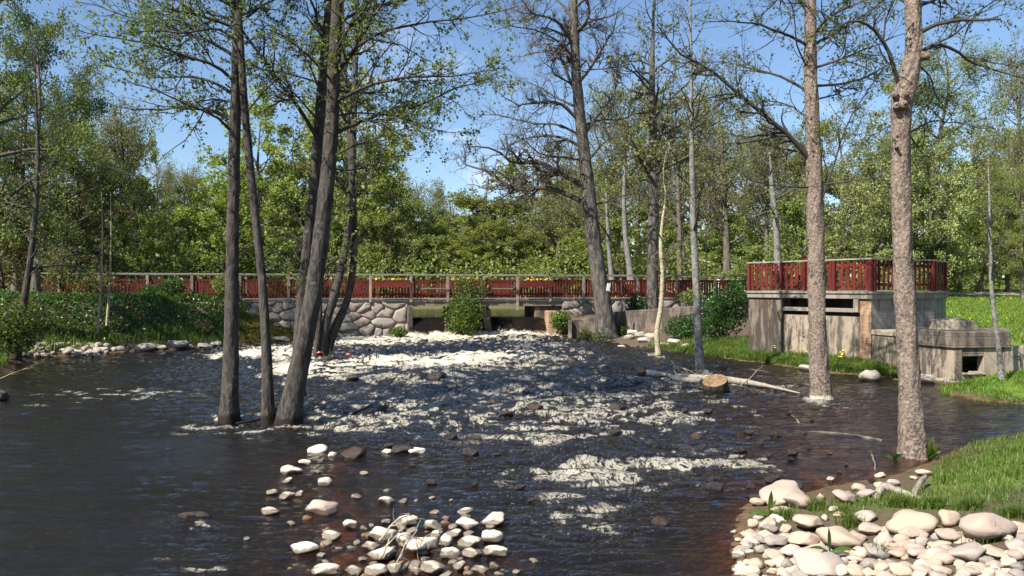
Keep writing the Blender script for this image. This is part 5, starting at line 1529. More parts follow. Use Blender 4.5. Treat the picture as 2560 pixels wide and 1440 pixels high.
far_list = [
 ('fine', -60, -220, 27, 640, 'great leafy tree filling the upper left corner'), ('shade', 90, 60, 36, 360, 'dark tree behind the corner tree on the left bank'),
 ('shade', 205, 210, 44, 280, 'tall dark tree at the left edge of the sky gap'), ('twiggy', 300, 260, 52, 300, 'grey twiggy tree under the sky gap, nearest the dark trees'),
 ('shade', 40, 200, 41, 380, 'dense dark tree behind the thin leaning bank tree'), ('shade', 150, 300, 50, 330, 'dense dark tree right of the thin leaning bank tree'), ('shade', 260, 360, 58, 260, 'dense dark tree below the left sky gap'),
 ('rust', 140, 500, 38.5, 340, 'rust-leaved bush under the dark left trees'), ('rust', 10, 520, 37, 300, 'rust-leaved bush at the left edge above the path'),
 ('green', 345, 350, 62, 170, 'pale green slim tree in the sky gap'), ('twiggy', 388, 395, 76, 130, 'bare twiggy tree standing alone in the sky gap'),
 ('twiggy', 455, 405, 80, 170, 'thin-leaved round tree right in the sky gap'), ('green', 300, 560, 45, 170, 'small bright tree above the left end of the railing'),
 ('green', 385, 540, 48, 190, 'small bright birch above the left railing'), ('mid', 480, 490, 56, 220, 'leafy tree left of the straight stream trunk'),
 ('green', 560, 400, 54, 260, 'bright green tree behind the straight stream trunk'), ('green', 650, 280, 60, 280, 'tall bright tree between the stream trunks'),
 ('mid', 735, 330, 66, 280, 'leafy tree behind the thick leaning trunk'), ('green', 880, 120, 62, 330, 'tallest bright green tree right of the leaning trunk'),
 ('green', 955, 330, 70, 240, 'bright tree at the left of the centre sky'), ('mid', 970, 470, 60, 210, 'leafy tree above the yellow flower box'),
 ('twiggy', 1060, 450, 84, 230, 'far twiggy tree low in the centre sky'), ('mid', 1085, 540, 66, 220, 'low leafy tree left of the shrub-covered pier'),
 ('mid', 1200, 440, 74, 260, 'round olive tree above the shrub-covered pier'), ('mid', 1310, 420, 76, 300, 'broad round leafy tree left of the stout dark tree'),
 ('green', 1170, 570, 62, 200, 'low bright tree above the bridge middle'), ('mid', 1265, 560, 64, 220, 'low leafy tree above the right sluice'),
 ('twiggy', 1390, 470, 66, 260, 'brownish thin-leaved tree against the stout trunk'), ('green', 1420, 590, 60, 180, 'low yellow-green tree beside the stout trunk'),
 ('twiggy', 1560, 190, 62, 330, 'tall twiggy tree right of the stout tree'), ('mid', 1540, 480, 58, 240, 'leafy tree low behind the tall grey trunk'),
 ('twiggy', 1700, 210, 60, 330, 'tall twiggy tree behind the slim grey tree'), ('twiggy', 1820, 190, 56, 340, 'brown twiggy tree over the terrace, left one'),
 ('twiggy', 1920, 300, 52, 260, 'twiggy tree with pale forked stem over the terrace'), ('green', 1800, 560, 60, 200, 'bright low tree behind the parked car'),
 ('mid', 2000, 440, 48, 240, 'leafy tree behind the pale-banded trunk'), ('twiggy', 2110, 290, 52, 280, 'thin-leaved tree between the two scaly trunks'),
 ('flower', 2190, 420, 40, 300, 'pale-flowering bushy tree above the terrace corner'), ('fine', 2340, 150, 46, 430, 'large green tree behind the burr trunk'),
 ('flower', 2330, 400, 42, 300, 'pale-flowering tree right of the burr trunk'), ('dark', 2260, 520, 44, 260, 'dark shaded tree low behind the terrace fence'),
 ('green', 2450, 480, 46, 240, 'bright tree behind the lawn lamp post'), ('fine', 2560, 420, 40, 260, 'bright tree at the right edge above the lawn'),
 ('twiggy', 2560, 110, 58, 260, 'pale feathery tree in the upper right corner'), ('mid', 2400, 570, 50, 200, 'round green bush-like tree at the lawn edge'),
 ('green', 1640, 600, 66, 200, 'bright low tree beside the beige-roofed house'), ('twiggy', 1470, 330, 78, 260, 'far thin tree behind the stout trunk'),
 ('mid', 2080, 560, 46, 220, 'low leafy tree behind the terrace fence middle'), ('mid', 1900, 570, 54, 220, 'low leafy tree behind the terrace fence left end'),
 ('green', 2520, 600, 46, 220, 'low bright bushy tree at the lawn right edge'), ('mid', 820, 520, 72, 240, 'low leafy tree between leaning trunk and forked trunks'),
 ('mid', 610, 560, 64, 220, 'low leafy tree above the railing between stream trunks'), ('green', 740, 590, 58, 200, 'low bright tree above the first planter box'),
]
far_row = [
 ('dark', 120, 300, 85, 305, 'dark tree of the far row above the rust bush'),
 ('mid', 250, 380, 95, 246, 'leafy tree of the far row behind the twiggy sky-gap tree'),
 ('mid', 340, 470, 89, 307, 'leafy tree of the far row under the sky gap, left'),
 ('twiggy', 430, 520, 93, 310, 'twiggy tree of the far row under the sky gap, middle'),
 ('green', 500, 470, 96, 238, 'bright tree of the far row under the sky gap, right'),
 ('mid', 570, 500, 78, 290, 'leafy tree of the far row just left of the straight stream trunk'),
 ('mid', 640, 440, 86, 300, 'leafy tree of the far row right of the straight stream trunk'),
 ('green', 700, 420, 85, 254, 'bright tree of the far row between slim and leaning stream trunks'),
 ('mid', 780, 400, 93, 299, 'leafy tree of the far row behind the dark shaded trunk'),
 ('mid', 850, 380, 95, 290, 'leafy tree of the far row behind the leaning trunk'),
 ('green', 920, 460, 90, 311, 'bright tree of the far row behind the forked trunks'),
 ('mid', 1000, 520, 82, 259, 'leafy tree of the far row right of the forked trunks'),
 ('twiggy', 1110, 520, 82, 296, 'twiggy tree of the far row left of the cloud gap'),
 ('mid', 1150, 500, 90, 324, 'leafy tree of the far row under the cloud gap'),
 ('mid', 1240, 520, 78, 315, 'leafy tree of the far row over the pier shrub'),
 ('green', 1350, 500, 80, 250, 'bright tree of the far row over the second sluice'),
 ('mid', 1440, 450, 96, 235, 'leafy tree of the far row left below the crooked boughs'),
 ('twiggy', 1500, 400, 87, 329, 'twiggy tree of the far row against the stout trunk'),
 ('mid', 1590, 330, 78, 264, 'leafy tree of the far row right of the stout trunk'),
 ('twiggy', 1660, 350, 93, 306, 'twiggy tree of the far row behind the tall grey trunk'),
 ('twiggy', 1740, 330, 90, 321, 'twiggy tree of the far row behind the pale sapling'),
 ('mid', 1780, 420, 91, 280, 'leafy tree of the far row behind the slim grey tree'),
 ('twiggy', 1860, 300, 96, 286, 'twiggy tree of the far row right of the slim grey tree'),
 ('twiggy', 1960, 330, 82, 276, 'twiggy tree of the far row over the house roof'),
 ('mid', 2040, 330, 81, 234, 'leafy tree of the far row over the fence left end'),
 ('mid', 2150, 400, 82, 293, 'leafy tree of the far row behind the pale-banded trunk'),
 ('twiggy', 2230, 300, 84, 263, 'twiggy tree of the far row between the scaly trunks'),
 ('green', 2300, 330, 91, 329, 'bright tree of the far row behind the terrace corner'),
 ('twiggy', 2420, 300, 87, 283, 'twiggy tree of the far row behind the burr trunk'),
 ('mid', 2480, 330, 94, 279, 'leafy tree of the far row right of the burr trunk'),
 ('mid', 2550, 350, 96, 274, 'leafy tree of the far row over the lawn'),
]
for i, (k_, x_, yt, d_, w_, lab_) in enumerate(far_list):
    far_tree(k_, x_, yt, d_, w_, lab_, i)
for i, (k_, x_, yt, d_, w_, lab_) in enumerate(far_row):
    far_tree(k_, x_, yt, d_, w_, lab_, i, group='far row of the wood')
# pale forked trunk, reddish trunk and others seen between
for pts_, d_, wd_, lab_ in (([(1710, 705), (1706, 640), (1703, 580), (1700, 500), (1698, 380)], 62, [17, 13, 11, 9, 5], 'reddish bare trunk in front of the beige-roofed house'),
                            ([(1945, 665), (1942, 600), (1938, 540), (1930, 470), (1925, 380)], 46, [17, 16, 15, 13, 7], 'pale grey trunk rising behind the terrace fence'),
                            ([(1578, 700), (1570, 640), (1563, 580), (1560, 500), (1562, 400)], 52, [17, 15, 12, 11, 6], 'grey leaning trunk seen left of the tall grey trunk'),
                            ([(1530, 700), (1524, 640), (1520, 570), (1515, 480)], 54, [13, 11, 10, 6], 'thin dark trunk right behind the stout tree')):
    near_tree('bare_trunk_tree', lab_, [trunk_px(pts_, d_, wd_)], [], ('bark_grey', 'twig_far'), int(pts_[0][0]), dict(OAK, d1=.9, L1=(1.2, 2.6), d2=1.2, L2=(.6, 1.2), d3=.9, L3=(.3, .6), wig=.2), (3, (0.16, 0.3), 'leaf_mid'), dict(n=9, L=(2, 4), ang=(40, 75), t0=0.45), 'bare trunks behind the bridge', k=10)

# ------------------------------------------------------------------ stones
def ico(sub):
    import bmesh
    bm = bmesh.new()
    bmesh.ops.create_icosphere(bm, subdivisions=sub, radius=1.0)
    v = np.array([x.co[:] for x in bm.verts]); f = np.array([[w.index for w in q.verts] for q in bm.faces])
    bm.free()
    return v, f
ICO3 = ico(3); ICO4 = ico(4)
def rock_mesh(seed, mat, angular=0.3, base=ICO3, name='stone', noise_a=0.10):
    rg = np.random.default_rng(seed)
    v, f = base
    v = v.copy()
    # flatten against a few random planes, then roughen
    for _ in range(int(7 + 9 * angular)):
        n = unit(rg.normal(size=3)); c = rg.uniform(0.50, 0.88)
        dd = v @ n - c
        v = v - np.clip(dd, 0, None)[:, None] * n * (0.72 + 0.25 * angular)
    o = rg.uniform(0, 50, 3)
    dsp = perlin(v[:, 0] * 1.3 + o[0], v[:, 1] * 1.3 + v[:, 2] * 0.9 + o[1], seed) * noise_a * 1.6 + perlin(v[:, 2] * 3.1 + o[2], v[:, 0] * 3.1 - v[:, 1] * 2, seed + 3) * noise_a * 0.5
    v = v * (1 + dsp)[:, None]
    v = v / np.abs(v).max(0)
    return mesh_np(name, v, f, mat, True)
ROCK_DRY = [rock_mesh(200 + i, M['stone_dry'], (i % 5) / 5 + .1) for i in range(16)]
ROCK_WET = [rock_mesh(230 + i, M['stone_wet'], (i % 3) / 3 + .2) for i in range(10)]
ROCK_SHORE = [rock_mesh(260 + i, M['stone_shore'], (i % 3) / 3 + .2) for i in range(6)]
ROCK_BOULD = [rock_mesh(280 + i, M['boulder_wet'], 0.7, ICO3, 'boulder', 0.14) for i in range(6)]
ROCK_SUNK = [rock_mesh(300 + i, M['stone_sunken'], 0.3) for i in range(4)]

def ghit(x, y, dmax=60):
    """first point of ground or water along the line of sight through photograph pixel (x, y)"""
    d = np.linspace(4.5, dmax, 1600)
    X = (x - 1280.0) / F * d; Z = EYE - (y - 720.0) / F * d
    h = np.maximum(height(X, d), lev(d))
    i = np.argmax(Z <= h)
    return float(X[i]), float(d[i]), float(h[i])

def put_stone(meshes, cx, cy, w, h, label, name='stone', cat='stone', group=None, sink=0.18, k=None, rz=None, tilt=0.15, asp=None, hmin=0.5):
    x, d, z = ghit(cx, cy + 0.32 * h)
    hw = 0.5 * w / F * d
    el = math.atan2(EYE - z, d)
    dep = hw * (asp or random.uniform(0.7, 1.0))
    hh = 0.5 * h / F * d
    hz_ = max(hmin * hw, (hh - dep * math.sin(el)) / math.cos(el) if hh > dep * math.sin(el) else 0.3 * hw)
    hz_ = min(hz_ * 1.15, hw * 1.1)
    o = obj(name, random.choice(meshes) if k is None else meshes[k % len(meshes)], None, (x, d + dep * 0.4, z + hz_ * (1 - 2 * sink)))
    o.scale = (hw, dep, hz_)
    o.rotation_euler = (random.uniform(-tilt, tilt), random.uniform(-tilt, tilt), random.uniform(-0.4, 0.4) if rz is None else rz)
    tag(o, label, cat, group)
    return o

SP = {}
def once(s):
    SP[s] = SP.get(s, 0) + 1
    return s
# gravel bar in mid stream: read off an enlargement at 4.235x from (700, 1100)
def c5(cx, cy, w, h):
    return 700 + cx / 4.235, 1100 + cy / 4.235, w / 4.235, h / 4.235
BAR = [
 (395, 130, 190, 55, 'flat pale stone lying alone in the dark water above the others'), (550, 165, 90, 80, 'small grey pointed stone beside the flat pale one'),
 (262, 240, 125, 75, 'pale rounded stone below the flat one in the dark water'), (105, 330, 205, 95, 'wedge-shaped pale stone at the left of the scattered ones'),
 (395, 345, 75, 35, 'small cream pebble right of the wedge-shaped stone'), (80, 430, 100, 65, 'dark grey peaked stone under the wedge-shaped one'),
 (470, 455, 130, 110, 'round stone with pale crown and wet brown side'), (70, 590, 150, 105, 'grey slanted stone at the left of the scattered ones'),
 (195, 565, 90, 70, 'small white-topped stone touching the grey slanted one'), (-110, 765, 165, 75, 'white rounded stone alone by the sunken brown boulder'),
 (-85, 560, 110, 40, 'low white-capped stone left of the grey slanted one'), (425, 735, 310, 140, 'broad jagged pale slab awash in mid stream'),
 (740, 900, 140, 130, 'grey double stone right of the broad jagged slab'), (800, 610, 110, 50, 'thin yellowish curled stone in the quiet water'),
 (1130, 650, 160, 90, 'grey ribbed stone left of a small white one'), (1305, 650, 90, 70, 'small white blocky stone'), (1125, 545, 60, 50, 'tiny cream pebble above the ribbed stone'),
 (550, 1010, 200, 110, 'pinkish rounded stone above a small grey one'), (470, 1100, 130, 70, 'small grey stone at the foot of the pinkish one'), (260, 1160, 250, 120, 'cream knobbly stone at the left end of the bar'),
 (815, 1085, 65, 60, 'small round white stone on the bar'), (1060, 1025, 280, 95, 'long pale stone with wet brown foot at the back of the bar'), (1345, 885, 220, 90, 'pale slanting stone at the back edge of the bar'),
 (1610, 905, 180, 120, 'pale stone with brown wet shoulder at the back of the bar'), (1980, 905, 230, 110, 'long white stone lying at the back right of the bar'), (2260, 850, 260, 170, 'tall leaning white stone at the right corner of the bar'),
 (2250, 1030, 210, 170, 'big round stone with orange crack at the right of the bar'), (2010, 1090, 230, 140, 'smooth white dome stone on the bar'), (1815, 1000, 180, 100, 'white rounded stone behind the smooth dome stone'),
 (1990, 995, 110, 75, 'small stone wedged behind the white dome'), (1645, 1010, 100, 110, 'narrow upright brown-footed stone'), (1750, 1070, 130, 150, 'blocky beige stone left of the white dome'),
 (1500, 1140, 320, 150, 'long cream stone with dark wet underside, centre of the bar'), (1335, 1060, 210, 110, 'slanting beige slab behind the long cream stone'), (960, 1125, 170, 120, 'white stone left of the twig tangle'),
 (1080, 1220, 270, 150, 'largest white stone under the pale twigs'), (1800, 1215, 190, 120, 'white-topped stone in the middle right of the bar'), (2040, 1205, 200, 110, 'oval white-topped stone near the right of the bar'),
 (1380, 960, 110, 80, 'small brown-footed stone behind the long cream one'), (1960, 770, 150, 70, 'cracked thin stone in the still water behind the bar'), (1635, 780, 95, 50, 'small speckled stone in the still blue water'),
 (1960, 830, 110, 40, 'low tan stone under the cracked thin one'), (2290, 1200, 240, 130, 'mossy dark wet stone at the right rim of the bar'), (2270, 1330, 110, 90, 'yellowish stone by the right rim of the bar'),
 (2120, 1390, 170, 110, 'white rounded stone at the lower right of the bar'), (1905, 1330, 130, 120, 'beige peaked stone low on the bar'), (1830, 1300, 90, 70, 'small white-topped stone beside the beige peaked one'),
 (1620, 1360, 240, 150, 'big cream slab low in the middle of the bar'), (1390, 1320, 160, 110, 'beige stone crossed by a twig'), (1220, 1360, 190, 130, 'pale stone at the lower edge under the twigs'), (1020, 1400, 220, 120, 'white stone at the lower edge left of the twigs'),
 (770, 1385, 180, 90, 'pale oblong stone at the lower left of the bar'), (480, 1420, 270, 70, 'cream broken slab at the bottom edge, leftmost'), (870, 1270, 90, 60, 'small tan stone beside the largest white one'), (1440, 1400, 110, 100, 'ribbed small stone at the bottom edge'),
 (1760, 1440, 130, 80, 'rounded stone at the bottom edge of the bar'), (1990, 1420, 90, 50, 'little pale stone by the lower rim'), (970, 905, 55, 45, 'small tan pebble alone behind the bar'), (1435, 640, 40, 40, 'tiny yellow pebble right of the white blocky stone'),
 (1610, 615, 60, 35, 'tiny olive pebble in the quiet water'), (890, 355, 80, 35, 'low yellow-green pebble in the quiet water'), (1120, 125, 110, 55, 'pale-tipped wet stone left of the pink block'), (1450, 120, 170, 100, 'pink granite block in the dark water above the bar'),
 (790, 180, 60, 40, 'small cream pebble on a sunken brown stone'), (480, 1300, 90, 70, 'small beige stone at the left foot of the bar'), (1810, 635, 40, 30, 'tiny white pebble at the back right'),
]
for i, (cx, cy, w, h, lab) in enumerate(BAR):
    a_, b_, c_, d_ = c5(cx, cy, w, h)
    put_stone(ROCK_WET, a_, b_, c_ * 1.2, d_ * 1.15, lab, hmin=0.42, group='stones of the mid-stream gravel bar', sink=0.22, k=i)
# small brownish wet ones filling the bar
for i in range(70):
    a_ = random.gauss(1020, 140); b_ = random.uniform(1290, 1470)
    s = random.uniform(12, 30)
    put_stone(ROCK_WET if i % 3 else ROCK_SUNK, a_, b_, s, s * .65, 'small wet brown pebble between the larger stones of the gravel bar', 'pebble', 'pebble', 'small pebbles of the gravel bar', sink=0.42)
# heap on the near right bank: read off an enlargement at 3.507x from (1830, 1180)
def c6(cx, cy, w, h):
    return 1830 + cx / 3.507, 1180 + cy / 3.507, w / 3.507, h / 3.507
HEAP = [
 (480, 245, 400, 130, 'long white flat-topped boulder at the back corner of the heap'), (235, 265, 130, 110, 'round cream stone at the left end of the long white boulder'), (600, 290, 270, 100, 'pinkish broad stone in front of the long white boulder'),
 (390, 285, 140, 100, 'pale stone beside the upright leaf at the heap corner'), (690, 460, 300, 170, 'big cream sloping stone behind the grass tufts'), (640, 620, 270, 160, 'broad white speckled stone in the left middle of the heap'),
 (980, 610, 390, 170, 'very large flat beige boulder in the heap middle'), (1180, 405, 190, 100, 'square-edged tan stone beside the grass'), (1230, 520, 220, 130, 'pink cracked stone right of the flat beige boulder'),
 (1600, 490, 430, 220, 'largest cream boulder slanting at the back of the heap'), (1590, 555, 240, 100, 'grey oval stone under the largest cream boulder'), (1390, 520, 150, 90, 'light grey stone left of the grey oval one'),
 (1920, 430, 220, 170, 'pinkish boulder behind the grass tuft'), (2280, 520, 520, 250, 'great tan boulder at the right of the heap'), (1930, 570, 230, 140, 'rough brownish stone left of the great tan boulder'),
 (1285, 720, 260, 150, 'big smooth white stone in the centre of the heap'), (2100, 740, 330, 190, 'large sandy boulder in the right of the heap'), (800, 850, 430, 140, 'long white boulder at the bottom edge of the heap'),
 (1220, 830, 190, 150, 'grey round stone near the bottom edge'), (1480, 730, 190, 100, 'beige oval stone with dark hollow'), (1520, 635, 130, 90, 'dark grey pebble-smooth stone'), (1430, 655, 110, 70, 'small cream stone left of the dark grey one'),
 (1680, 640, 120, 120, 'brownish pointed stone in the right middle'), (1650, 720, 180, 120, 'striped grey stone in the right middle'), (1870, 770, 200, 130, 'grey cracked stone below the rough brownish one'), (1750, 760, 140, 100, 'pale grey angular stone'),
 (400, 615, 200, 130, 'grey-white rounded stone at the left of the heap'), (250, 605, 130, 100, 'round white stone at the left of the heap'), (170, 555, 170, 80, 'pinkish flat stone at the water side of the heap'), (335, 520, 170, 70, 'grey flat stone at the water side'),
 (480, 520, 100, 100, 'upright pinkish stone by the grass'), (185, 465, 110, 100, 'red-brown rounded stone at the water side'), (90, 700, 160, 90, 'pale stone at the waterline of the heap'), (260, 690, 110, 90, 'cream stone near the waterline'),
 (210, 815, 150, 120, 'round white stone half in the water'), (350, 815, 110, 90, 'smooth beige egg-shaped stone'), (390, 740, 180, 110, 'long pinkish slanting stone'), (520, 715, 190, 90, 'speckled grey-pink stone beside the slanting one'), (740, 700, 180, 110, 'white knobbly stone in the left middle'),
 (590, 790, 140, 90, 'pale stone behind the long bottom boulder'), (480, 830, 110, 120, 'tan upright stone near the bottom'), (530, 880, 110, 90, 'small dark-shaded stone at the bottom'), (1090, 770, 150, 90, 'white angular stone right of the green shoot'),
 (1090, 860, 150, 90, 'pale stone at the bottom middle'), (1330, 870, 130, 110, 'beige stone at the bottom right of middle'), (1420, 810, 120, 70, 'small white oval stone'), (1540, 850, 170, 90, 'pinkish stone at the bottom right'), (1690, 880, 190, 100, 'rough tan stone at the bottom right'),
 (1850, 870, 170, 110, 'pale pink stone at the bottom edge right'), (2020, 830, 130, 90, 'reddish stone right of the grey cracked one'), (2130, 890, 160, 70, 'grey-pink stone at the bottom right edge'), (2260, 890, 110, 90, 'grey stone at the bottom beside a reddish one'),
 (2330, 730, 190, 100, 'brown-pink stone under the great tan boulder'), (2430, 800, 150, 90, 'purplish grey stone at the right edge'), (2330, 840, 150, 80, 'white sharp-edged stone at the right'), (2440, 880, 110, 70, 'round tan stone at the lower right corner'), (2490, 740, 150, 120, 'large pinkish stone at the right edge'),
 (2520, 860, 120, 120, 'cream stone in the lower right corner'), (2160, 660, 110, 80, 'pinkish stone under the grass tuft'), (1110, 140, 130, 90, 'white round stone alone at the back near water'), (1015, 185, 60, 40, 'small pink pebble left of the white round one'),
 (1310, 120, 110, 70, 'pinkish stone at the back beside its twin'), (1410, 110, 130, 60, 'pinkish broad stone at the back, right twin'), (1310, 35, 105, 55, 'flat pale stone in the shallow water'), (1690, 15, 140, 60, 'white-topped stone in the shallow near the trunk'),
 (1600, 55, 70, 40, 'small cream stone near the white-topped one'), (1200, 215, 170, 60, 'yellowish flat stone behind the grass'), (1010, 265, 240, 60, 'grey weathered bar-shaped stone behind the grass'), (945, 380, 105, 60, 'small white stone among the grass'),
 (780, 225, 70, 80, 'dark grey angular stone at the back'), (815, 410, 60, 80, 'small reddish stone by the grass'), (870, 70, 70, 50, 'small pale stone in the shallows'), (230, 395, 100, 70, 'pale stone under the broad leaf'), (430, 370, 180, 70, 'pale pinkish stone by the left tuft'),
 (900, 330, 100, 60, 'dark-shadowed pinkish stone in the grass'), (1870, 285, 90, 50, 'half-buried pale stone in the grass'), (1680, 395, 120, 50, 'half-buried grey stone behind the largest cream boulder'), (60, 595, 60, 35, 'small white stone awash at the waterline'), (130, 625, 70, 45, 'small tan stone awash at the waterline'),
 (20, 530, 60, 45, 'little white stone in the shallow beside the heap'), (980, 520, 80, 40, 'small cream stone behind the flat beige boulder'), (1180, 660, 60, 60, 'small grey stone beside the flat beige boulder'), (1590, 620, 70, 50, 'small pink stone beside the dark grey one'),
 (1840, 650, 190, 100, 'brown-grey broad stone under the rough brownish one'), (340, 890, 90, 50, 'small stone in the dark water at the bottom'), (560, 400, 90, 60, 'small pale stone between the tufts'), (1020, 700, 60, 40, 'small brown stone under the flat beige boulder'),
]
for i, (cx, cy, w, h, lab) in enumerate(HEAP):
    a_, b_, c_, d_ = c6(cx, cy, w, h)
    put_stone(ROCK_DRY, a_, b_, c_ * 1.08, d_ * 1.05, lab, hmin=0.42, group='stones heaped on the near right bank', sink=0.12, k=i * 5 + i // 12, tilt=0.2)
cnt = 0
while cnt < 280:
    a_ = random.uniform(1860, 2700); b_ = random.uniform(1335 - max(0, a_ - 2350) * .15, 1560)
    if a_ < 1860 + (1440 - b_) * 0.1: continue
    s = random.uniform(24, 60)
    put_stone(ROCK_DRY, a_, b_, s, s * .8, 'small pale stone filling gaps in the near right heap', 'pebble', 'pebble', 'small stones in the right bank heap', sink=0.35, tilt=0.4)
    cnt += 1
# stones along the water side of the heap
for i in range(46):
    t_ = random.random()
    a_ = 1848 + 130 * t_ ** 2 + random.uniform(-12, 30); b_ = 1440 - 195 * t_ + random.uniform(-10, 10)
    s = random.uniform(16, 40)
    put_stone(ROCK_WET, a_, b_, s, s * .75, 'small wet-footed stone lining the water side of the near right heap', 'pebble', 'pebble', 'stones at the water side of the right heap', sink=0.28, tilt=0.3)
# left shore: pale cobbles at the water edge
for i in range(85):
    a_ = random.uniform(45, 285); b_ = random.uniform(862, 890) - (a_ - 45) * 0.012
    s = random.uniform(11, 24)
    o = put_stone(ROCK_SHORE, a_, b_, s, s * .7, 'pale cobble in the heap at the foot of the left scrub bank', 'cobble', 'stone', 'cobbles heaped on the left shore', sink=0.2)
for cx, cy, w, h, lab in ((296, 873, 34, 12, 'flat pale stone at the left shore, end of the cobbles'), (330, 868, 30, 14, 'small pale stone next on the left shore'), (358, 872, 62, 16, 'long flat sunlit slab on the left shore'), (398, 868, 42, 18, 'pale angular stone right of the long slab'),
                          (440, 862, 60, 26, 'grey large boulder on the left shore'), (470, 866, 26, 16, 'small grey stone right of the large shore boulder'), (510, 865, 40, 16, 'dark low rock at the water edge by the bare twigs'), (540, 862, 36, 14, 'dark low rock next to the straight trunk'),
                          (700, 850, 46, 18, 'grey flat rock below the mossy slope'), (712, 806, 26, 20, 'round cream stone on the mossy slope'), (690, 812, 24, 14, 'small cream stone on the mossy slope, left'), (728, 814, 20, 16, 'small cream stone on the mossy slope, right'), (628, 782, 30, 20, 'dark stone in the moss slope'), (706, 795, 20, 12, 'little pale stone on top of the slope pile'), (738, 830, 28, 14, 'stone at the foot of the slope pile')):
    put_stone(ROCK_SHORE, cx, cy, w, h * .8, lab, group='rocks along the left shore', sink=0.24, hmin=0.36)
# rocks at the right abutment and on the spit
for cx, cy, w, h, lab in ((1560, 822, 30, 22, 'brownish rock right of the stout trunk foot'), (1582, 832, 28, 20, 'grey-brown rock in the pile by the stout trunk'), (1600, 838, 30, 14, 'flat pale rock in the pile by the pale sapling'), (1628, 842, 36, 16, 'pinkish flat rock beside the pale sapling'), (1572, 845, 30, 12, 'low rock at the pile foot'),
                          (1612, 852, 34, 14, 'pale rock under the pile'), (1690, 858, 40, 18, 'grey rock at the grass edge right of the pale sapling'), (1712, 866, 26, 12, 'small grey rock by the grass edge'), (1662, 862, 26, 14, 'dark rock right of the pale sapling foot'),
                          (2175, 940, 60, 40, 'reddish grey rock where the spit meets the concrete'), (2320, 948, 56, 34, 'dark rock leaning on the concrete footing'), (2020, 925, 40, 10, 'low pale rock at the tip of the grass spit'), (1555, 868, 22, 10, 'white little stone at the water below the stout tree')):
    put_stone(ROCK_SHORE, cx, cy, w, h, lab, group='rocks along the far right shore', sink=0.2)
# boulders standing in the rapids
for i, (cx, cy, w, h, lab) in enumerate([(1055, 858, 30, 14, 'tan-topped boulder in the white water below the left sluice'), (918, 877, 26, 14, 'dark boulder in the foam right of the forked trunks'), (880, 948, 32, 20, 'black wet boulder right of the leaning trunk'), (868, 962, 24, 12, 'brown boulder in front of the black one'),
    (926, 974, 34, 16, 'flat black boulder in the rapids left of middle'), (1090, 948, 52, 32, 'large dark boulder in the middle of the rapids'), (952, 1028, 34, 26, 'black boulder beside the drifted branch'), (1342, 1025, 50, 34, 'brown boulder with splashing foam, mid rapids'),
    (1262, 1042, 40, 16, 'brown low boulder left of the splashing one'), (1240, 1012, 36, 10, 'flat brown rock above the low boulder'), (1545, 1022, 52, 26, 'dark boulder in the right rapids'), (1535, 1084, 34, 22, 'black square boulder in the right rapids'), (1388, 1090, 26, 14, 'small orange-brown boulder by a spout'),
    (1130, 1096, 40, 22, 'dark greenish boulder above the pink block'), (1712, 1030, 22, 16, 'small brown rock downstream of the driftwood'), (1630, 1030, 26, 12, 'low brown rock in the right rapids'), (1745, 1096, 44, 22, 'orange-brown boulder in the shallow right'), (1985, 1222, 60, 34, 'wet rust-brown boulder at the back of the heap'),
    (1930, 1205, 50, 24, 'dark brown boulder in the foam above the heap'), (1790, 1220, 60, 26, 'dark submerged boulder in the lower rapids'), (1650, 1310, 60, 26, 'mossy dark rock at the right of the lower pool'), (480, 1300, 90, 40, 'sunken brown boulder in the smooth left water'), (0, 985, 34, 46, 'black rock at the left picture edge'),
    (880, 1138, 70, 26, 'brown sunken stone above the scattered pale stones'), (1000, 1128, 70, 22, 'brown wet stone left of the pink block'), (1180, 1140, 50, 18, 'dark wet stone right of the pink block'), (1600, 938, 36, 30, 'round sawn dark log end in the right rapids'),
    (1255, 980, 40, 12, 'dark low rock in the centre rapids'), (1430, 905, 40, 12, 'dark rock in the broken water below the right sluice'), (740, 990, 30, 14, 'dark rock between the cluster trunks'), (620, 1040, 26, 12, 'dark snag rock at the cluster foot'), (1700, 1055, 24, 12, 'brown rock among the small riffles'), (1850, 1135, 40, 14, 'orange sunken rock in the shallows'), (1985, 1130, 26, 12, 'small orange stone in the shallows')]):
    put_stone(ROCK_BOULD, cx, cy, w * 1.05, h * 1.15, lab, 'boulder', 'rock', 'rocks in the rapids', sink=0.14 if w < 60 else 0.36, k=i)
for i in range(75):
    if i % 3: a_, b_ = random.gauss(1420, 240), random.uniform(960, 1260)
    else: a_, b_ = random.gauss(1900, 130), random.uniform(1030, 1220)
    s = random.uniform(12, 34)
    put_stone(ROCK_BOULD, a_, b_, s, s * .6, 'small dark wet rock breaking the surface of the rapids', 'wet_rock', 'rock', 'small wet rocks in the rapids', sink=0.14)
# sunken stones of the shallow bed, seen through the water
for i in range(150):
    r = random.random()
    if r < .6: a_, b_ = random.gauss(1930, 190), random.uniform(1000, 1220)
    else: a_, b_ = random.gauss(900, 190), random.uniform(1110, 1420)
    x, y, z = W(a_, b_)
    s = random.uniform(0.10, 0.30)
    zb = gz(x, y)
    if zb > z - 0.02: continue
    o = obj('sunken_stone', random.choice(ROCK_SUNK), None, (x, y, min(zb + s * .3, z - s * .55 - 0.015)))
    o.scale = (s, s * .8, s * .5)
    o.rotation_euler = (0, 0, random.uniform(0, 6.28))
    tag(o, 'brown sunken stone on the shallow stream bed', 'stone', 'sunken stones of the stream bed')

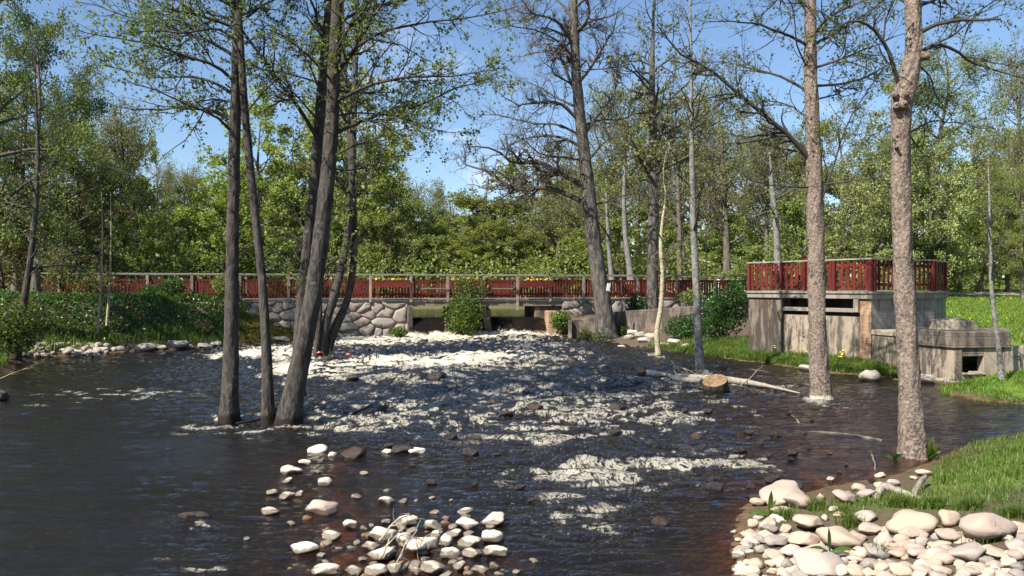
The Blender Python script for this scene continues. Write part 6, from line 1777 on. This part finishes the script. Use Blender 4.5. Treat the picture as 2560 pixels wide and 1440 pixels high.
# ------------------------------------------------------------------ ground vegetation
def field_leaves(name, n, sampler, size, mat, rise, seed, kind='stuff', droop=-0.2, label=None, cat=None, narrow=0.62):
    rg = np.random.default_rng(seed)
    X, Y = sampler(rg, n)
    Z = height(X, Y)
    hgt = rise(rg, X, Y)
    p = np.stack([X, Y, Z + hgt], -1)
    tint = np.clip(rg.normal(0.4, .2, len(X)) + 0.5 * fbm(X * .9, Y * .9 + hgt, 2, seed), 0, 1)
    v, q, t_ = leaf_quads(rg, p, size, droop, tint, narrow)
    o = obj(name, mesh_np(name, v, q, M[mat], False, {'tint': t_}))
    tag(o, label, cat, None, kind)
    return o
def blades(name, X, Y, length, width, mat, seed, bend=0.5, zoff=0.0, label=None, cat=None, kind='stuff'):
    rg = np.random.default_rng(seed)
    n = len(X)
    Z = height(X, Y) + zoff - 0.01
    a = rg.uniform(0, 2 * math.pi, n)
    d = np.stack([np.cos(a), np.sin(a), np.zeros(n)], -1)
    s = np.stack([-np.sin(a), np.cos(a), np.zeros(n)], -1)
    L = (length[0] + (length[1] - length[0]) * np.clip(rg.uniform(0, 1, n) * (0.62 + 0.75 * fbm(X * 2.2, Y * 2.2, 3, seed + 9)), 0, 1.2))[:, None]; w = rg.uniform(width[0], width[1], n)[:, None]
    b_ = rg.uniform(0.1, bend, n)[:, None]
    p = np.stack([X, Y, Z], -1)
    up = np.array([0, 0, 1.0])
    m1 = p + up * L * .55 + d * L * b_ * .25
    tip = p + up * L * (1 - .35 * b_) + d * L * b_ * .8
    v = np.stack([p - s * w, p + s * w, m1 + s * w * .7, m1 - s * w * .7, tip], 1).reshape(-1, 3)
    k = np.arange(n)[:, None] * 5
    q = np.concatenate([k + 0, k + 1, k + 2, k + 3], 1); t3 = np.concatenate([k + 3, k + 2, k + 4], 1)
    tint = np.repeat(np.clip(rg.normal(0.45, .22, n) + 0.4 * fbm(X * 1.3, Y * 1.3, 2, seed), 0, 1), 5)
    o = obj(name, mesh_np(name, v, [q, t3], M[mat], False, {'tint': tint}))
    tag(o, label, cat, None, kind)
    return o
def rej(rg, n, x0, x1, y0, y1, ok):
    X = np.empty(0); Y = np.empty(0)
    while len(X) < n:
        a = rg.uniform(x0, x1, n * 2); b_ = rg.uniform(y0, y1, n * 2)
        m_ = ok(a, b_, rg)
        X = np.concatenate([X, a[m_]]); Y = np.concatenate([Y, b_[m_]])
    return X[:n], Y[:n]

# scrub covering the left bank
def okL(x, y, rg):
    sd = poly_sd(x, y, LAND_L); s = brd(x, y)
    inb = (sd > 0.7) & (s < -0.15) & (y > 17)
    mossy = np.exp(-((x + 9.9) / 1.6) ** 2 - ((y - 34.5) / 2.2) ** 2)
    return inb & (rg.random(len(x)) > mossy * 1.6) & (x < -8.2) & (x > -24)
def riseL(rg, X, Y):
    sd = poly_sd(X, Y, LAND_L)
    top = np.clip(0.28 + 0.24 * fbm(X * .8, Y * .8, 3, 77) + 0.16 * perlin(X * 2.4, Y * 2.4, 78), .08, 1.0) * np.clip(sd / 1.4, .3, 1)
    return top * rg.uniform(0.15, 1.0, len(X)) ** 0.5
field_leaves('undergrowth', 52000, lambda rg, n: rej(rg, n, -24, -8, 17, 37, okL), (0.07, 0.17), 'leaf_ground', riseL, 41, label='dense dark green broad-leaved scrub covering the left bank', cat='undergrowth')
def okLe(x, y, rg):
    sd = poly_sd(x, y, LAND_L)
    return (sd > 0.15) & (sd < 1.4) & (y > 17)
xx, yy = rej(np.random.default_rng(42), 5200, -20, -11, 18, 34, okLe)
blades('grass', xx, yy, (0.2, 0.65), (0.008, 0.016), 'grass', 43, 0.9, label='long grass hanging over the left shore', cat='grass')
# mossy slope between the scrub and the wall
def okM(x, y, rg):
    sd = poly_sd(x, y, LAND_L); s = brd(x, y)
    return (sd > 0.05) & (s < 0.0) & (rg.random(len(x)) < np.exp(-((x + 9.9) / 1.7) ** 2 - ((y - 34.3) / 2.4) ** 2) * 1.5)
xx, yy = rej(np.random.default_rng(44), 14000, -13, -6.5, 31, 37, okM)
blades('moss', xx, yy, (0.04, 0.16), (0.012, 0.03), 'moss', 45, 1.0, label='orange-green moss and dry grass on the slope below the railing', cat='moss')
# spit of grass under the concrete wall
def okS(x, y, rg):
    sd = poly_sd(x, y, LAND_R)
    inner = poly_sd(x, y, [tuple(A), tuple(B), tuple(P_), tuple(Q_), tuple(R_), tuple(E), tuple(G1), tuple(G2)])
    return (sd > 0.0) & (inner < -0.02) & (y < 31 - rg.random(len(x)) * 3) & (x < 10.6) & (y > 20.5)
xx, yy = rej(np.random.default_rng(46), 26000, 5, 11, 20.5, 31, okS)
blades('grass', xx, yy, (0.08, 0.38), (0.006, 0.013), 'grass', 47, 1.0, label='bright grass on the spit at the foot of the concrete wall', cat='grass')
def okS2(x, y, rg):
    sd = poly_sd(x, y, LAND_R)
    return (sd > -0.3) & (y < 20.3) & (rg.random(len(x)) < 0.35 + 0.65 * (perlin(x * 1.2, y * 1.2, 5) > 0))
xx, yy = rej(np.random.default_rng(48), 9000, 9.5, 15, 16, 20.4, okS2)
blades('grass', xx, yy, (0.05, 0.20), (0.006, 0.012), 'lawn', 49, 0.9, label='short flooded grass at the shore below the wing wall', cat='grass')
# lawn
def okW(x, y, rg):
    return (poly_sd(x, y, LAND_R) > 0.3) & (x - 0.28 * (y - 23) > 11.8) & (np.abs(y - 44.5 - .06 * (x - 17)) > 1.7) & (x < .72 * y + 2) & (rg.random(len(x)) < 24 / y)
xx, yy = rej(np.random.default_rng(50), 30000, 12.5, 36, 21, 56, okW)
blades('grass', xx, yy, (0.07, 0.20), (0.010, 0.022), 'lawn', 51, 0.9, label='sunlit mown lawn sloping up behind the concrete ruin', cat='grass')
rgd = np.random.default_rng(52)
xx, yy = rej(rgd, 110, 12.8, 30, 21.5, 42, okW)
pts = np.stack([xx, yy, height(xx, yy) + rgd.uniform(.08, .2, len(xx))], -1)
v, q, t_ = leaf_quads(rgd, np.repeat(pts, 3, 0) + rgd.normal(0, .012, (len(xx) * 3, 3)), (0.025, 0.045), -2.0, None, 0.9)
o = obj('dandelions', mesh_np('dandelions', v, q, M['flower_yellow'], False, {'tint': t_})); tag(o, 'yellow dandelions sprinkled over the lawn', 'flowers', None, 'stuff')
# near right bank
def okN(x, y, rg):
    sd = poly_sd(x, y, LAND_N)
    pyy_ = 720 + F * (EYE - 0.15) / y; pxx_ = 1280 + F * x / y
    lawnzone = ((pxx_ > 2440) & (pyy_ > 1215) & (pyy_ < 1300) & (rg.random(len(x)) < .35)) | ((pxx_ > 2330) & (pyy_ < 1215) & (pyy_ > 1225 - (pxx_ - 2330) * 0.55 - 75)) | (pxx_ > 2600)
    tuft = np.exp(-((pxx_ - 2290) / 180) ** 2 - ((pyy_ - 1258) / 24) ** 2) + .5 * np.exp(-((pxx_ - 2100) / 45) ** 2 - ((pyy_ - 1280) / 18) ** 2) + np.exp(-((pxx_ - 2460) / 24) ** 2 - ((pyy_ - 1335) / 13) ** 2) * .8 \
        + .6 * np.exp(-((pxx_ - 1950) / 30) ** 2 - ((pyy_ - 1292) / 12) ** 2) + .5 * np.exp(-((pxx_ - 2130) / 35) ** 2 - ((pyy_ - 1312) / 9) ** 2) + .7 * np.exp(-((pxx_ - 2460) / 60) ** 2 - ((pyy_ - 1262) / 20) ** 2)
    return (sd > 0.02) & (rg.random(len(x)) < np.clip(lawnzone * .8 + tuft, 0, 1)) & (x < .8 * y + 2)
xx, yy = rej(np.random.default_rng(54), 26000, 2.2, 13, 7.5, 15, okN)
blades('grass', xx, yy, (0.03, 0.22), (0.0035, 0.0075), 'grass', 55, 1.2, label='bright green grass on the near right bank around the stones', cat='grass')
xx, yy = rej(np.random.default_rng(56), 2600, 2.2, 13, 7.5, 15, okN)
blades('dry_grass', xx, yy, (0.03, 0.20), (0.003, 0.006), 'grass_dry', 57, 1.6, label='withered straw mixed into the near bank grass', cat='grass')
for i, (x_, y_, r_, n_, lab_) in enumerate(((2462, 1352, .16, 420, 'thick grass tuft against the great tan boulder'), (2378, 1308, .11, 220, 'grass tuft behind the pinkish boulder'), (2112, 1292, .10, 200, 'grass tuft beside the square-edged tan stone'),
        (1958, 1296, .13, 260, 'grass tuft at the water end of the heap'), (2125, 1318, .09, 160, 'small grass tuft behind the flat beige boulder'), (2250, 1268, .14, 360, 'broad grass tuft behind the largest cream boulder'), (2040, 1275, .10, 180, 'grass tuft behind the big cream sloping stone'), (2420, 1275, .15, 380, 'spreading grass tuft at the right of the heap'), (2330, 1270, .15, 380, 'spreading grass tuft right of the grey root'), (2530, 1290, .15, 320, 'grass tuft at the right edge above the heap'), (2200, 1400, .05, 60, 'few grass blades low in the heap'))):
    bx_, by_, bz_ = ghit(x_, y_)
    rg_ = np.random.default_rng(400 + i)
    blades('grass_tuft', bx_ + rg_.normal(0, r_ * .5, n_), by_ + rg_.normal(0, r_ * .4, n_), (0.10, 0.27), (0.003, 0.006), 'grass', 410 + i, 1.1, label=lab_, cat='grass', kind='thing')["group"] = 'grass tufts among the heap stones'
# understorey and far woods
def scatter_mass(name, n, x0, x1, y0, y1, zmax, size, mat, seed, label, ok=None):
    rg = np.random.default_rng(seed)
    X = rg.uniform(x0, x1, n); Y = rg.uniform(y0, y1, n)
    top = zmax * np.clip(0.55 + 0.45 * fbm(X * .22, Y * .22, 3, seed) + 0.25 * perlin(X * .7, Y * .7, seed), .12, 1.2)
    Zr = rg.uniform(0, 1, n) ** 0.6 * top
    if ok is not None:
        m_ = ok(X, Y); X, Y, Zr = X[m_], Y[m_], Zr[m_]
    p = np.stack([X, Y, height(X, Y) + Zr], -1)
    tint = np.clip(rg.normal(.42, .2, len(X)) + .6 * fbm(X * .5, Y * .5 + Zr, 2, seed + 1), 0, 1)
    v, q, t_ = leaf_quads(rg, p, size, 0.2, tint)
    o = obj(name, mesh_np(name, v, q, M[mat], False, {'tint': t_}))
    tag(o, label, 'undergrowth', None, 'stuff')
inland = lambda X, Y: (height(X, Y) > 1.4)
scatter_mass('undergrowth', 42000, -46, 18, 57, 72, 5.2, (0.16, 0.36), 'leaf_mid', 61, 'mixed green undergrowth along the far pond bank', inland)
scatter_mass('undergrowth', 26000, 14, 60, 47, 64, 2.8, (0.16, 0.36), 'leaf_bright', 62, 'bright green shrubs between road and park behind the terrace', lambda X, Y: (height(X, Y) > 1.4) & (Y > 44 + .12 * X + 3.5) & ~((X > 14) & (X < 18.5) & (Y < 63)))
scatter_mass('undergrowth', 24000, -60, -16, 40, 58, 4.5, (0.15, 0.36), 'leaf_dark', 63, 'dark shaded undergrowth beyond the left end of the bridge', lambda X, Y: (height(X, Y) > 1.4) & (brd(X, Y) > 3.5))
scatter_mass('far_woods', 36000, -110, 110, 95, 135, 13.0, (0.40, 0.9), 'leaf_mid', 64, 'far woods closing the view behind the trees')
scatter_mass('reeds', 2200, -12, 8, 54.5, 57.5, 0.45, (0.12, 0.3), 'grass_dry', 65, 'pale reeds along the far pond shore')

# ------------------------------------------------------------------ single shrubs
def shrub(name, label, center, rad, n, size, mat, seed, stems=14, mat_t='twig_grey', cat='shrub', group=None, droop=0.1):
    rg = np.random.default_rng(seed)
    c = np.array(center, float)
    r = empty(name, tuple(c))
    tag(r, label, cat, group)
    rad = np.array(rad, float)
    P = np.zeros((stems, 6, 3))
    d = unit(np.stack([rg.normal(0, .6, stems), rg.normal(0, .6, stems), np.full(stems, 1.0)], -1))
    for k in range(1, 6):
        d = unit(d + rg.normal(0, .15, (stems, 3)))
        P[:, k] = P[:, k - 1] + d * (rad[2] * 2 / 5.5)
    P[:, :, 0] *= rad[0] / rad[2]; P[:, :, 1] *= rad[1] / rad[2]
    R = np.linspace(.018, .004, 6)[None] * np.ones((stems, 1)) * max(rad[2], .5)
    b1, r1_, _ = grow(rg, P, R, 3.0, (rad[0] * .5, rad[0] * 1.0), (30, 80), 5, .2, .05, .1, 1, 0, .6, .4, 2, .3, .003)
    v, q = merge([tubes(P, R, 5), tubes(b1, r1_, 3)])
    obj('stems', mesh_np('stems', v, q, M[mat_t], False), r)
    u_ = unit(rg.normal(size=(n, 3))) * (rg.random((n, 1)) ** 0.45)
    lump = 1 + .28 * perlin(u_[:, 0] * 2.3 + seed, u_[:, 2] * 2.3 + u_[:, 1], seed)
    p = u_ * lump[:, None] * rad + np.array([0, 0, rad[2] * .95])
    p = p[p[:, 2] > -0.05]
    tint = np.clip(rg.normal(.42, .22, len(p)) + .5 * fbm(p[:, 0] * 2, p[:, 2] * 2, 2, seed), 0, 1)
    v, q, t_ = leaf_quads(rg, p, size, droop, tint)
    obj('foliage', mesh_np('foliage', v, q, M[mat], False, {'tint': t_}), r)
    return r
q_ = px(1160, 835, 37.0)
shrub('climbing_shrub', 'bright green leafy shrub growing over the pier between the sluices', (q_[0], 37.0, 0.35), (0.95, 0.5, 1.05), 5200, (0.06, 0.13), 'leaf_shrub', 71)
q_ = px(1180, 700, 37.3)
shrub('climbing_shrub', 'loose leafy sprays climbing the railing above the pier shrub', (q_[0] - .1, 37.15, 1.95), (0.85, 0.28, 0.72), 900, (0.06, 0.12), 'leaf_shrub', 72, 18)
for i, (x_, y_, d_, rx, rz_, n_, mat_, lab_) in enumerate([
    (995, 838, 36.0, .45, .22, 900, 'grass', 'small bright green tuft at the corner of the rubble wall'),
    (1402, 822, 37.5, .52, .45, 1500, 'leaf_shrub', 'dark green bush against the right-hand sluice pillar'),
    (1590, 790, 36.2, .5, .55, 1100, 'leaf_ground', 'dark shrub between stout and tall grey trunks'),
    (1800, 862, 30.5, 0.9, 1.1, 3000, 'leaf_ground', 'large dark shrub against the end of the concrete wall'),
    (1845, 800, 30.0, .65, 0.85, 1700, 'leaf_ground', 'upper dark shrub below the railing end beside the terrace'),
    (1720, 850, 31.5, .95, .55, 3000, 'leaf_ground', 'low leafy patch with white flowers right of the pale sapling'),
    (1465, 858, 34.8, .40, .32, 900, 'leaf_olive', 'brushy shoots at the foot of the stout dark tree, left side'), (1555, 862, 34.8, .45, .30, 900, 'leaf_dark', 'brushy shoots at the foot of the stout dark tree, right side'),
    (1510, 868, 34.2, .5, .26, 800, 'leaf_dark', 'dark shoots in front of the stout trunk foot'),
    (1730, 758, 37.0, .6, .35, 1000, 'leaf_mid', 'light bush on the channel wall below the railing'), (1700, 752, 37.6, .35, .25, 300, 'grass_dry', 'dry brown tuft on the right rubble wall'),
    (560, 735, 35.2, .6, .5, 900, 'leaf_mid', 'yellow-green bush before the railing at the straight trunk'), (380, 755, 34.3, .5, .42, 1100, 'leaf_ground', 'round dark bush before the railing'), (430, 740, 34.4, .6, .45, 1200, 'leaf_ground', 'glossy bush before the railing, next to the round one'),
    (230, 760, 33.4, 1.0, 0.9, 1300, 'leaf_mid', 'yellow-green bush hiding the left part of the railing'), (150, 720, 33.0, .7, .9, 1200, 'leaf_olive', 'loose olive bush at the left bridge end'),
    (30, 880, 24.5, .9, .8, 2600, 'leaf_dark', 'dark bush at the left water edge'), (60, 840, 26.0, .7, .7, 1600, 'leaf_mid', 'lighter bush behind the dark one at the left water edge'),
    (500, 855, 31.8, .55, .35, 350, 'grass_dry', 'grey tangle of dry twigs at the left shore')]):
    X_, Y_ = px(x_, y_, d_)[0], d_
    zz = max(EYE - (y_ - 720) / F * d_, gz(X_, Y_) - .1)
    shrub('shrub', lab_, (X_, Y_, zz - .05), (rx, rx * .8, rz_), n_, (0.06, 0.14), mat_, 80 + i, 12, group='shrubs on the banks')
# herb at the foot of the burr trunk, tall leaves among the stones
def broad_leaf(name, label, base, tips, width, mat, group=None):
    r = empty(name, base); tag(r, label, 'plant', group)
    for tx, ty, tz in tips:
        tip = np.array([tx, ty, tz]); n = 6
        t_ = np.linspace(0, 1, n)
        mid = tip * t_[:, None] + np.array([0, 0, 1]) * (np.sin(t_ * math.pi) * np.linalg.norm(tip) * .12)[:, None]
        side = np.cross(tip, np.array([0.3, -.8, .5])); side = side / np.linalg.norm(side)
        w = width * np.sin(np.clip(t_ * 1.05 + .04, 0, 1) * math.pi) ** .8
        v = np.concatenate([mid - side * w[:, None], mid + np.array([0, 0, -.01]), mid + side * w[:, None]])
        f = [(i, i + 1, n + i + 1, n + i) for i in range(n - 1)] + [(n + i, n + i + 1, 2 * n + i + 1, 2 * n + i) for i in range(n - 1)]
        obj('leaf', mesh_np('leaf', v, np.array(f), M[mat], True, {'tint': np.full(len(v), .55)}), r)
b_ = ghit(1925, 1292); broad_leaf('dock_plant', 'plant with long broad leaves at the corner of the stone heap', b_, [(-.26, -.10, .06), (.0, -.05, .30), (.1, .1, .15)], .035, 'leaf_shrub')
b_ = ghit(2075, 1420); broad_leaf('dock_plant', 'pointed green shoot with spread leaves among the bottom stones', (b_[0], b_[1], b_[2] + .12), [(-.02, -.02, .24), (-.22, -.03, .05), (.22, -.02, .04), (-.12, -.10, .03)], .022, 'leaf_ground')
b_ = ghit(2322, 1150); broad_leaf('dock_plant', 'leafy herb at the right foot of the burr trunk', b_, [(.0, -.1, .30), (.12, -.1, .22), (-.10, -.12, .18), (.18, 0, .12), (.05, -.15, .12), (.1, .05, .34), (-.05, -.16, .28)], .05, 'leaf_shrub')
b_ = ghit(2235, 1150); broad_leaf('dock_plant', 'small dark herb at the left foot of the burr trunk', b_, [(.0, -.1, .14), (.08, -.1, .10), (-.10, -.08, .10), (-.14, 0, .05)], .03, 'leaf_ground')
b_ = ghit(2360, 1215); broad_leaf('dock_plant', 'young yellow-green shoot beside the near grass', b_, [(.0, -.05, .16), (.08, -.05, .10), (-.07, -.05, .10)], .02, 'leaf_shrub')
# yellow flowers on the spit
for i, (x_, y_) in enumerate(((1970, 880), (1975, 886), (2012, 888), (2103, 897), (2110, 893), (1935, 880), (2098, 905), (2060, 925))):
    b_ = ghit(x_, y_ + 8)
    r = empty('marsh_marigold', b_); tag(r, 'yellow marsh marigold on the grass spit, ' + ('left of the first pair', 'first of the pair by the dark stain', 'before the concrete wall middle', 'right of the pale-banded trunk', 'beside the one right of the pale-banded trunk', 'farthest left', 'below those right of the pale-banded trunk', 'lowest at the water')[i], 'flower', 'marsh marigolds on the spit')
    obj('stem', cone_mesh('stem', M['grass'], [(.006, 0), (.004, .26)], 5), r)
    for k in range(3):
        o = obj('flower', fl_me[1], r, (random.uniform(-.07, .07), random.uniform(-.05, .05), .27 + random.uniform(-.05, .04)))
        o.rotation_euler = (random.uniform(-1.2, -.3), random.uniform(-.4, .4), 0)
        o.scale = (.6, .6, .6)

# ------------------------------------------------------------------ driftwood
def log(name, label, pts, radii, mat, k=12, cat='log', parent=None, cut=None, lump=.12, group=None, n=26):
    base = np.array(pts[0], float)
    P, R = catmull(np.array(pts, float) - base, radii, n)
    v, q = tubes(P[None], R[None], k)
    v = v.reshape(n, k, 3); rg = np.random.default_rng(len(label))
    d = perlin(np.repeat(np.arange(k)[None], n, 0) * .8 + len(label), np.repeat(np.arange(n)[:, None], k, 1) * .45, len(label))
    v = P[:, None, :] + (v - P[:, None, :]) * (1 + lump * 2 * d)[:, :, None]
    caps = [np.arange(k)[::-1][None], ((n - 1) * k + np.arange(k))[None]]
    me = mesh_np(name, v.reshape(-1, 3), [q] + caps, M[mat], True)
    o = obj(name, me, parent, tuple(base))
    if label and parent is None: tag(o, label, cat, group)
    return o
wl = W(1800, 975)
def wp(x, y, dz=0.0, dd=0.0):
    b_ = W(x, y); return (b_[0], b_[1] + dd, b_[2] + dz)
log('driftwood_log', 'bleached tapering driftwood log pointing right beyond the sawn stump', [wp(1690, 948, .10), wp(1745, 955, .12), wp(1830, 965, .14), wp(1900, 972, .10), wp(2000, 986, .03)], [.05, .08, .09, .06, .012], 'drift')
log('driftwood_log', 'dark drift log stuck left of the sawn stump in the rapids', [wp(1600, 945, .10), wp(1660, 946, .10), wp(1700, 955, .06), wp(1752, 962, .10)], [.14, .06, .08, .07], 'bark_grey')
st_ = empty('sawn_stump', wp(1797, 985, 0))
tag(st_, 'thick sawn log with orange cut face leaning out of the water', 'log')
rr = 33 / F * W(1797, 985)[1]
ax = unit(np.array([[-.22, -.36, .90]]))[0]
c0 = np.array([.05, .25, -.25]); pts = [c0 + ax * t_ for t_ in (0, .15, .35, .55, .62)]
v, q = tubes(np.array(pts)[None], np.array([[rr * 1.0, rr, rr * .98, rr * .96, rr * .95]]), 28)
obj('log_bark', mesh_np('log_bark', v, q, M['bark_dark'], True), st_)
v2, q2 = tubes(np.array([pts[-1] - ax * .03, pts[-1] + ax * .002])[None], np.array([[rr * .945, rr * .93]]), 28)
obj('cut_face', mesh_np('cut_face', v2, [q2, (28 + np.arange(28))[None]], M['wood_cut'], False), st_)
b_ = ghit(2100, 1090)
log('sunken_log', 'pale lichen-covered sunken log in the shallow water before the burr trunk', [wp(1985, 1075, -.05), wp(2060, 1080, -.03), wp(2130, 1088, -.025), wp(2205, 1102, -.015)], [.03, .045, .05, .045], 'bark_oak')
log('root_wood', 'grey twisted root among the grass of the near bank', [ghit(2190, 1250), tuple(np.array(ghit(2210, 1240)) + (0, 0, .10)), tuple(np.array(ghit(2260, 1245)) + (0, 0, .05)), ghit(2320, 1255)], [.025, .05, .035, .02], 'drift', lump=.25)
log('root_wood', 'cut grey branch stub sticking up from the near grass', [ghit(2285, 1240), tuple(np.array(ghit(2300, 1225)) + (0, 0, .08)), tuple(np.array(ghit(2315, 1215)) + (0, 0, .12))], [.032, .032, .028], 'drift', n=10, lump=.2)
def twig(label, pts, r, mat='twig_pale', name='fallen_twig', branches=3, seed=0):
    rg = np.random.default_rng(seed + len(label))
    base = np.array(pts[0], float)
    e = empty(name, tuple(base)); tag(e, label, 'twig', 'dead twigs in the stream')
    P, R = catmull(np.array(pts, float) - base, np.linspace(r, r * .3, len(pts)), 14)
    P = P + np.cumsum(rg.normal(0, .008, P.shape), 0)
    v, q = tubes(P[None], R[None], 5)
    obj('stem', mesh_np('stem', v, q, M[mat], True), e)
    b1, r1_, _ = grow(rg, P[None], R[None], 0, (.15, .5), (25, 70), 6, .25, .03, .15, .95, 0, .7, .4, branches, .3, .002)
    if not branches: return
    v, q = tubes(b1, r1_, 4)
    tag(obj('side_twigs', mesh_np('side_twigs', v, q, M[mat], False), e), kind='stuff')
def gp(x, y, dz=0.0):
    b_ = ghit(x, y); return (b_[0], b_[1], b_[2] + dz)
twig('pale twig arching over the gravel bar stones', [gp(945, 1375, .08), gp(985, 1365, .22), gp(1010, 1362, .25), gp(1030, 1350, .2)], .012, branches=4)
twig('pale forked twig leaning on the largest white stone', [gp(950, 1410, .05), gp(975, 1400, .18), gp(985, 1385, .2), gp(1012, 1375, .2)], .012, branches=4)
twig('long thin twig standing across the bar stones', [gp(985, 1440, .05), gp(1010, 1415, .2), gp(1045, 1380, .25), gp(1055, 1365, .3)], .008, branches=2)
twig('brown twig tangle on the lower bar', [gp(1000, 1430, .1), gp(1030, 1400, .18), gp(1060, 1395, .12), gp(1075, 1410, .1)], .009, branches=6)
twig('thin upright twig in the water right of the leaning trunk', [wp(826, 1090, 0), wp(822, 1090, .25), wp(820, 1090, .5), wp(822, 1090, .68)], .009, 'twig_grey', branches=2)
twig('dark stick standing in the white water, left of the two', [wp(922, 905, 0), wp(920, 905, .25), wp(916, 905, .45)], .022, 'twig_grey', branches=0)
twig('dark stick standing in the white water, right of the two', [wp(942, 905, 0), wp(938, 905, .35), wp(932, 905, .62)], .022, 'twig_grey', branches=0)
twig('dark drifted branch caught on the black boulder', [wp(850, 1055, .03), wp(890, 1045, .10), wp(930, 1030, .12), wp(960, 1020, .15)], .03, 'bark_dark', branches=4)
twig('dead branch at the foot of the cluster trunks', [wp(590, 1060, .0), wp(640, 1055, .05), wp(680, 1045, .10), wp(700, 1030, .25)], .03, 'bark_dark', branches=5)
twig('thin bent twig above the sunken log', [wp(2000, 1060, .0), wp(1990, 1055, .06), wp(1975, 1058, .10)], .01, branches=3)
twig('crossed dry twigs by the round stone in the shallows', [gp(2190, 1175, 0), gp(2184, 1168, .05), gp(2176, 1160, .1)], .006, branches=3)
twig('long bare twig on the left water edge', [px(0, 945, 20), px(40, 930, 20), px(80, 915, 20.5), px(110, 905, 21)], .012, 'twig_pale', branches=3)
twig('dry stick spray caught on the driftwood log', [wp(1850, 975, .1), wp(1880, 965, .25), wp(1910, 950, .42)], .014, 'twig_pale', branches=5)
twig('dry root tangle left of the sawn stump', [wp(1690, 950, .1), wp(1685, 945, .28), wp(1720, 950, .25), wp(1750, 960, .12)], .016, 'twig_pale', branches=7)
# debris raft at the forked trunks, litter, tag on the stout trunk
b_ = W(850, 910)
twig('debris of twigs drifted against the forked trunks', [(b_[0] - .7, b_[1], b_[2] + .12), (b_[0], b_[1] - .1, b_[2] + .2), (b_[0] + .7, b_[1], b_[2] + .1)], .03, 'twig_grey', 'twig_raft', 26)
for i, (x_, y_) in enumerate(((797, 898), (870, 903))):
    b_ = wp(x_, y_, .2)
    v = [(-.09, 0, 0), (.05, -.05, .02), (.10, .02, .03), (-.02, .06, .05), (0, 0, .07)]
    me = bpy.data.meshes.new('red_rag'); me.from_pydata(v, [], [(0, 1, 4), (1, 2, 4), (2, 3, 4), (3, 0, 4), (3, 2, 1, 0)]); me.materials.append(M['red_litter'])
    tag(obj('red_rag', me, None, b_), ('scrap of red litter at the foot of the forked trunks', 'scrap of red litter at the end of the twig debris')[i], 'litter')
q_ = px(1521, 718, dT - .62)
o = MB().box(-.075, .075, -.012, .012, -.16, .16).build('paper_tag', M['white_paint'], None, q_, bevel=.004)
o.rotation_euler = (0, .18, .35); tag(o, 'small white sign board nailed to the stout dark trunk', 'sign')
